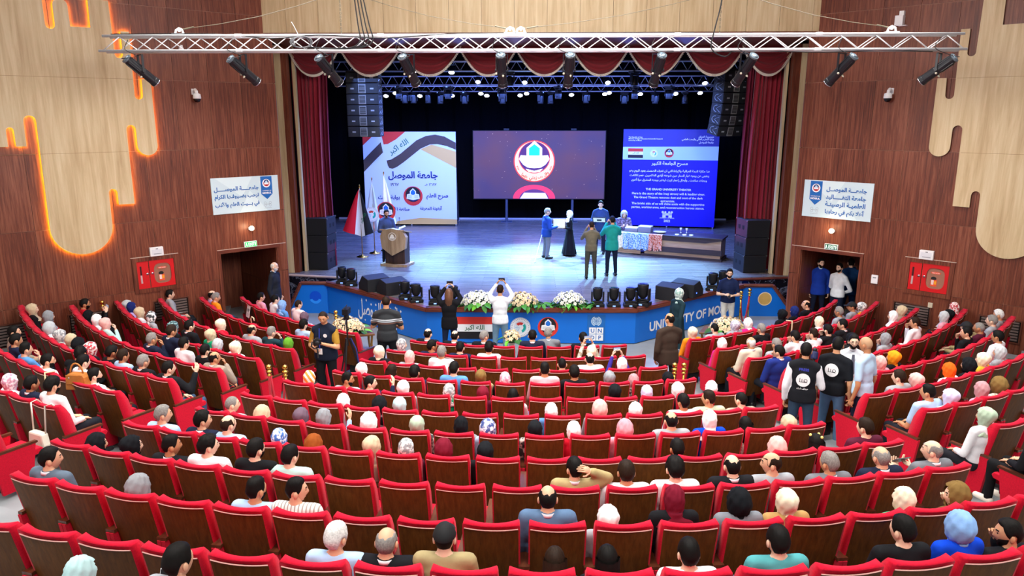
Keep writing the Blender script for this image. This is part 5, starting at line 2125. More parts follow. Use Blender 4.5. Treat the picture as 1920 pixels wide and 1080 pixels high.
for s, x0, x1, nm in ((-1, -7.35, -6.38, 'left'), (1, 6.55, 7.6, 'right')):
    t = thing('stage_curtain', 'tall wine red stage curtain hanging at the %s side of the stage' % nm, 'curtain', ((x0 + x1) / 2, 22.75, SZ))
    nu, nt = 60, 14
    vs, fs = [], []
    for j in range(nt + 1):
        tt = j / nt
        for i in range(nu + 1):
            u = i / nu
            xx = x0 + (x1 - x0) * u - (x0 + x1) / 2
            g = 1 + .10 * math.sin(tt * 5 + u * 3)
            vs.append((xx * g + .02 * math.sin(u * 40 + tt * 4), .075 * math.sin(u * 2 * PI * 8 + .6 * math.sin(tt * 4)) + .03 * math.sin(u * 9), .02 + tt * 7.3))
    m = nu + 1
    for j in range(nt):
        for i in range(nu):
            fs.append((j * m + i, j * m + i + 1, (j + 1) * m + i + 1, (j + 1) * m + i))
    obj('drape', MB().add(vs, fs), curt_m, t, smooth=True)
    # second fall behind
    vs2 = [(v[0] * .75 - s * .25, v[1] + .35, v[2]) for v in vs]
    obj('rear_drape', MB().add(vs2, fs), mat('curtain_wine_dark', '6d0f2a', .85), t, smooth=True)

# ================================================================ STAGE RIG
rig_m = mat('rig_aluminium', 'aab0c0', .4, metal=.3)
rows_ = [(25.5, 7.40, 7.09, -7.6, 7.4, 'front'), (29.0, 7.10, 6.74, -7.5, 8.2, 'middle'), (31.0, 6.86, 6.60, -6.9, 8.6, 'rear')]
for y, z1, z0, x0, x1, nm in rows_:
    t = thing('rig_truss', 'silver truss of the stage rig above the stage, %s of three' % nm, 'truss', ((x0 + x1) / 2, y, (z0 + z1) / 2), group='stage rig trusses')
    L = (x1 - x0) / 2
    H = (z1 - z0) / 2
    for yy in (-.15, .15):
        for zz in (-H, H):
            bar(t, 'chord', (-L, yy, zz), (L, yy, zz), .025, rig_m, 6)
    n = 36
    A = MB().tube([(-L / n / 2, 0, -H), (L / n / 2, 0, H)], .011, 4).mesh('brace', [rig_m])
    B = MB().tube([(-L / n / 2, 0, H), (L / n / 2, 0, -H)], .011, 4).mesh('brace', [rig_m])
    for k in range(2 * n):
        link('brace', A if k % 2 else B, t, (-L + (k + .5) * L / n, -.15 if k % 4 < 2 else .15, 0))
par_lit = mat('par_lit', 'dfe8ff', .3, emit=14.0)


def par_can():
    t = thing('par_light', '', 'stage light')
    obj('can', MB().lathe([(.05, .14), (.095, .11), (.105, .02), (.115, -.06), (.12, -.09), (.10, -.09)], (0, 0, 0), 14), black, t)
    obj('lens', MB().lathe([(.0, -.097), (.098, -.093)], (0, 0, 0), 14), par_lit, t)
    obj('yoke', MB().box(-.14, -.125, -.02, .02, 0, .24).box(.125, .14, -.02, .02, 0, .24).box(-.14, .14, -.02, .02, .225, .24), black, t)
    return t


p0 = par_can()
parl = [(-5.96, 6.49, 31), (-5.57, 6.6, 31), (-4.57, 6.49, 31), (-3.25, 6.5, 31), (-2.08, 6.58, 31), (-1.84, 6.5, 31), (-.48, 6.51, 31), (-.22, 6.58, 31), (1.6, 6.53, 31), (2.95, 6.56, 31), (3.12, 6.61, 31), (4.38, 6.56, 31), (5.8, 6.57, 31),
        (6.78, 6.6, 31), (-3.98, 7.13, 25.6), (-2.69, 7.12, 25.6), (-2.05, 6.95, 29), (-.28, 6.93, 29), (2.86, 6.92, 29), (6.5, 6.9, 29), (7.0, 7.06, 25.6)]
for k, (x, z, y) in enumerate(parl):
    t = p0 if k == 0 else dup(p0)
    t.location = (x, y - .05, z)
    t.rotation_euler = (rad(-38), 0, 0)
    row = 'rear' if y == 31 else ('middle' if y == 29 else 'front')
    kk = 1 + sum(1 for q in parl if q[2] == y and q[0] < x)
    t['label'] = 'lit white par light, %s from left, %s stage truss' % (ORD[kk], row)
    t['group'] = 'lit par lights of the stage rig'


def moving_head(m=black):
    """yoke light: base, two-armed yoke and a rounded head; stands on its base (z=0)"""
    t = thing('moving_head_light', '', 'stage light')
    obj('base', MB().box(-.17, .17, -.13, .13, .0, .09).box(-.13, .13, -.10, .10, .09, .12), m, t, bevel=.015)
    obj('yoke', MB().box(-.165, -.125, -.06, .06, .12, .40).box(.125, .165, -.06, .06, .12, .40).box(-.165, .165, -.07, .07, .12, .16), m, t, bevel=.012)
    obj('head', MB().lathe([(.05, .17), (.09, .2), (.115, .27), (.12, .40), (.125, .47), (.115, .49), (.09, .485)], (0, 0, 0), 16, sy=.95), m, t, smooth=True)
    obj('lens', MB().lathe([(.0, .492), (.095, .488)], (0, 0, 0), 14), mat('dark_lens', '20242c', .1), t)
    obj('side_light', MB().box(-.035, .035, -.134, -.13, .03, .06), mat('display_blue', '7fa8ff', .3, emit=1.5), t)
    return t


mh = moving_head()
floor_heads = [(-5.42, 20.55, 0, 'rear one, left corner pair'), (-5.10, 20.30, 10, 'front one, left corner pair'), (-3.30, 18.74, 15, 'first right of the left monitors'),
               (-2.97, 18.45, 20, 'second right of the left monitors'), (-2.45, 18.25, 5, 'standing alone left of the woman in black with a raised phone'), (-1.98, 18.22, 0, 'behind the person in black jacket'),
               (1.69, 18.12, 0, 'first right of the long garland'), (2.10, 18.12, 0, 'second right of the long garland'), (2.52, 18.14, 0, 'third right of the long garland'), (2.85, 18.26, -30, 'fourth right of the long garland, larger'),
               (5.02, 19.98, -20, 'front one, right corner pair'), (5.38, 20.3, -10, 'rear one, right corner pair')]
floor_heads[4] = (-2.45, 18.25, 5, 'third right of the left monitors')
for k, (x, y, rz, w) in enumerate(floor_heads):
    t = mh if k == 0 else dup(mh)
    t.location = (x, y, SZ)
    t.rotation_euler = (0, 0, rad(rz))
    if k == 9:
        t.scale = (1.15, 1.15, 1.15)
    t['label'] = 'black moving head light on the stage edge, ' + w
    t['group'] = 'moving heads on the stage edge'
hung = [(-5.2, 31.0, 6.62), (-4.85, 31, 6.62), (-4.25, 31, 6.62), (-3.75, 31, 6.6), (-2.75, 31, 6.6), (-1.2, 31, 6.6), (.35, 31, 6.6), (.75, 31, 6.6), (2.2, 31, 6.62), (3.75, 31, 6.6), (5.0, 31, 6.6), (6.2, 31, 6.6), (-5.1, 29, 6.75), (-3.2, 29, 6.75), (-1.15, 29, 6.75), (1.0, 29, 6.75), (3.9, 29, 6.75), (5.2, 29, 6.75),
        (-.75, 25.5, 7.1), (3.4, 25.5, 7.1), (1.2, 25.5, 7.1)]
for k, (x, y, z) in enumerate(hung):
    t = dup(mh)
    t.location = (x, y, z)
    t.rotation_euler = (PI, 0, rad(40 * k))
    row = 'rear' if y == 31 else ('middle' if y == 29 else 'front')
    kk = 1 + sum(1 for q in hung if q[1] == y and q[0] < x)
    t['label'] = 'dark moving head hung upside down, %s from left, %s stage truss' % (ORD[kk], row)
    t['group'] = 'moving heads hung in the stage rig'

# ================================================================ SPEAKERS
spk = mat('speaker_black', '1c1d22', .7, noise=.15, nscale=40)
grille_m = mat('speaker_grille', '15161a', .85)
wg = mat('waveguide_grey', '7d7f7c', .5)


def array_box():
    t = thing('line_array_speaker', '', 'speaker')
    mb = MB().prism([(-.51, -.155), (.51, -.155), (.51, .155), (-.51, .155)], -.22, .24, axis='y')
    obj('cabinet', mb, spk, t, bevel=.008)
    for s in (-1, 1):
        obj('front_grille', MB().box(s * .31 - .17, s * .31 + .17, -.232, -.22, -.135, .135), mat('speaker_front', '1e2123', .6), t)
        obj('badge', MB().box(s * .31 - .055, s * .31 + .055, -.236, -.232, -.025, .02), mat('badge_grey', '8d9294', .4), t)
        side = MB()
        q = s * .512
        side.tube([(q, .14 * math.cos(a) - .01, .10 * math.sin(a)) for a in [PI * i / 8 - PI / 2 for i in range(9)]], .012, 5)
        side.tube([(q, -.16, -.1), (q, .02, 0), (q, -.16, .1)], .01, 5)
        obj('rigging_side', side, mat('rig_grey', '6b7280', .4), t)
    mb = MB()
    mb.box(-.115, .115, -.236, -.224, -.14, .14)
    obj('horn_frame', mb, wg, t)
    mb = MB()
    mb.box(-.095, .095, -.238, -.23, -.12, .12)
    obj('horn_throat', mb, mat('horn_dark', '0d0e10', .8), t)
    for k in range(7):
        obj('fin', MB().box(-.095, .095, -.246, -.236, -.115 + .036 * k, -.103 + .036 * k), wg, t)
    return t


ab = array_box()
n = 0
for nm, x, top, yaw, bend in (('left', -5.23, 6.78, 4, [0, 0, 1, 2, 3, 5]), ('right', 6.13, 6.83, 30, [1, 3, 5, 8, 11, 14])):
    z, xx, yy = top, x, 23.6
    acc = 0
    for k in range(6):
        t = ab if n == 0 else dup(ab)
        n += 1
        acc = bend[k] * (1.0 if nm == 'right' else .6)
        t.location = (xx, yy, z)
        t.rotation_euler = Euler((rad(acc), 0, rad(-yaw if nm == 'left' else yaw)), 'XYZ')
        d = Vector((0, math.sin(rad(acc)) * .32, -math.cos(rad(acc)) * .325))
        d.rotate(Euler((0, 0, rad(yaw))))
        z += d.z
        xx += d.x
        yy += d.y
        t['label'] = 'dark line array speaker cabinet, %s from top of the %s hanging array' % (ORD[k + 1], nm)
        t['group'] = 'hanging line array speakers'
    fr = MB().box(-.5, .5, -.2, .2, .0, .04).tube([(-.3, 0, .04), (-.1, 0, 1.2)], .012, 6).tube([(.3, 0, .04), (.1, 0, 1.2)], .012, 6)
    tag(obj('rigging_frame', fr, spk, loc=(x, 23.6, top + .165), rot=(0, 0, rad(yaw if nm == 'right' else -yaw))), 'black flying frame above the %s hanging speaker array' % nm, 'speaker frame')


def sub_box():
    t = thing('subwoofer', '', 'speaker')
    obj('cabinet', MB().box(-.36, .36, -.40, .40, 0, .535), spk, t, bevel=.012)
    obj('front_grille', MB().box(-.34, .34, -.412, -.40, .025, .51), grille_m, t)
    for x in (-.355, .355):
        s = 1 if x > 0 else -1
        for y in (-.1, .18):
            obj('handle', MB().box(min(x, x + s * .012), max(x, x + s * .012), y - .06, y + .06, .22, .34), mat('handle_recess', '06070a', .9), t)
        for y in (-.37, .37):
            obj('corner', MB().box(x - .02, x + .02, y - .02, y + .02, .5, .54), mat('corner_steel', '9aa0a8', .3, metal=.8), t)
    return t


sb = sub_box()
n = 0
for nm, x, y, rz in (('left', -6.66, 22.85, -6), ('right', 6.82, 22.75, 8)):
    for k in range(3):
        t = sb if n == 0 else dup(sb)
        n += 1
        t.location = (x + .012 * k, y, SZ + .545 * k)
        t.rotation_euler = (0, 0, rad(rz + (k - 1) * .6))
        t['label'] = 'black subwoofer cabinet, %s of the stack of three at the %s of the stage' % (('bottom', 'middle', 'top')[k], nm)
        t['group'] = 'stacked subwoofers on stage'


def wedge():
    t = thing('stage_monitor', '', 'speaker')
    obj('cabinet', MB().prism([(-.30, 0), (.30, 0), (.30, .16), (.06, .42), (-.30, .36)], -.33, .33, axis='x'), spk, t, bevel=.012)
    obj('grille', MB().add([(-.31, .085, .415), (.31, .085, .415), (.31, .297, .185), (-.31, .297, .185)], [(0, 1, 2, 3)]), grille_m, t)
    obj('status_light', MB().ell((.334, -.12, .12), (.006, .02, .02)), mat('led_blue', '3a5bff', .3, emit=6), t)
    return t


wm = wedge()
for k, (x, y, rz, w) in enumerate(((-4.36, 19.85, 38, 'left monitor of the left pair'), (-3.78, 19.45, 38, 'right monitor of the left pair'), (3.72, 19.0, -38, 'left monitor of the right pair'), (4.22, 19.45, -38, 'right monitor of the right pair'))):
    t = wm if k == 0 else dup(wm)
    t.location = (x, y, SZ)
    t.rotation_euler = (0, 0, rad(rz))
    t['label'] = 'black wedge stage monitor on the stage edge, ' + w
    t['group'] = 'wedge monitors'
# ================================================================ BANNERS AND SCREEN
tube_m = mat('frame_tube', '3a3d46', .5)


def banner(label, bl, br, z0, z1, base_m):
    d = Vector((br[0] - bl[0], br[1] - bl[1], 0))
    w = d.length
    t = thing('stage_banner', label, 'banner', ((bl[0] + br[0]) / 2, (bl[1] + br[1]) / 2, SZ), (0, 0, math.atan2(d.y, d.x)))
    obj('cloth', MB().box(-w / 2, w / 2, 0, .03, z0 - SZ, z1 - SZ), base_m, t)
    mb = MB()
    for x in (-w / 2 + .05, w / 2 - .05):
        mb.tube([(x, .08, .1), (x, .08, z1 - SZ)], .025, 6)
        mb.tube([(x, .08, .10), (x, 1.3, .10)], .025, 6)
        mb.tube([(x, 1.3, .10), (x, .1, (z1 - SZ) * .75)], .022, 6)
        mb.tube([(x, .75, .1), (x, .75, (z1 - SZ) * .36)], .02, 6)
    mb.tube([(-w / 2 + .05, 1.3, .1), (w / 2 - .05, 1.3, .1)], .022, 6)
    obj('frame', mb, tube_m, t)
    for x in (-w / 2 + .05, 0, w / 2 - .05):
        for y in (.06, 1.3):
            obj('caster', MB().lathe([(.05, -.02), (.05, .02)], (x, y, .05), 10, axis='x').box(x - .03, x + .03, y - .03, y + .03, .05, .11), mat('caster_white', 'c4c8d2', .5), t)
    return t, w


bmat = mat('banner_paleblue', 'cfd8ea', .7)
t, w = banner('white and pale blue fabric banner with flag ribbon and large dark lettering', (-7.25, 32.0), (-3.25, 32.0), 1.0, 4.97, bmat)
a = Art()
H0 = .07
Ht = 4.04


def P2(u, v):                      # u, v in 0..1 of the banner, v down
    return (-2.0 + 4.0 * u, Ht - (Ht - H0) * v)


def poly2(pts, L, ink):
    a.poly([P2(*p) for p in pts], L, II[ink])


poly2([(0, 0), (.16, 0), (0, .145)], 1, 'red')
poly2([(.195, 0), (.46, 0), (.36, .08), (.27, .13), (.225, .135)], 1, 'red')
poly2([(0, .30), (.09, .21), (.195, .11), (.215, .22), (.12, .31), (0, .43)], 2, 'brown')
r1 = [(.25, .305), (.30, .295), (.40, .235), (.50, .155), (.58, .09), (.68, .045), (.78, .03), (.88, .05), (1.0, .115)]
r2 = [(1.0, .19), (.90, .15), (.80, .13), (.72, .135), (.62, .18), (.53, .25), (.44, .32), (.36, .375), (.31, .395), (.275, .385), (.262, .36)]
for i in range(len(r1) - 1):
    pass
poly2(r1 + r2, 3, 'brown')
poly2([(.62, .185), (.74, .135), (1.0, .21), (1.0, .385), (.8, .28)], 1, 'gold')
poly2([(.35, .965), (.6, .93), (1.0, .945), (1.0, 1.0), (.3, 1.0)], 1, 'gold')
c = P2(.525, .69)
uni_emblem(a, c[0], c[1], .42, 4)
o_ = obj('artwork', a, INKM, t)
o_.location = (0, -.004, 0)
dk = INK['navy']
bk = INK['black']


def bt(s_, u, v, wd, m=bk, bold=.02, h=None, rot=(0, 0, 0), lay=.012):
    p = P2(u, v)
    text(t, s_, p[0], -lay, p[1], wd, m, bold, h, rot=rot)


bt(arab('جامعة الموصل'), .53, .47, 2.15, dk, .035, .40)
bt(arab('١٩٦٧'), .33, .565, .36)
bt(arab('١٣٨٧ هـ'), .72, .56, .52)
bt(arab('صرح العلم'), .79, .695, .95, dk, .03)
bt(arab('بوابة الإرث'), .26, .71, .95, dk, .03)
bt(arab('أيقونة المعرفة'), .72, .825, .98, dk, .03)
bt(arab('صانعة الأمل'), .37, .835, .9, dk, .03)
bt(arab('الله اكبر'), .385, .165, .95, INK['green'], .015, rot=(0, rad(-32), 0), lay=.011)

navy_b = mat('banner_royal', '0b10c8', .5)
t, w = banner('royal blue banner with white Arabic and English text about the theater', (3.9, 32.05), (7.78, 31.35), 1.0, 5.08, navy_b)
Hb, Ht = .07, 4.15
a = Art()


def P2(u, v):
    return (-w / 2 + w * u, Ht - (Ht - Hb) * v)


a.poly([P2(0, .18), P2(0, .31), P2(1, .31), P2(1, .17)], 1, II['lightblue'])
a.poly([P2(0, 0), P2(0, .18), P2(1, .17), P2(1, 0)], 1, len(INKM))
p = P2(.055, .293)
q = P2(.215, .195)
iraq_flag(a, p[0], q[0], p[1], q[1], 3)
c = P2(.33, .245)
ministry_emblem(a, c[0], c[1], .17, 3)
c = P2(.49, .24)
uni_emblem(a, c[0], c[1], .19, 3)
g_ = Art()
c = P2(.5, .885)
a0_, a = a, g_
for s in (-1, 1):
    a.rect(c[0] + s * .13 - .07, c[0] + s * .13 + .07, c[1] - .1, c[1] + .1, 3, II['white'])
    a.disc(c[0] + s * .19, c[1] + .13, .05, 3, II['white'], 12)
    a.disc(c[0] + s * .08, c[1] + .13, .045, 3, II['white'], 12)
a.rect(c[0] - .2, c[0] + .2, c[1] - .01, c[1] + .09, 3, II['white'])
a = a0_
o_ = obj('gate_logo', g_, INKM, t)
o_.location = (0, -.004, 0)
o_ = obj('artwork', a, INKM + [mat('banner_indigo', '2a2f8f', .5)], t)
o_.location = (0, -.004, 0)
wm_ = INK['white']
text(t, 'The Republic of Iraq\nMinistry of Higher Education & Scientific Research\nUniversity of Mosul', P2(.055, 0)[0], -.012, P2(0, .098)[1], 1.42, wm_, .012, .2, align='l')
text(t, arab('جمهورية العراق'), P2(.945, 0)[0], -.012, P2(0, .075)[1], .62, wm_, .02, align='r')
text(t, arab('وزارة التعليم العالي والبحث العلمي'), P2(.945, 0)[0], -.012, P2(0, .103)[1], 1.3, wm_, .02, align='r')
text(t, arab('جامعة الموصل'), P2(.945, 0)[0], -.012, P2(0, .132)[1], .6, wm_, .02, align='r')
text(t, arab('الله اكبر'), (p[0] + q[0]) / 2, -.014, (p[1] + q[1]) / 2, .26, INK['green'], .01)
rows3 = [(arab('مسرح الجامعة الكبير'), .352, 1.5, .02), (arab('هنا حكاية الهمة العراقية والإرادة التي لن تعرف الصمت, يعود اليوم وهو'), .428, 3.35, .02), (arab('ينفض عن وجهه غبار الدمار حين شوهته أيادي الظلاميين. همم تكاتفت'), .472, 3.3, .02),
         (arab('وجهات ساندت , وأبطال إعمار آزرت ليظهر بوجهه المشرق مرة أخرى'.replace('آ', 'ا')), .518, 3.15, .02), ('THE GRAND UNIVERSITY THEATER', .615, 1.9, .03), ('Here is the story of the Iraqi strong will & leading vigor.', .663, 3.05, .02),
         ('The Grand Theatre removes dust and soot of the dark', .70, 2.9, .02), ('extremists.', .737, .6, .02), ('The bright side of us will shine again with the supportive', .769, 3.05, .02), ('parties, working arms, and reconstruction heroes stance.', .808, 3.05, .02),
         ('UNIVERSITY OF MOSUL', .915, .62, .02), ('2022', .945, .27, .03)]
for s_, v, wd, bo in rows3:
    text(t, s_, P2(.5 if v < .9 else .5, 0)[0] + (0 if v < .9 else 0), -.012, P2(0, v)[1], wd, wm_, bo)

t = thing('led_screen', 'large led screen on two posts showing the crescent emblem over purple starry sky', 'screen', (.33, 33.2, SZ))
obj('casing', MB().box(-2.95, 2.95, 0, .14, 1.04, 4.08), mat('screen_black', '0b0c12', .6), t)
sm = bpy.data.materials.new('screen_picture')
sm.use_nodes = True
nt = sm.node_tree
b_ = nt.nodes['Principled BSDF']
tc = nt.nodes.new('ShaderNodeTexCoord')
vo = nt.nodes.new('ShaderNodeTexVoronoi')
vo.inputs['Scale'].default_value = 5.5
rr = nt.nodes.new('ShaderNodeValToRGB')
rr.color_ramp.elements[0].position, rr.color_ramp.elements[0].color = .045, (1.0, .75, .7, 1)
rr.color_ramp.elements[1].position, rr.color_ramp.elements[1].color = .075, (0, 0, 0, 1)
nz = nt.nodes.new('ShaderNodeTexNoise')
nz.inputs['Scale'].default_value = .45
r2_ = nt.nodes.new('ShaderNodeValToRGB')
r2_.color_ramp.elements[0].position, r2_.color_ramp.elements[0].color = .35, lin('40336f')
r2_.color_ramp.elements[1].position, r2_.color_ramp.elements[1].color = .65, lin('5c3a58')
ad = nt.nodes.new('ShaderNodeMix')
ad.data_type = 'RGBA'
ad.blend_type = 'ADD'
ad.inputs[0].default_value = .8
nt.links.new(tc.outputs['Object'], vo.inputs['Vector'])
nt.links.new(tc.outputs['Object'], nz.inputs['Vector'])
nt.links.new(vo.outputs['Distance'], rr.inputs['Fac'])
nt.links.new(nz.outputs['Fac'], r2_.inputs['Fac'])
nt.links.new(r2_.outputs['Color'], ad.inputs[6])
nt.links.new(rr.outputs['Color'], ad.inputs[7])
nt.links.new(ad.outputs[2], b_.inputs['Emission Color'])
b_.inputs['Emission Strength'].default_value = 1.35
b_.inputs['Base Color'].default_value = (.01, .01, .012, 1)
obj('picture', MB().add([(-2.92, -.004, 1.07), (2.92, -.004, 1.07), (2.92, -.004, 4.05), (-2.92, -.004, 4.05)], [(0, 1, 2, 3)]), sm, t)


def em(n_, c_, s_=1.0):
    return mat('lit_' + n_, c_, .5, emit=s_)


lit = [em('red', 'e23a2c'), em('peach', 'ffb37e', 1.1), em('purple', '4a2450'), em('white', 'ffffff', 1.3), em('cyan', '12d3cc', 1.1), em('pink', 'd8354c'), em('greywhite', 'd9c3cc', .95), em('dusk', '55305a')]
a = Art()
ex, ez, er = -.21, 2.73, .92
a.disc(ex, ez, er, 1, 0, 40)
a.disc(ex, ez, er * .95, 2, 1, 40)
a.disc(ex, ez + er * .18, er * .76, 3, 0, 40)
a.disc(ex, ez + er * .19, er * .735, 4, 2, 40)
g = er * .37
a.poly([(ex - g, ez + .15), (ex + g, ez + .15), (ex + g, ez + er * .64), (ex, ez + er * .97), (ex - g, ez + er * .64)], 5, 3)
g *= .7
a.poly([(ex - g, ez + .22), (ex, ez + .2), (ex + g, ez + .22), (ex + g, ez + er * .62), (ex, ez + er * .82), (ex - g, ez + er * .62)], 6, 4)
a.poly([(ex - .68, ez + .1), (ex - .5, ez - .14), (ex - .3, ez - .27), (ex, ez - .3), (ex + .3, ez - .27), (ex + .5, ez - .14), (ex + .68, ez + .1), (ex + .6, ez + .27), (ex + .4, ez + .25), (ex - .4, ez + .25), (ex - .6, ez + .27)], 7, 3)
a.poly([(ex - .38, ez - .33), (ex, ez - .42), (ex + .38, ez - .33), (ex + .25, ez - .46), (ex, ez - .5), (ex - .25, ez - .46)], 7, 3)
# mirrored reflection at the foot of the picture
n = 26
a.poly([(ex + .95 * math.cos(PI * k / n), 1.07 + .62 * math.sin(PI * k / n)) for k in range(n + 1)], 1, 5)
a.poly([(ex + .78 * math.cos(PI * k / n), 1.07 + .58 * math.sin(PI * k / n)) for k in range(n + 1)], 1.5, 5)
a.poly([(ex + .66 * math.cos(PI * k / n), 1.07 + .42 * math.sin(PI * k / n)) for k in range(n + 1)], 2, 7)
a.poly([(ex - .64, 1.07), (ex + .64, 1.07), (ex + .5, 1.33), (ex - .45, 1.34)], 3, 6)
o_ = obj('emblem', a, lit, t)
o_.location = (0, -.006, 0)
cr = em('script', '8c1f1c', .8)
for s_, an, sz in ((arab('١٩٦٧'), 202, .2), (arab('علما'), 238, .3), (arab('زدني'), 266, .34), (arab('رب'), 290, .2), (arab('وقل'), 312, .24), (arab('١٣٨٧'), 338, .2)):
    q = rad(an)
    text(t, s_, ex + er * .86 * math.cos(q), -.02, ez + er * .86 * math.sin(q) + (.03 if 220 < an < 320 else 0), sz, cr, .015, rot=(0, rad(-(an - 270)), 0))
for x in (-1.45, 1.52):
    obj('post', MB().tube([(x, .07, 0), (x, .07, 1.06)], .06, 10).box(x - .25, x + .25, -.1, .3, 0, .02), mat('post_grey', '4a4f60', .4), t)
    obj('top_box', MB().box(x - .12, x + .12, 0, .12, 4.08, 4.16), mat('clamp_dark', '2a2c34', .5), t)

# ================================================================ PODIUM, FLAGS, DESK
t = thing('podium', 'wooden lectern with faceted light front, round emblem and dark base', 'lectern', (-4.33, 23.35, SZ), (0, 0, rad(-14)))
pw = grain('podium_oak', '8d7254', 'a88c6a', 'bfa482', scale=(12, 12, 1.2), rough=.5)
pd = grain('podium_wenge', '2b1c15', '3a261c', '4b3226', scale=(14, 14, 1), rough=.4)
obj('foot', MB().prism([(-.46, -.32), (0, -.42), (.46, -.32), (.46, .3), (-.46, .3)], 0, .07, axis='z'), pw, t)
obj('column', MB().prism([(-.34, -.18), (0, -.27), (.34, -.18), (.34, .22), (-.34, .22)], .07, 1.05, axis='z'), pd, t)
fr = [(-.27, 1.22), (-.43, 1.12), (-.43, .66), (0, .32)]
vs = [(0, -.40, 1.30), (.30, -.33, 1.20), (.45, -.30, .98), (.42, -.30, .62), (0, -.40, .36), (-.42, -.30, .62), (-.45, -.30, .98), (-.30, -.33, 1.20)]
vs = [(0, -.40, 1.24), (.34, -.33, 1.16), (.45, -.29, .95), (.40, -.29, .58), (0, -.40, .36), (-.40, -.29, .58), (-.45, -.29, .95), (-.34, -.33, 1.16)]
N_ = len(vs)
bk_ = [(x, y + .16, z) for x, y, z in vs]
fs = [(0, 1, 2, 3, 4), (0, 4, 5, 6, 7)] + [tuple(q + N_ for q in f) for f in ((4, 3, 2, 1, 0), (7, 6, 5, 4, 0))] + [((i + 1) % N_, i, N_ + i, N_ + (i + 1) % N_) for i in range(N_)]
obj('front_shield', MB().add(vs + bk_, fs), pw, t)
obj('reading_top', MB().add([(-.42, -.36, 1.16), (.42, -.36, 1.16), (.42, .26, 1.02), (-.42, .26, 1.02), (-.42, -.36, 1.20), (.42, -.36, 1.20), (.42, .26, 1.06), (-.42, .26, 1.06)],
                            [(3, 2, 1, 0), (4, 5, 6, 7), (0, 1, 5, 4), (1, 2, 6, 5), (2, 3, 7, 6), (3, 0, 4, 7)]), pw, t)
a = Art()
a.disc(0, 0, .13, 1, 0)
a.disc(0, 0, .115, 2, 1)
a.poly([(-.05, -.0), (.05, 0), (.05, .05), (0, .085), (-.05, .05)], 3, 0)
a.poly([(-.08, -.05), (0, -.065), (.08, -.05), (.07, .01), (0, -.005), (-.07, .01)], 3, 0)
a.ring(0, 0, .085, .1, 3, 0, 20, 200, 340)
o_ = obj('emblem_badge', a, [mat('badge_cream', 'e6dfd0', .4), mat('badge_brown', '8a7355', .5)], t)
o_.location = (.03, -.412, .98)
o_.rotation_euler = (0, 0, rad(8))
mic = MB().tube([(.12, -.1, 1.12), (.12, -.05, 1.38), (.10, .02, 1.5)], .008, 6).ell((.10, .03, 1.52), (.018, .03, .018))
obj('microphone', mic, black, t, smooth=True)
p = MB().add([(.0, .0, 0), (.22, .0, 0), (.22, .18, .05), (0, .18, .05)], [(0, 1, 2, 3)])
tag(obj('paper_sheet', p, white, loc=(-4.2, 23.1, SZ + 1.2), rot=(rad(-10), rad(-20), .2)), 'white sheet of paper lying tilted on the wooden lectern', 'paper')


def flag(label, x, y, top, m_list, art_fn, sway, cz=1.55, wide=.85):
    t = thing('flag', label, 'flag', (x, y, SZ))
    obj('base', MB().lathe([(.2, 0), (.2, .015), (.15, .035), (.05, .05), (.03, .09)], (0, 0, 0), 20), gold, t, smooth=True)
    obj('pole', MB().tube([(0, 0, .05), (0, 0, top - .06)], .016, 8), mat('pole_brass', 'b98f5e', .3, metal=.8), t, smooth=True)
    obj('finial', MB().lathe([(.012, top - .08), (.03, top - .05), (.012, top - .03), (.03, top - .01), (.0, top + .05)], (0, 0, 0), 10), gold, t, smooth=True)
    nu, nt = 26, 22
    vs, fs, ms = [], [], []
    for j in range(nt + 1):
        v = j / nt
        for i in range(nu + 1):
            u = i / nu
            spread = v ** .8
            xx = (sway[0] * (1 - u) + sway[1] * u) * spread * wide
            zz = top - .1 - v * cz * (1 - .24 * u * 0 - (.22 * abs(u - .6)) * v)
            yy = -.07 * math.sin(u * PI * 3.0) * spread - .05
            vs.append((xx, yy, zz))
    m = nu + 1
    for j in range(nt):
        for i in range(nu):
            fs.append((j * m + i, (j + 1) * m + i, (j + 1) * m + i + 1, j * m + i + 1))
            ms.append(art_fn((i + .5) / nu, (j + .5) / nt))
    obj('flag_cloth', MB().add(vs, fs, ms), m_list, t, smooth=True)
    return t


fr_, fw, fk, fg = mat('flag_red', 'e3122e', .8), mat('flag_white', 'f0f2f5', .8), mat('flag_black', '15161c', .8), mat('flag_green', '1a7a4a', .8)
t = flag('red, white and black striped flag draped from a brass pole', -5.77, 24.66, 2.42, [fr_, fw, fk, fg], lambda u, v: 0 if u < .40 else (1 if u < .74 else 2), (-.62, .42), 1.62, 1.0)
text(t, arab('الله اكبر'), .12, -.15, 1.35, .36, INK['green'], .02, rot=(0, rad(-62), 0))
t = flag('pale flag with round multicoloured seal on a brass pole', -5.49, 25.36, 2.62, [mat('flag_pale', 'd5e4ea', .8)], lambda u, v: 0, (-.30, .26), 1.75, 1.0)
a = Art()
ministry_emblem(a, 0, 0, .26, 1)
o_ = obj('seal', a, INKM, t)
o_.location = (-.03, -.14, 1.38)
t = flag('white flag with red crescent emblem on a pole behind the lectern', -5.18, 25.9, 2.78, [fw], lambda u, v: 0, (-.12, .40), 1.85, 1.0)
a = Art()
uni_emblem(a, 0, 0, .34, 1)
o_ = obj('emblem', a, INKM, t)
o_.location = (.06, -.15, 1.42)

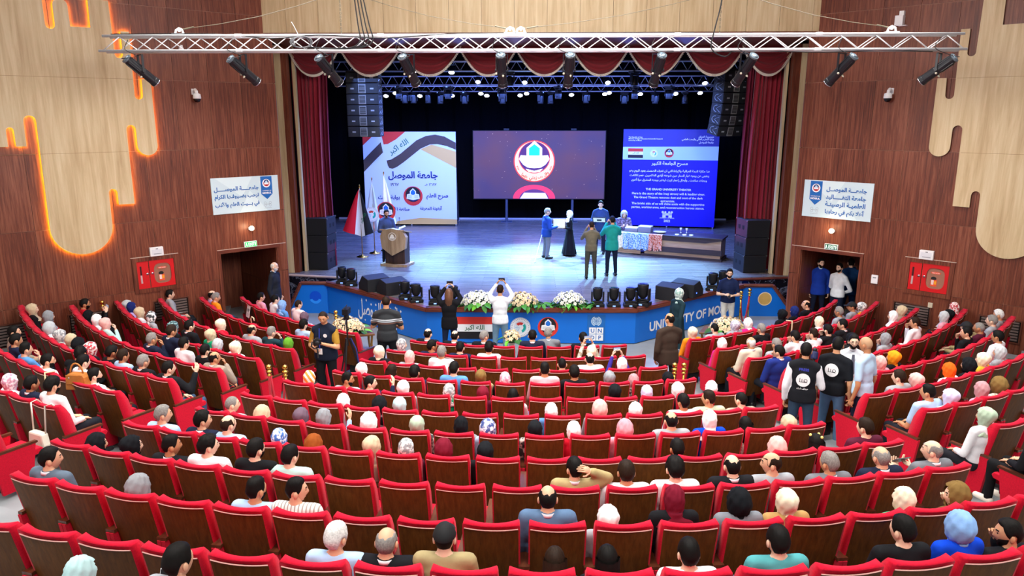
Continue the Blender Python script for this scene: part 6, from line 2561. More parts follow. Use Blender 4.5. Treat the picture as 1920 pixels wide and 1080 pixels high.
# the long wooden desk
A_, B_ = Vector((3.1, 25.55, 0)), Vector((6.25, 24.1, 0))
d = (B_ - A_).normalized()
L = (B_ - A_).length
t = thing('presidium_desk', 'long dark wood panel table with pale wood bands on stage', 'desk', (A_.x, A_.y, SZ), (0, 0, math.atan2(d.y, d.x)))
dkm = grain('desk_wenge', '2b2025', '382b31', '44363d', scale=(1, 14, 14), rough=.4)
lkm = grain('desk_oak', '9a7c66', 'b29279', 'c4a68b', scale=(1, 12, 12), rough=.5)
obj('desk_top', MB().box(-.35, L + .05, -.02, .95, .70, .76), dkm, t, bevel=.008)
obj('front_upper', MB().prism([(.3, .70), (L, .70), (L, .68), (L - .5, .58), (.3, .58)], -.01, .03, axis='y'), dkm, t)
obj('front_band', MB().box(.3, L, .03, .06, .30, .69), lkm, t)
obj('front_middle', MB().prism([(.70, .36), (L + .04, .36), (L + .04, .19), (.8, .19)], -.04, .03, axis='y'), dkm, t)
obj('front_lower', MB().box(.9, L, .0, .06, .08, .19), lkm, t)
obj('plinth', MB().box(.8, L + .05, -.04, .9, 0, .08), dkm, t)
for k in range(6):
    obj('slat', MB().box(-.25, .76, .0, .03, .04 + k * .062, .04 + k * .062 + .054), lkm, t)
obj('end_panel', MB().box(L - .02, L, .06, .85, .07, .70), lkm, t)
obj('back_panel', MB().box(-.3, L, .8, .85, .02, .70), dkm, t)
obj('left_panel', MB().box(-.75, -.27, .2, .3, 0, .42), dkm, t)


def desk_pt(u, v, h=.76):
    q = Matrix.Rotation(math.atan2(d.y, d.x), 3, 'Z') @ Vector((u, v, 0))
    return (A_.x + q.x, A_.y + q.y, SZ + h)


drz = math.atan2(d.y, d.x)
rib = [('cream white', 'f3ead2', 'd8c9a0'), ('blue and white', 'c8dcf5', '4d82c8'), ('blue and white', 'c8dcf5', '4d82c8'), ('orange and white', 'e8b09a', 'c4512e')]
rng = random.Random(3)
pos = [-.12, .38, .80, 1.28]
for k, (nm, c1, c2) in enumerate(rib):
    m1 = pattern('ribbon_' + nm.replace(' ', '_'), c1, c2, 26, 'noise')
    mb = MB()
    for i in range(26):
        x = -.23 + .46 * i / 25 + rng.uniform(-.01, .01)
        h = rng.uniform(.46, .58)
        y = rng.uniform(-.09, -.05)
        mb.add([(x - .012, .05, .765), (x + .012, .05, .765), (x - .014, y, .755), (x + .014, y, .755), (x - .016 + rng.uniform(-.02, .02), y - .02, .755 - h), (x + .016 + rng.uniform(-.02, .02), y - .02, .755 - h)], [(0, 1, 3, 2), (2, 3, 5, 4)])
    w_ = ('', ' beside the cream ones', ' beside the orange ones', '')[k]
    q = desk_pt(pos[k], 0, 0)
    o_ = obj('ribbon_bunch', mb, m1, loc=(q[0], q[1], SZ), rot=(0, 0, drz))
    tag(o_, 'bunch of %s medal ribbons hanging over the desk front%s' % (nm, w_), 'ribbons', 'medal ribbons on the desk')
for k, (u, h, nm) in enumerate(((.30, .14, 'shorter left'), (.78, .22, 'taller right'))):
    q = desk_pt(u, .45)
    t2 = thing('certificate_stack', '%s stack of white framed certificates on the desk' % nm, 'certificates', q, (0, 0, drz))
    nn = int(h / .035)
    for i in range(nn):
        obj('certificate_frame', MB().box(-.22, .22, -.16, .16, i * .035, i * .035 + .030), mat('frame_pale', 'e8e8ee', .4) if i == nn - 1 else mat('frame_greyish', '8f90a0', .5), t2)
q = desk_pt(1.30, .40)
t2 = thing('serving_dish', 'white oval dish on the desk beside the taller certificate stack', 'dish', q, (0, 0, drz))
obj('bowl', MB().lathe([(.10, 0), (.20, .02), (.23, .05), (.2, .045), (.0, .03)], (0, 0, 0), 20, sy=.7), white, t2, smooth=True)
for k, u in enumerate((1.95, 2.15)):
    q = desk_pt(u, .75)
    gm = mat('goblet_glass', 'e6ecf5', .05, spec=.9)
    tag(obj('drinking_glass', MB().lathe([(.035, 0), (.03, .01), (.008, .02), (.008, .07), (.035, .10), (.04, .17)], (0, 0, 0), 12), gm, smooth=True, loc=q), '%s of two stemmed water glasses at the back of the desk' % ('left', 'right')[k], 'glass')
for k, (u, v) in enumerate(((1.95, .2), (2.2, .22), (2.42, .26))):
    q = desk_pt(u, v)
    tag(obj('medal_case', MB().lathe([(.07, 0), (.075, .02), (.06, .035), (0, .035)], (0, 0, 0), 14), white, loc=q), 'small round white case on the desk top, %s from the ribbons' % ORD[k + 1], 'case')

# ================================================================ STANDING PEOPLE
G = lambda n_, h_: cloth(n_, h_)


def ground(x, y):
    R = math.hypot(x - CX, y - CY)
    n = int(math.floor((R - (9.285 - .8)) / .95)) + 1
    return Zf(n) if n >= 2 else 0.0


def band_shirt():
    m = bpy.data.materials.new('band_shirt')
    m.use_nodes = True
    nt = m.node_tree
    b = nt.nodes['Principled BSDF']
    b.inputs['Roughness'].default_value = .85
    tc = nt.nodes.new('ShaderNodeTexCoord')
    sx = nt.nodes.new('ShaderNodeSeparateXYZ')
    r = nt.nodes.new('ShaderNodeValToRGB')
    r.color_ramp.interpolation = 'CONSTANT'
    mr = nt.nodes.new('ShaderNodeMapRange')
    mr.inputs[1].default_value, mr.inputs[2].default_value = 1.0, 1.5
    e = r.color_ramp.elements
    e[0].position, e[0].color = 0, lin('23272b')
    e[1].position, e[1].color = .40, lin('7a5a4e')
    for p, c in ((.45, '23272b'), (.48, 'c9d2d6'), (.52, '3a4046'), (.55, 'c9d2d6'), (.59, '23272b')):
        q = e.new(p)
        q.color = lin(c)
    nt.links.new(tc.outputs['Object'], sx.inputs[0])
    nt.links.new(sx.outputs['Z'], mr.inputs[0])
    nt.links.new(mr.outputs[0], r.inputs[0])
    nt.links.new(r.outputs['Color'], b.inputs['Base Color'])
    return m


half_dress = skirt_mesh(1.05, .06, .15, .34, 11)
coat_skirt = skirt_mesh(1.05, .30, .16, .26, 5)
stp = []


def stand(label, x, y, z, face, cover, covm, top, leg, pose='stand', **kw):
    """face: heading in degrees, 0 = towards the stage, 180 = towards the audience, positive turns left"""
    o, P = make_person(label, pose, False, (x, y, z), rad(face), cover, covm, top, leg, **kw)
    return o, P


wcol = mat('shirt_collar', 'e6e8ee', .7)
# on stage
sp_, _ = stand('person in blue grey suit reading at the wooden lectern', -4.72, 23.75, SZ, 205, 'short', hair_mat('k'), G('speaker suit', '3c4660'), G('dark trousers', '1d2028'), 'read', jacket=True, pitch=-14, collar=mat('shirt_wine', '4a1a2a', .8), skin=1, beard='k')
o1, P1 = stand('person with grey hair and blue suit jacket handing over a certificate', .52, 24.6, SZ, -70, 'short', hair_mat('g'), G('bright navy suit', '1f3f86'), G('grey trousers', '6a6c78'), 'hold', jacket=True, collar=wcol, skin=2, girth=1.15, scale=.97)
o2, P2_ = stand('person in white headscarf and long black dress receiving a certificate', 1.32, 25.15, SZ, 100, 'loose', mat('scarf_W', SC['W'][1], .85), G('black dress', '0e0e14'), G('black dress', '0e0e14'), 'hold', skirt=half_dress, skin=2, scale=.88)
o3, P3 = stand('person in dark blue suit holding a framed certificate behind the photographers', 2.40, 25.5, SZ, 170, 'short', hair_mat('k'), G('steel navy suit', '26365e'), G('navy trousers', '161d33'), 'hold', jacket=True, collar=wcol, pitch=-12, scale=1.06, skin=2)
stand('person in olive shirt photographing on stage with raised hands', 1.77, 21.45, SZ, 5, 'fade', hair_mat('d'), G('olive shirt', '6d6553'), G('olive trousers', '4d4d42'), 'photo', skin=1, scale=.97)
stand('person in teal green blazer photographing on stage', 2.42, 21.85, SZ, 10, 'short', hair_mat('k'), G('teal blazer', '1f8f86'), G('navy trousers', '161d33'), 'photo', jacket=True, scale=1.03, skin=1, pitch=-10)
ch = thing('office_chair', 'dark chair behind the long desk under the person in checked headscarf', 'chair', (3.33, 26.75, SZ), (0, 0, PI))
obj('seat', MB().box(-.24, .24, .2, .7, .40, .46), black, ch, bevel=.02)
obj('backrest', MB().box(-.22, .22, .12, .17, .5, .95), black, ch, bevel=.02)
obj('column', MB().tube([(0, .45, .05), (0, .45, .40)], .03, 8).tube([(-.25, .45, .03), (.25, .45, .03)], .025, 6).tube([(0, .2, .03), (0, .7, .03)], .025, 6), black, ch)
make_person('person in checked headscarf and patterned robe seated behind the desk', 'tablet', True, (3.33, 26.75, SZ), PI, 'loose', pattern('scarf_check', 'f2f2f2', 'b9b9bd', 40, 'spots', .3), pattern('robe_pattern', '4a3c52', '8c7a8e', 20), G('dark robe', '3a3040'), pitch=-18, skin=2, scale=1.04)


def held(o, P, off, name, label, mb, mats, cat, rot=(0, 0, 0)):
    h = (P['J']['wrist'][0] + P['J']['wrist'][1]) / 2 + Vector(off)
    w = o.matrix_basis @ h
    q = obj(name, mb, mats, loc=w, rot=(rot[0], rot[1], rot[2] + o.rotation_euler.z))
    return tag(q, label, cat)


fm_ = [mat('certificate_white', 'f4efe2', .5), mat('frame_gold', 'c9a56a', .35), black]
mb = MB().box(-.21, .21, -.012, .012, -.16, .16, 1)
mb.box(-.19, .19, -.016, -.012, -.14, .14, 0)
q = obj('certificate', mb, fm_, loc=(.95, 24.86, SZ + 1.14), rot=(rad(4), 0, rad(12)))
tag(q, 'white certificate in pale frame held between the grey haired and the white scarfed person', 'certificate')
mb = MB().box(-.23, .23, -.012, .012, -.15, .15, 2)
mb.box(-.20, .20, -.016, -.012, -.12, .12, 0)
mb.box(-.08, .08, -.018, -.016, -.06, .05, 2)
mb.box(-.20, .20, .012, .016, -.12, .12, 0)
mb.box(-.08, .08, .016, .018, -.06, .05, 2)
held(o3, P3, (0, .16, .06), 'certificate', 'dark framed certificate held flat by the person in dark blue suit', mb, fm_, 'certificate', (rad(-50), 0, 0))
tag(obj('walking_cane', MB().tube([(.36, 24.45, SZ + .82), (.12, 23.75, SZ + .01)], .012, 6).ell((.12, 23.75, SZ + .02), (.018, .018, .018)), mat('cane_white', 'c9d6da', .4)), 'thin pale cane hanging behind the grey haired person in blue suit', 'cane')

# in front of the stage
o, P = stand('person in black jacket with long brown hair photographing with raised phone', -1.92, 16.72, 0, 2, 'long', mat('hair_bronze', '6a4630', .5, noise=.3, nscale=50), G('black jacket', '131317'), G('navy jeans', '1c2740'), 'photoup', jacket=True, scale=.97, skin=2)
held(o, P, (0, .07, .10), 'phone', 'dark phone raised by the person in black jacket before the stage', PHONE.mesh('phone', [black, black]), [black], 'phone', (0, rad(90), 0))
o, P = stand('person in white shirt and light jeans photographing at the flower edge', -0.72, 16.75, 0, -4, 'fade', hair_mat('d'), G('white shirt', 'e9eef2'), G('pale jeans', '6f8ea3'), 'photoup', scale=1.02, skin=1)
held(o, P, (0, .07, .08), 'phone', 'small dark phone raised by the person in white shirt and jeans', PHONE.mesh('phone', [black, black]), [black], 'phone', (0, rad(90), 0))
stand('person in black polo with striped chest band photographing left of the aisle', -3.1, 15.2, 0, 5, 'shaved', hair_mat('d'), band_shirt(), G('black jeans', '17181c'), 'camera', sleeves='short', scale=1.08, skin=1, girth=1.1)
stand('person in pale patterned headscarf and long dark teal coat walking by the stage', 3.47, 16.9, 0, -62, 'tight', pattern('scarf_mint', 'd7e6df', '8fb3ab', 20), G('teal coat', '1d333b'), G('teal coat', '1d333b'), 'walk', skirt=coat_skirt, skin=2, scale=.97)
stand('balding person in brown tweed jacket standing in the right aisle, hand at face', 2.72, 13.9, ground(2.72, 13.9), 12, 'balding', hair_mat('k'), G('brown tweed', '3d3028'), G('brown trousers', '2e241e'), 'hand_face', jacket=True, yaw=25, scale=1.04, skin=1)
o, P = stand('person in navy polo and pale trousers leaning on the right stage edge', 5.2, 19, 0, 170, 'short', hair_mat('k'), G('navy polo', '172347'), G('stone trousers', 'c6c4bc'), 'lean_edge', sleeves='short', beard='k', skin=2, pitch=-4)
obj('belt', MB().lathe([(.185, -.02), (.187, .02)], (0, 0, 1.0), 24, sy=.72), mat('belt_black', '121212', .4), o)
held(o, P, (0, .08, .0), 'phone', 'phone held low by the person in navy polo', PHONE.mesh('phone', [black, black]), [black], 'phone', (rad(60), 0, 0))

# the press group in the right aisle
vest = G('black vest', '191b20')
zf = Zf(5)
o, P = stand('person in black press vest over white sleeves seen from behind', 4.29, 11.05, ground(4.29, 11.05), -22, 'short', hair_mat('k'), G('white sleeves', 'e6e8ec'), G('dark jeans', '2f4257'), 'mic', scale=1.03, skin=1)
vm = MB()
Jv = P['J']
torso(vm, dict(Jv, sh=[Jv['sh'][0] * 1.0 - Vector((.02, 0, .0)), Jv['sh'][1] + Vector((.02, 0, 0))]), .03, .02, low=.10)
vv, vf = remesh(vm, .024, 4)
VEST = MB().add(vv, vf).mesh('vest', [white], True)
put('vest', VEST, o, vest)


def back_print(o, z=1.22, y=-.168):
    a_ = Art()
    a_.disc(0, 0, .10, 2, 0, 24, .105)
    for k in range(3):
        a_.rect(-.05 + .03 * k, -.042 + .03 * k, -.03, .03 - .012 * k, 3, 1)
    a_.rect(-.055, .06, -.035, -.027, 3, 1)
    a_.ring(.035, -.005, .018, .026, 3, 1, 14)
    e_ = obj('back_print', a_, [mat('print_white', 'f0f0f0', .7), mat('print_black', '15161a', .7)], o)
    e_.location = (0, y, z)
    return e_


back_print(o)
text(o, 'PRESS', 0, -.168, 1.385, .14, mat('print_blue', '3a43b8', .7), .03)
text(o, arab('هدف نت'), 0, -.168, 1.085, .16, mat('print_white', 'f0f0f0', .7), .02)
hh = o.matrix_basis @ (P['J']['wrist'][0] + Vector((0, .1, .06)))
t2 = thing('microphone', 'navy cube flagged microphone held out by the person in press vest', 'microphone', hh, (rad(-25), 0, o.rotation_euler.z))
obj('handle', MB().tube([(0, 0, -.12), (0, 0, .06)], .017, 10), black, t2)
obj('flag_cube', MB().lathe([(.05, .05), (.055, .07), (.055, .15), (.05, .17)], (0, 0, 0), 12), mat('mic_navy', '1a2350', .6), t2)
obj('foam_head', MB().ell((0, 0, .2), (.035, .035, .04)), black, t2, smooth=True)
o, P = stand('person in black vest and blue jeans seen from behind beside the press vest', 4.88, 11.32, ground(4.88, 11.32), -38, 'short', hair_mat('k'), G('black tee', '191b20'), G('mid blue jeans', '4f6e8f'), 'stand', sleeves='short', scale=1.04, skin=1, yaw=10)
back_print(o, 1.27)
o, P = stand('person in glasses and white shirt facing the camera in the interview group', 5.32, 11.75, ground(5.32, 11.75), 165, 'short', hair_mat('k'), G('white shirt', 'e9eef2'), G('dark trousers', '1d2028'), 'front', beard='k', glasses=True, skin=2, collar=wcol, scale=1.0)
obj('tie', MB().prism([(-.018, 1.44), (.018, 1.44), (.04, 1.12), (0, 1.06), (-.04, 1.12)], .135, .15, axis='y'), mat('tie_grey', '6d6f7e', .6), o)
o, P = stand('bald person in light blue shirt and navy trousers standing in the right aisle', 5.2, 11, ground(5.2, 11.0), 40, 'shaved', mat('hair_sand', 'b08a68', .6), G('sky shirt', 'b6d3ea'), G('navy trousers', '161d33'), 'stand', sleeves='short', scale=1.03, skin=3)

# at the two doors
stand('person in royal blue blazer standing in the right doorway', 8.02, 20.2, 0, 172, 'short', hair_mat('k'), G('royal blazer', '1d3fa6'), G('navy trousers', '161d33'), 'stand', jacket=True, beard='k', skin=2, collar=G('sky shirt', 'b6d3ea'), yaw=12, scale=1.03)
stand('person in untucked white shirt with hands behind back by the right door', 8.31, 19.62, 0, 125, 'short', hair_mat('k'), G('white shirt', 'e9eef2'), G('navy trousers', '161d33'), 'behind', beard='k', skin=2, scale=1.02)
stand('person in dark blue suit seen from behind inside the right door', 8.85, 20.2, 0, -20, 'short', hair_mat('k'), G('petrol suit', '173a66'), G('petrol trousers', '122b50'), 'hand_face', jacket=True, skin=2, scale=1.03)
stand('old person with white beard in dark suit at the left doorway', -6.95, 19.3, 0, -95, 'balding', hair_mat('w'), G('charcoal suit', '23262e'), G('charcoal trousers', '23262e'), 'stand', jacket=True, beard='w', skin=2, collar=G('sky shirt', 'b6d3ea'), scale=1.03)
# the camera person in the left aisle
o, P = stand('person in navy press vest and mustard shirt filming in the left aisle', -3.96, 13.5, ground(-3.96, 13.5), 168, 'shaved', hair_mat('d'), G('mustard shirt', 'a8812f'), G('black jeans', '17181c'), 'camera', sleeves='short', yaw=14, pitch=-18, scale=1.05, skin=1, girth=1.08)
put('vest', VEST, o, G('navy vest', '161e30'))
a = Art()
a.disc(0, 0, .035, 1, 0)
e_ = obj('chest_print', a, [mat('print_white', 'f0f0f0', .7)], o)
e_.location = (-.09, .163, 1.33)
e_.rotation_euler = (0, 0, PI)
obj('lanyard', MB().tube([(.03, .13, 1.45), (.02, .165, 1.3), (.02, .165, 1.08)], .006, 5), mat('lanyard_blue', '2440c0', .6), o)
obj('badge', MB().box(-.02, .06, .162, .168, .97, 1.08), white, o)
hh = o.matrix_basis @ (P['J']['wrist'][1] + Vector((-.02, .10, .06)))
t2 = thing('video_camera', 'black mirrorless camera on a gimbal held by the filming person', 'camera', hh, (0, 0, o.rotation_euler.z + .5))
obj('camera_body', MB().box(-.075, .075, -.04, .04, -.05, .05).box(-.03, .03, -.035, .03, .05, .075), black, t2, bevel=.006)
obj('lens', MB().lathe([(.035, .04), (.04, .06), (.04, .13), (.034, .135)], (0, 0, 0), 16, axis='y'), black, t2, smooth=True)
obj('gimbal', MB().tube([(.09, 0, .0), (.11, 0, -.08), (.06, 0, -.13), (.0, 0, -.14), (0, 0, -.32)], .016, 8), mat('gimbal_grey', '2c2d30', .4), t2, smooth=True)
# tripod
t2 = thing('camera_tripod', 'black video tripod with camera standing in the left aisle', 'tripod', (-3.8, 14.55, ground(-3.8, 14.55)))
for k in range(3):
    q = 2 * PI * k / 3 + .4
    obj('leg', MB().tube([(.04 * math.cos(q), .04 * math.sin(q), 1.05), (.18 * math.cos(q), .18 * math.sin(q), .5), (.34 * math.cos(q), .34 * math.sin(q), .01)], [.022, .018, .012], 8), black, t2)
obj('column', MB().tube([(0, 0, .9), (0, 0, 1.5)], .018, 8), black, t2)
obj('pan_head', MB().lathe([(.05, 1.46), (.06, 1.5), (.05, 1.56)], (0, 0, 0), 12).tube([(0, -.02, 1.52), (.05, -.38, 1.36)], .012, 6), black, t2)
obj('camera', MB().box(-.06, .06, -.11, .13, 1.58, 1.70).lathe([(.04, .13), (.045, .22)], (0, 0, 1.64), 12, axis='y').tube([(0, -.08, 1.71), (0, .08, 1.75)], .012, 6), black, t2)
obj('blue_strap', MB().tube([(.06, .03, 1.05), (.16, .05, .8), (.2, .1, .3)], .016, 6), mat('strap_blue', '28357e', .7), t2)
# ================================================================ FLOWERS
leaf_ms = [mat('leaf_green', '3f8a2a', .5), mat('leaf_bright', '67b52c', .5), mat('leaf_deep', '235c24', .5)]
LEAF = []
for m in leaf_ms:
    mb = MB()
    mb.add([(0, 0, 0), (.035, .05, .012), (.03, .10, .012), (0, .15, -.012), (-.03, .10, .012), (-.035, .05, .012), (0, .05, -.004), (0, .10, -.004)],
           [(0, 1, 6), (1, 2, 7, 6), (2, 3, 7), (3, 4, 7), (4, 5, 6, 7), (5, 0, 6)])
    LEAF.append(mb.mesh('leaf', [m], True))


def bloom_mesh(m, core):
    mb = MB()
    for k in range(6):
        q = 2 * PI * k / 6
        c, s_ = math.cos(q), math.sin(q)
        mb.add([(0, 0, .01), (.035 * c - .02 * s_, .035 * s_ + .02 * c, .028), (.062 * c, .062 * s_, .018), (.035 * c + .02 * s_, .035 * s_ - .02 * c, .028)], [(0, 1, 2, 3)])
    for k in range(5):
        q = 2 * PI * k / 5 + .5
        c, s_ = math.cos(q), math.sin(q)
        mb.add([(0, 0, .02), (.02 * c - .014 * s_, .02 * s_ + .014 * c, .045), (.034 * c, .034 * s_, .045), (.02 * c + .014 * s_, .02 * s_ - .014 * c, .045)], [(0, 1, 2, 3)])
    mb.ell((0, 0, .026), (.014, .014, .014), None, 6, 4, 1)
    return mb.mesh('bloom', [m, core], True)


core = mat('bloom_core', 'd9dca0', .7)
BLOOM = {'white': bloom_mesh(mat('petal_white', 'f6f6ee', .7), core), 'cream': bloom_mesh(mat('petal_cream', 'f6dfb8', .7), core)}


def bouquet(name, label, loc, kind, rx, ry, h, nb, nl, big=1.0, droop=.06, extra=None):
    t = thing(name, label, 'flowers', loc, group=None)
    rg = random.Random(int(1000 * abs(loc[0])) + nb)
    obj('foam_base', MB().lathe([(.8, 0), (1.0, .02), (.8, .3), (.2, .75), (0, .8)], (0, 0, 0), 14).__class__().lathe([(rx * .75, 0), (rx * .8, .03), (rx * .6, h * .4), (rx * .15, h * .75), (.01, h * .78)], (0, 0, 0), 14, sy=ry / rx), mat('stem_dark', '2c4a20', .8), t)
    for i in range(nb):
        u = (i + .5) / nb
        zz = 1 - u * .92
        r = math.sqrt(1 - zz * zz)
        q = i * 2.39996
        n = Vector((r * math.cos(q), r * math.sin(q), zz))
        p = Vector((n.x * rx * .9, n.y * ry * .9, n.z * h * .9 + .06 + rg.uniform(-.02, .02)))
        rot = n.to_track_quat('Z', 'Y').to_euler()
        o = link('bloom', BLOOM[kind], t, p, rot)
        sc = big * rg.uniform(.85, 1.2)
        o.scale = (sc, sc, sc)
    for i in range(nl):
        q = 2 * PI * i / nl + rg.uniform(-.1, .1)
        c, s_ = math.cos(q), math.sin(q)
        p = (rx * .82 * c, ry * .82 * s_, .07 + rg.uniform(-.03, .06))
        o = link('leaf', LEAF[rg.randrange(3)], t, p, (rg.uniform(-.9, -.1), rg.uniform(-.4, .4), q - PI / 2))
        k = rg.uniform(1.2, 1.9) * big
        o.scale = (k, k, k)
    return t


bouquet('flower_arrangement', 'dome of white flowers on the stage edge beside the raised-phone person in black', (-1.32, 18.12, SZ), 'white', .46, .28, .32, 60, 34, 1.15)
bouquet('flower_arrangement', 'dome of cream roses with large bright leaves, middle of the stage edge', (-.22, 18.08, SZ), 'cream', .42, .26, .30, 50, 26, 1.15)
bouquet('flower_arrangement', 'dome of white flowers on the leafy garland right of the cream roses', (.98, 18.14, SZ), 'white', .40, .26, .32, 54, 20, 1.1)
t = thing('leaf_garland', 'long garland of green leaves along the stage edge under the white flowers', 'garland', (.75, 18.02, SZ))
obj('vine', MB().tube([(-.75, 0, .03), (-.3, .05, .05), (.3, -.03, .05), (.85, .02, .03)], .02, 6), leaf_ms[2], t)
rg = random.Random(9)
for i in range(110):
    x = rg.uniform(-.85, .9)
    o = link('leaf', LEAF[(0, 0, 2, 0)[i % 4]], t, (x, rg.uniform(-.12, .16), rg.uniform(.02, .12)), (rg.uniform(-1.0, .3), rg.uniform(-.6, .6), rg.uniform(-2.2, 2.2) + PI))
    k = rg.uniform(.9, 1.5)
    o.scale = (k, k, k)
table_wood = grain('table_wood', '5d3b22', '7a5130', '946a42', scale=(2, 16, 16), rough=.35)
for nm, x, y, h, rz in (('left', -4.41, 16.95, .55, 20), ('right', 4.79, 17.4, .5, -25)):
    t = thing('coffee_table', 'low wooden coffee table with gilt legs in front of the %s stage wing' % nm, 'table', (x, y, 0), (0, 0, rad(rz)))
    obj('table_top', MB().box(-.6, .6, -.32, .32, h - .05, h), table_wood, t, bevel=.01)
    for sx in (-1, 1):
        for sy in (-1, 1):
            obj('leg', MB().tube([(sx * .54, sy * .27, 0), (sx * .52, sy * .25, h * .5), (sx * .54, sy * .27, h - .05)], [.02, .03, .025], 8), mat('gilt_wood', '8f6a35', .35, metal=.3), t)
    bouquet('flower_arrangement', 'cream rose arrangement on the low coffee table at the %s stage wing' % nm, (x, y, h), 'cream', .42, .28, .30, 52, 14, 1.2)
t = bouquet('flower_arrangement', 'small cream and yellow flowers in glass vase standing in front row gap', (-.42, 15.75, .72), 'cream', .16, .14, .2, 22, 6, 1.0)
obj('vase', MB().lathe([(.06, -.42), (.07, -.4), (.05, -.1), (.08, .0)], (0, 0, 0), 14), mat('vase_glass', 'e8ead0', .1), t)
t = thing('side_table', 'small side table under the vase of cream flowers in front row', 'table', (-.42, 15.75, 0))
obj('table_top', MB().lathe([(.2, .27), (.2, .3)], (0, 0, 0), 18), table_wood, t)
obj('leg', MB().tube([(0, 0, 0), (0, 0, .27)], .03, 8).lathe([(.14, 0), (.1, .02)], (0, 0, 0), 14), table_wood, t)

# ================================================================ STANCHIONS AND ROPES
rope_m = mat('rope_red', 'b3172c', .8, sheen=.3)


def post():
    t = thing('stanchion_post', '', 'stanchion')
    obj('base', MB().lathe([(.16, 0), (.16, .015), (.10, .04), (.03, .07)], (0, 0, 0), 18), gold, t, smooth=True)
    obj('pole', MB().lathe([(.022, .05), (.022, .86)], (0, 0, 0), 12), gold, t, smooth=True)
    obj('crown', MB().lathe([(.022, .84), (.045, .85), (.045, .87), (.025, .88), (.03, .91), (.055, .92), (.055, .94), (.028, .95), (.02, .965), (.045, .985), (.052, 1.01), (.045, 1.04), (.0, 1.06)], (0, 0, 0), 14), gold, t, smooth=True)
    return t


ps = post()
posts = [(-4.65, 12.30, 'left one of the pair at the left aisle'), (-4.36, 12.30, 'right one of the pair at the left aisle'), (2.65, 12.9, 'left one of the pair at the right aisle'), (2.82, 12.9, 'right one of the pair at the right aisle'),
         (5.66, 19.40, 'left one beside the person in navy polo'), (5.98, 19.72, 'right one beside the person in navy polo'), (-10.3, 17.0, 'standing by the left wall under the fire cabinet'), (-4.72, 17.1, 'behind the flowers at the left stage wing')]
posts[6] = (-9.98, 16.35, 'standing by the left wall near the fire cabinet')
for k, (x, y, w) in enumerate(posts):
    t = ps if k == 0 else dup(ps)
    t.location = (x, y, ground(x, y))
    t['label'] = 'polished gold stanchion post, ' + w
    t['group'] = 'gold stanchions'


def rope(label, a, b, sag):
    a, b = Vector(a), Vector(b)
    mb = MB()
    pts = [a.lerp(b, t_ / 12) - Vector((0, 0, sag * math.sin(PI * t_ / 12) ** .7)) for t_ in range(13)]
    mb.tube(pts, .022, 8)
    tag(obj('velvet_rope', mb, rope_m, smooth=True), label, 'rope')


rope('red velvet rope hanging in a loop between the two posts beside the navy polo person', (5.66, 19.40, .88), (5.98, 19.72, .88), .72)
z = ground(-4.65, 12.3)
rope('red velvet rope hanging from the left post of the left aisle pair', (-4.65, 12.28, z + .86), (-4.62, 12.22, z + .12), .0)
rope('red velvet rope looped between the left aisle pair of posts', (-4.63, 12.3, z + .88), (-4.38, 12.3, z + .88), .75)
z = ground(-9.98, 16.35)
rope('red velvet rope hanging down the post by the left wall', (-9.96, 16.33, z + .88), (-9.9, 16.28, z + .2), 0)

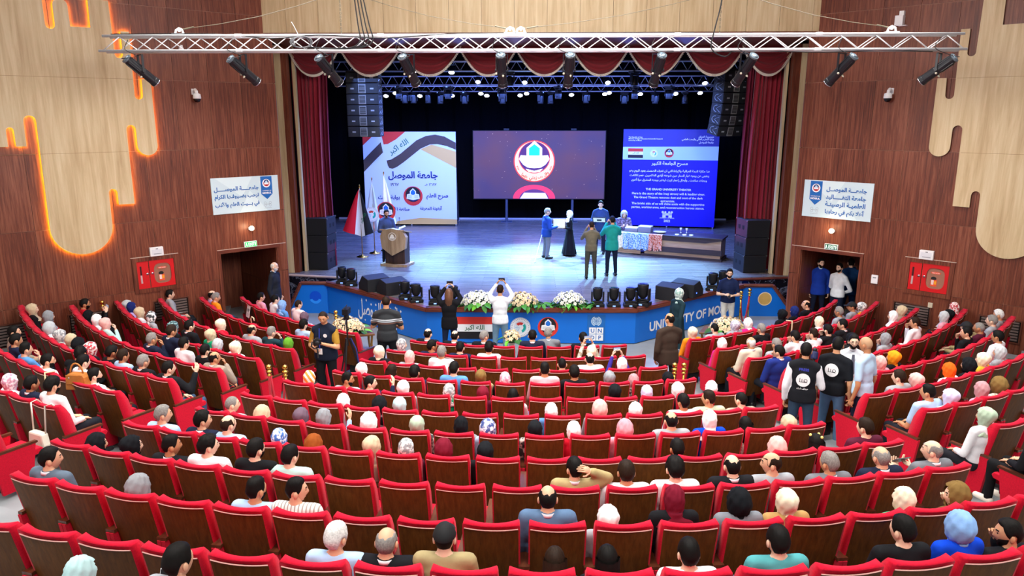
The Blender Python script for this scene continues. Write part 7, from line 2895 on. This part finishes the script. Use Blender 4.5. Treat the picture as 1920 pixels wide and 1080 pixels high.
# ================================================================ ON THE SIDE WALLS
pane_m = mat('pane_clear', 'ffffff', .02, spec=.6)
pane_m.node_tree.nodes['Principled BSDF'].inputs['Transmission Weight'].default_value = 1.0
pane_m.node_tree.nodes['Principled BSDF'].inputs['IOR'].default_value = 1.06
sign_bg = mat('sign_paleblue', 'cfe4ea', .35)
tri = mat('sign_tint', 'dceff2', .35)
for side, nm in ((-1, 'left'), (1, 'right')):
    wline = {-1: 1, 1: -1}[side]           # local x runs right as seen from the hall; s grows right on the left wall, left on the right wall

    def S_(s, s0):
        return (s - s0) * wline
    sc, zc = (7.62, 3.64) if side < 0 else (7.545, 3.54)
    t = on_wall(side, 'wall_sign', 'pale blue wall sign with Arabic lettering and blue ribbon crest, %s lines of text' % ('three' if side < 0 else 'four'), 'sign', sc, zc, .025)
    w, h = (1.78, .92) if side < 0 else (1.74, .95)
    obj('board', MB().box(-w / 2, w / 2, -.025, 0, -h / 2, h / 2), sign_bg, t)
    a = Art()
    cx = .56 if side < 0 else -.55
    a.poly([(-w / 2 + .1, h / 2), (w / 2 - .7, h / 2), (w / 2 - 1.0, -.05)], 1, len(INKM))
    a.poly([(-.2, -h / 2), (.55, -h / 2), (.1, .1)], 1, len(INKM))
    a.poly([(cx - .155, h / 2 - .02), (cx + .155, h / 2 - .02), (cx + .155, -.02), (cx, -.16), (cx - .155, -.02)], 2, II['undp'])
    a.disc(cx, h / 2 - .2, .11, 3, II['white'])
    a.disc(cx, h / 2 - .2, .08, 4, II['crimson'])
    a.disc(cx, h / 2 - .17, .065, 5, II['navy'])
    a.rect(cx - .06, cx + .06, h / 2 - .23, h / 2 - .18, 6, II['white'])
    a.disc(cx, h / 2 - .16, .03, 6, II['lightblue'])
    for q in (-1, 1):
        a.ring(cx + q * .07, -.255, .028, .034, 3, II['grey'], 12)
        a.ring(cx + q * .07, -.32, .028, .034, 3, II['grey'], 12)
    a.rect(cx - .07, cx + .07, -.295, -.285, 3, II['grey'])
    o_ = obj('artwork', a, INKM + [tri], t)
    o_.location = (0, -.027, 0)
    text(t, 'UNIVERSITY OF', cx, -.036, .065, .24, INK['white'], .02)
    text(t, 'MOSUL', cx, -.036, .005, .25, INK['white'], .05, .05)
    text(t, arab('جامعة الموصل'), cx, -.034, -.385, .2, INK['grey'], .01)
    lines = ['جامعـــــة الموصـــــل', 'ترحب بضـيوفـها الكرام', 'في بـــيت العلم والأدب'] if side < 0 else ['جامعـــة الموصــل', 'جامعة التقـــــاليد', 'العلميـة الرصينـة', 'أهلا بكم في رحابها']
    tx = .34 if side < 0 else .72
    for i, l in enumerate(lines):
        text(t, arab(l), tx, -.034, (.16 - .2 * i) if side < 0 else (.26 - .19 * i), 1.17 if side < 0 else (1.0 if i < 3 else .99), INK['undp'], .03, align='r')
    # round wall lamp
    t = on_wall(side, 'wall_lamp', 'small round lit wall lamp above the %s exit sign' % nm, 'lamp', 7.65 if side < 0 else 7.56, 2.74)
    obj('mount', MB().lathe([(.05, 0), (.05, -.05), (.035, -.07)], (0, 0, 0), 14, axis='y'), white, t)
    obj('bulb', MB().ell((0, -.13, .02), (.065, .065, .065)), mat('bulb_lit', 'ffe9b8', .3, emit=9), t, smooth=True)
    # exit sign
    t = on_wall(side, 'exit_sign', 'green exit sign over the %s door' % nm, 'sign', 7.61 if side < 0 else 7.55, 2.335, .05)
    obj('housing', MB().box(-.17, .17, -.05, .0, -.075, .075), white, t)
    lit_ = side < 0
    face = mat('exit_lit', '16a04a', .4, emit=1.6) if lit_ else mat('exit_dark', '0f5a3c', .4, emit=.25)
    obj('face', MB().box(-.155, .155, -.053, -.05, -.062, .062), face, t)
    text(t, 'EXIT', .02, -.056, 0, .17, mat('exit_white', 'e9fff2', .4, emit=.9), .02, .085)
    a = Art()
    a.disc(-.12, .035, .012, 1, 0, 8)
    a.poly([(-.135, .02), (-.105, .02), (-.1, -.01), (-.13, -.01)], 1, 0)
    a.poly([(-.13, -.01), (-.115, -.01), (-.135, -.05), (-.15, -.05)], 1, 0)
    a.poly([(-.115, -.01), (-.1, -.01), (-.085, -.05), (-.1, -.05)], 1, 0)
    a.poly([(.125, .045), (.145, .01), (.105, .01)], 1, 0)
    a.rect(.118, .132, -.045, .012, 1, 0)
    o_ = obj('pictogram', a, [mat('exit_white', 'e9fff2', .4, emit=.9)], t)
    o_.location = (0, -.055, 0)
    # fire hose cabinet
    t = on_wall(side, 'fire_hose_cabinet', 'red fire hose cabinet with round glazed door on the %s wall' % nm, 'fire cabinet', 5.225, 1.87, .0)
    rdm = mat('cabinet_red', 'd11a1f', .35)
    m = 1
    obj('surround', MB().box(-.53, -.43, -.05, 0, -.44, .44).box(.43, .53, -.05, 0, -.44, .44).box(-.43, .43, -.05, 0, .34, .44).box(-.43, .43, -.05, 0, -.44, -.34), walnut, t)
    obj('surround_edge', MB().box(-.55, .55, -.06, 0, .44, .452), mat('pale_edge', 'c9b0a2', .5), t)
    obj('back', MB().box(-.43, .43, .0, .14, -.34, .34), mat('cabinet_inside', '3a0a0c', .6), t)
    obj('door_narrow', MB().box(-.425, -.165, -.03, -.012, -.335, .335), rdm, t)
    obj('slot', MB().box(-.365, -.325, -.034, -.03, -.18, .22), mat('slot_dark', '3c0a0c', .6), t)
    obj('slot_glass', MB().box(-.365, -.325, -.036, -.034, -.2, 0.0), mat('slot_pale', 'c7a9a9', .2), t)
    # wide door: frame round an opening
    mb = MB()
    K = 24
    ox, oz, rx, rz_ = .15, .0, .2, .25
    outer = []
    for k in range(K):
        q = 2 * PI * k / K
        c, s_ = math.cos(q), math.sin(q)
        f_ = 1 / max(abs(c), abs(s_))
        outer.append((ox - .0 + c * f_ * .285 - .01, oz + s_ * f_ * .335))
    inner = [(ox + rx * math.copysign(abs(math.cos(2 * PI * k / K)) ** .6, math.cos(2 * PI * k / K)), oz + rz_ * math.copysign(abs(math.sin(2 * PI * k / K)) ** .6, math.sin(2 * PI * k / K))) for k in range(K)]
    vs = [(x, -.03, z_) for x, z_ in outer] + [(x, -.03, z_) for x, z_ in inner] + [(x, -.008, z_) for x, z_ in inner]
    fs = [(k, (k + 1) % K, K + (k + 1) % K, K + k) for k in range(K)] + [(K + k, K + (k + 1) % K, 2 * K + (k + 1) % K, 2 * K + k) for k in range(K)]
    obj('door_wide', mb.add(vs, fs), rdm, t)
    obj('hose_reel', MB().lathe([(.07, .05), (.20, .04), (.215, .0), (.20, .02), (.07, .02)], (.15, 0, 0), 26, axis='y'), mat('reel_red', 'b3161a', .4), t)
    obj('hose', MB().tube([(.15 + .21 * math.cos(q * .3), .03, .21 * math.sin(q * .3)) for q in range(21)], .018, 6, closed=True), mat('hose_black', '17171a', .6), t)
    a = Art()
    a.disc(.15, .135, .11, 1, 0, 20, .028)
    a.rect(.06, .19, -.19, -.03, 1, 0)
    a.rect(.07, .125, -.15, -.04, 2, 1)
    a.rect(.135, .18, -.14, -.06, 2, 2)
    a.disc(.115, -.0, .06, 1, 3, 14, .045)
    o_ = obj('label_plate', a, [mat('label_orange', 'ef5a32', .5), mat('label_white', 'f2d9d2', .5), mat('label_yellow', 'f2a91c', .5), mat('label_black', '141214', .5)], t)
    o_.location = (0, -.012, 0)
    text(t, 'FIRE HOSE', .15, -.02, .135, .16, mat('label_white', 'f2d9d2', .5), .02, .026)
    for x in (-.205, -.09):
        obj('latch', MB().lathe([(.032, -.03), (.03, -.045), (.012, -.048)], (x, 0, .02), 14, axis='y'), chrome, t, smooth=True)
    obj('glass_pane', MB().add([(x, -.010, z_) for x, z_ in inner], [tuple(range(K))]), pane_m, t)
    # emergency light unit
    t = on_wall(side, 'emergency_light', 'white emergency light box above the %s fire cabinet' % nm, 'emergency light', 5.27 if side < 0 else 5.31, 2.42)
    obj('box', MB().box(-.155, .155, -.09, 0, -.11, .11), white, t, bevel=.012)
    obj('lens', MB().box(-.12, .12, -.094, -.09, -.07, .06), mat('lens_paper', 'dfe2e6', .3), t)
    obj('switch', MB().box(-.02, .03, -.097, -.09, .065, .08), mat('switch_dark', '4a4d52', .5), t)
    a = Art()
    a.rect(-.08, .10, -.055, -.04, 1, 0)
    o_ = obj('print', a, [mat('print_grey', '8a8d92', .5)], t)
    o_.location = (0, -.095, 0)
    # dome camera
    t = on_wall(side, 'dome_camera', 'white dome security camera on the %s wall' % nm, 'camera', 6.54, 6.12)
    obj('bracket', MB().box(-.06, .06, -.02, 0, .02, .16).tube([(0, -.02, .10), (0, -.10, .13), (0, -.17, .09), (0, -.18, .02)], .04, 10), white, t, smooth=False)
    obj('housing', MB().lathe([(.04, .05), (.085, .03), (.095, -.06), (.09, -.075)], (0, -.18, 0), 16), white, t, smooth=True)
    obj('dome', MB().lathe([(.085, -.07), (.08, -.11), (.055, -.15), (.0, -.165)], (0, -.18, 0), 16), mat('dome_black', '0b0b0d', .12), t, smooth=True)
for side, s, z, nm in ((1, 6.5, 7.8, 'right'), (-1, 6.32, 7.17, 'left')):
    t = on_wall(side, 'wall_sensor', 'small white sensor box high on the %s wall above the truss end' % nm, 'sensor', s, z)
    k = 1.0 if side > 0 else .55
    obj('box', MB().box(-.09 * k, .09 * k, -.16 * k, 0, -.12 * k, .10 * k), white, t, bevel=.008)
    obj('shelf', MB().box(-.02 * k, .16 * k, -.14 * k, 0, -.135 * k, -.12 * k), white, t)
    obj('cap', MB().box(-.02 * k, .08 * k, -.10 * k, 0, .10 * k, .20 * k), white, t)
t = on_wall(1, 'thermostat', 'white wall thermostat beside the right door', 'thermostat', 6.42, 1.65)
obj('box', MB().box(-.08, .08, -.04, 0, -.11, .11), white, t, bevel=.01)
obj('display', MB().box(-.04, .04, -.043, -.04, .03, .06), mat('display_grey', '8b9499', .3), t)
t = on_wall(1, 'wall_socket', 'small beige socket box low on the right wall behind the seats', 'socket', 5.1, 1.22)
obj('plate', MB().box(-.05, .05, -.03, 0, -.06, .06), mat('socket_beige', 'cdbfa6', .5), t, bevel=.006)
t = on_wall(-1, 'wall_socket', 'small red call point on the left wall near the stanchion', 'call point', 4.4, 1.25)
obj('plate', MB().box(-.04, .04, -.03, 0, -.05, .05), rdm, t, bevel=.006)
# wall glow lamp bodies behind are real light
for side in (-1, 1):
    nx, ny = side * math.cos(WA), math.sin(WA)
    ax, ay = -side * math.sin(WA), math.cos(WA)
    lamp('wall_bulb', 'POINT', (0.15 + nx * (WD - .26) + ax * 7.6, ny * (WD - .26) + ay * 7.6, 2.78), (0, 0, 0), 6, (1, .8, .5), shadow_soft_size=.05)

# ================================================================ LOOSE THINGS AMONG THE SEATS
def seat_local(b, n, k, off):
    p, a = seat_place(b, n, k)
    return Matrix.Translation(p) @ Matrix.Rotation(a, 4, 'Z') @ Vector(off), a


w, a = seat_local('L', 1, 7, (0, -.012, .86))
t = thing('paper_sign', 'white paper sign reading VIP taped to a seat back in the left front row', 'sign', w, (rad(-11), 0, a))
obj('sheet', MB().box(-.11, .11, -.006, 0, -.15, .15), white, t)
text(t, 'VIP', 0, -.009, .03, .17, INK['black'], .02)
a_ = Art()
for k in range(2):
    a_.rect(-.05, .05, -.07 - .03 * k, -.06 - .03 * k, 1, 0)
o_ = obj('small_print', a_, [INK['grey']], t)
o_.location = (0, -.008, 0)
tanm = mat('tan_leather', 'b5702f', .5, noise=.15, nscale=20)
w, a = seat_local('L', 8, 0, (.02, .45, 1.02))
w, a = seat_local('L', 7, 0, (-.75, .12, .92))
t = thing('handbag', 'tan leather handbag standing by the left block seats near the aisle', 'bag', w, (0, 0, a + .4))
obj('body', MB().prism([(-.17, 0), (.17, 0), (.15, .2), (.11, .26), (-.11, .26), (-.15, .2)], -.07, .07, axis='y'), tanm, t, bevel=.02)
obj('handle', MB().tube([(.10 * math.cos(q), .0, .25 + .16 * math.sin(q)) for q in [PI * i / 8 for i in range(9)]], .014, 6), tanm, t, smooth=True)
obj('flap', MB().box(-.13, .13, -.085, -.07, .1, .25), tanm, t, bevel=.006)
obj('clasp', MB().ell((.08, -.08, .12), (.014, .012, .014)).ell((-.08, -.08, .2), (.014, .012, .014)), chrome, t, smooth=True)
ivm = mat('ivory_bag', 'ddd8c6', .6)
w, a = seat_local('L', 8, 0, (.05, -.05, 1.08))
t = thing('shoulder_bag', 'ivory shoulder bag hung by its strap over a left aisle seat back', 'bag', w, (0, 0, a))
obj('strap', MB().tube([(-.14, .13, -.05), (-.15, .06, .04), (-.15, -.02, .03), (-.13, -.05, -.35)], .012, 6).tube([(.14, .13, -.05), (.15, .06, .04), (.15, -.02, .03), (.13, -.05, -.35)], .012, 6), ivm, t, smooth=True)
obj('pouch', MB().prism([(-.15, -.58), (.15, -.58), (.17, -.5), (.14, -.34), (-.14, -.34), (-.17, -.5)], -.12, -.02, axis='y'), ivm, t, bevel=.025)
for (b, n, k, nm, hx) in (('C', 11, 6, '', 0),):
    pass
w, a = seat_local('C', 10, 4, (.27, .62, 1.02))
t = thing('phone', 'phone with pale lilac back held beside the person in light blue shirt, tenth row', 'phone', w, (rad(10), 0, a))
obj('back', MB().box(-.037, .037, -.004, .004, -.078, .078), mat('phone_lilac', 'b3aed3', .3), t, bevel=.004)
obj('lens', MB().lathe([(.012, -.004), (.012, -.007)], (-.018, 0, .055), 10, axis='y'), black, t)
w, a = seat_local('C', 12, 1, (.30, .45, 1.02))
t = thing('phone', 'dark phone with pale rim beside the person in pale aqua headscarf', 'phone', w, (rad(-20), 0, a))
obj('rim', MB().box(-.04, .04, -.004, .004, -.08, .08), white, t)
obj('screen', MB().box(-.036, .036, -.006, -.004, -.075, .075), black, t)
w, a = seat_local('R', 1, 5, (-.27, -.02, 1.0))
tag(obj('seat_strap', MB().tube([(0, .14, .08), (0, -.01, .10), (0, -.02, -.05), (.0, .0, -.45)], .016, 6), mat('strap_cream', 'e6cfa4', .7), smooth=True, loc=w, rot=(0, 0, a)), 'cream strap hung over a seat back in the right front row', 'strap')
w, a = seat_local('L', 7, 3, (.27, -.02, 1.0))
tag(obj('seat_strap', MB().tube([(0, .14, .08), (0, -.01, .10), (0, -.02, -.05), (.0, .0, -.5)], .014, 6), mat('strap_cream', 'e6cfa4', .7), smooth=True, loc=w, rot=(0, 0, a)), 'cream strap hung between seats in the left block, seventh row', 'strap')
w, a = seat_local('L', 2, 4, (.25, .0, 1.0))
tag(obj('cane_handle', MB().tube([(-.09, .1, .0), (-.08, .08, .16), (-.03, .08, .22), (.04, .08, .20), (.06, .08, .14)], .014, 6), mat('strap_cream', 'e6cfa4', .7), smooth=True, loc=w, rot=(0, 0, a)), 'cream curved bag handle rising over a left block seat, second row', 'handle')
# person whose legs show at the right edge
make_person('person in black trousers and cream shoes at the right edge of the audience, ninth row', 'rest', True, seat_local('R', 9, 0, (0, 0, 0))[0], seat_local('R', 9, 0, (0, 0, 0))[1], 'tight', mat('scarf_K', SC['K'][1], .85), G('black top', '16171a'), G('black trousers', '141416'), shoes='e6dfcf')
w = (3.42, 13.9, ground(3.42, 13.9))
cable('floor_cable', 'black cable lying along the right aisle floor', [(3.0, 13.2, ground(3.0, 13.2) + .012), (3.3, 13.45, ground(3.3, 13.45) + .012), (3.7, 13.5, ground(3.7, 13.5) + .012), (4.0, 13.75, ground(4.0, 13.75) + .012)], .012)
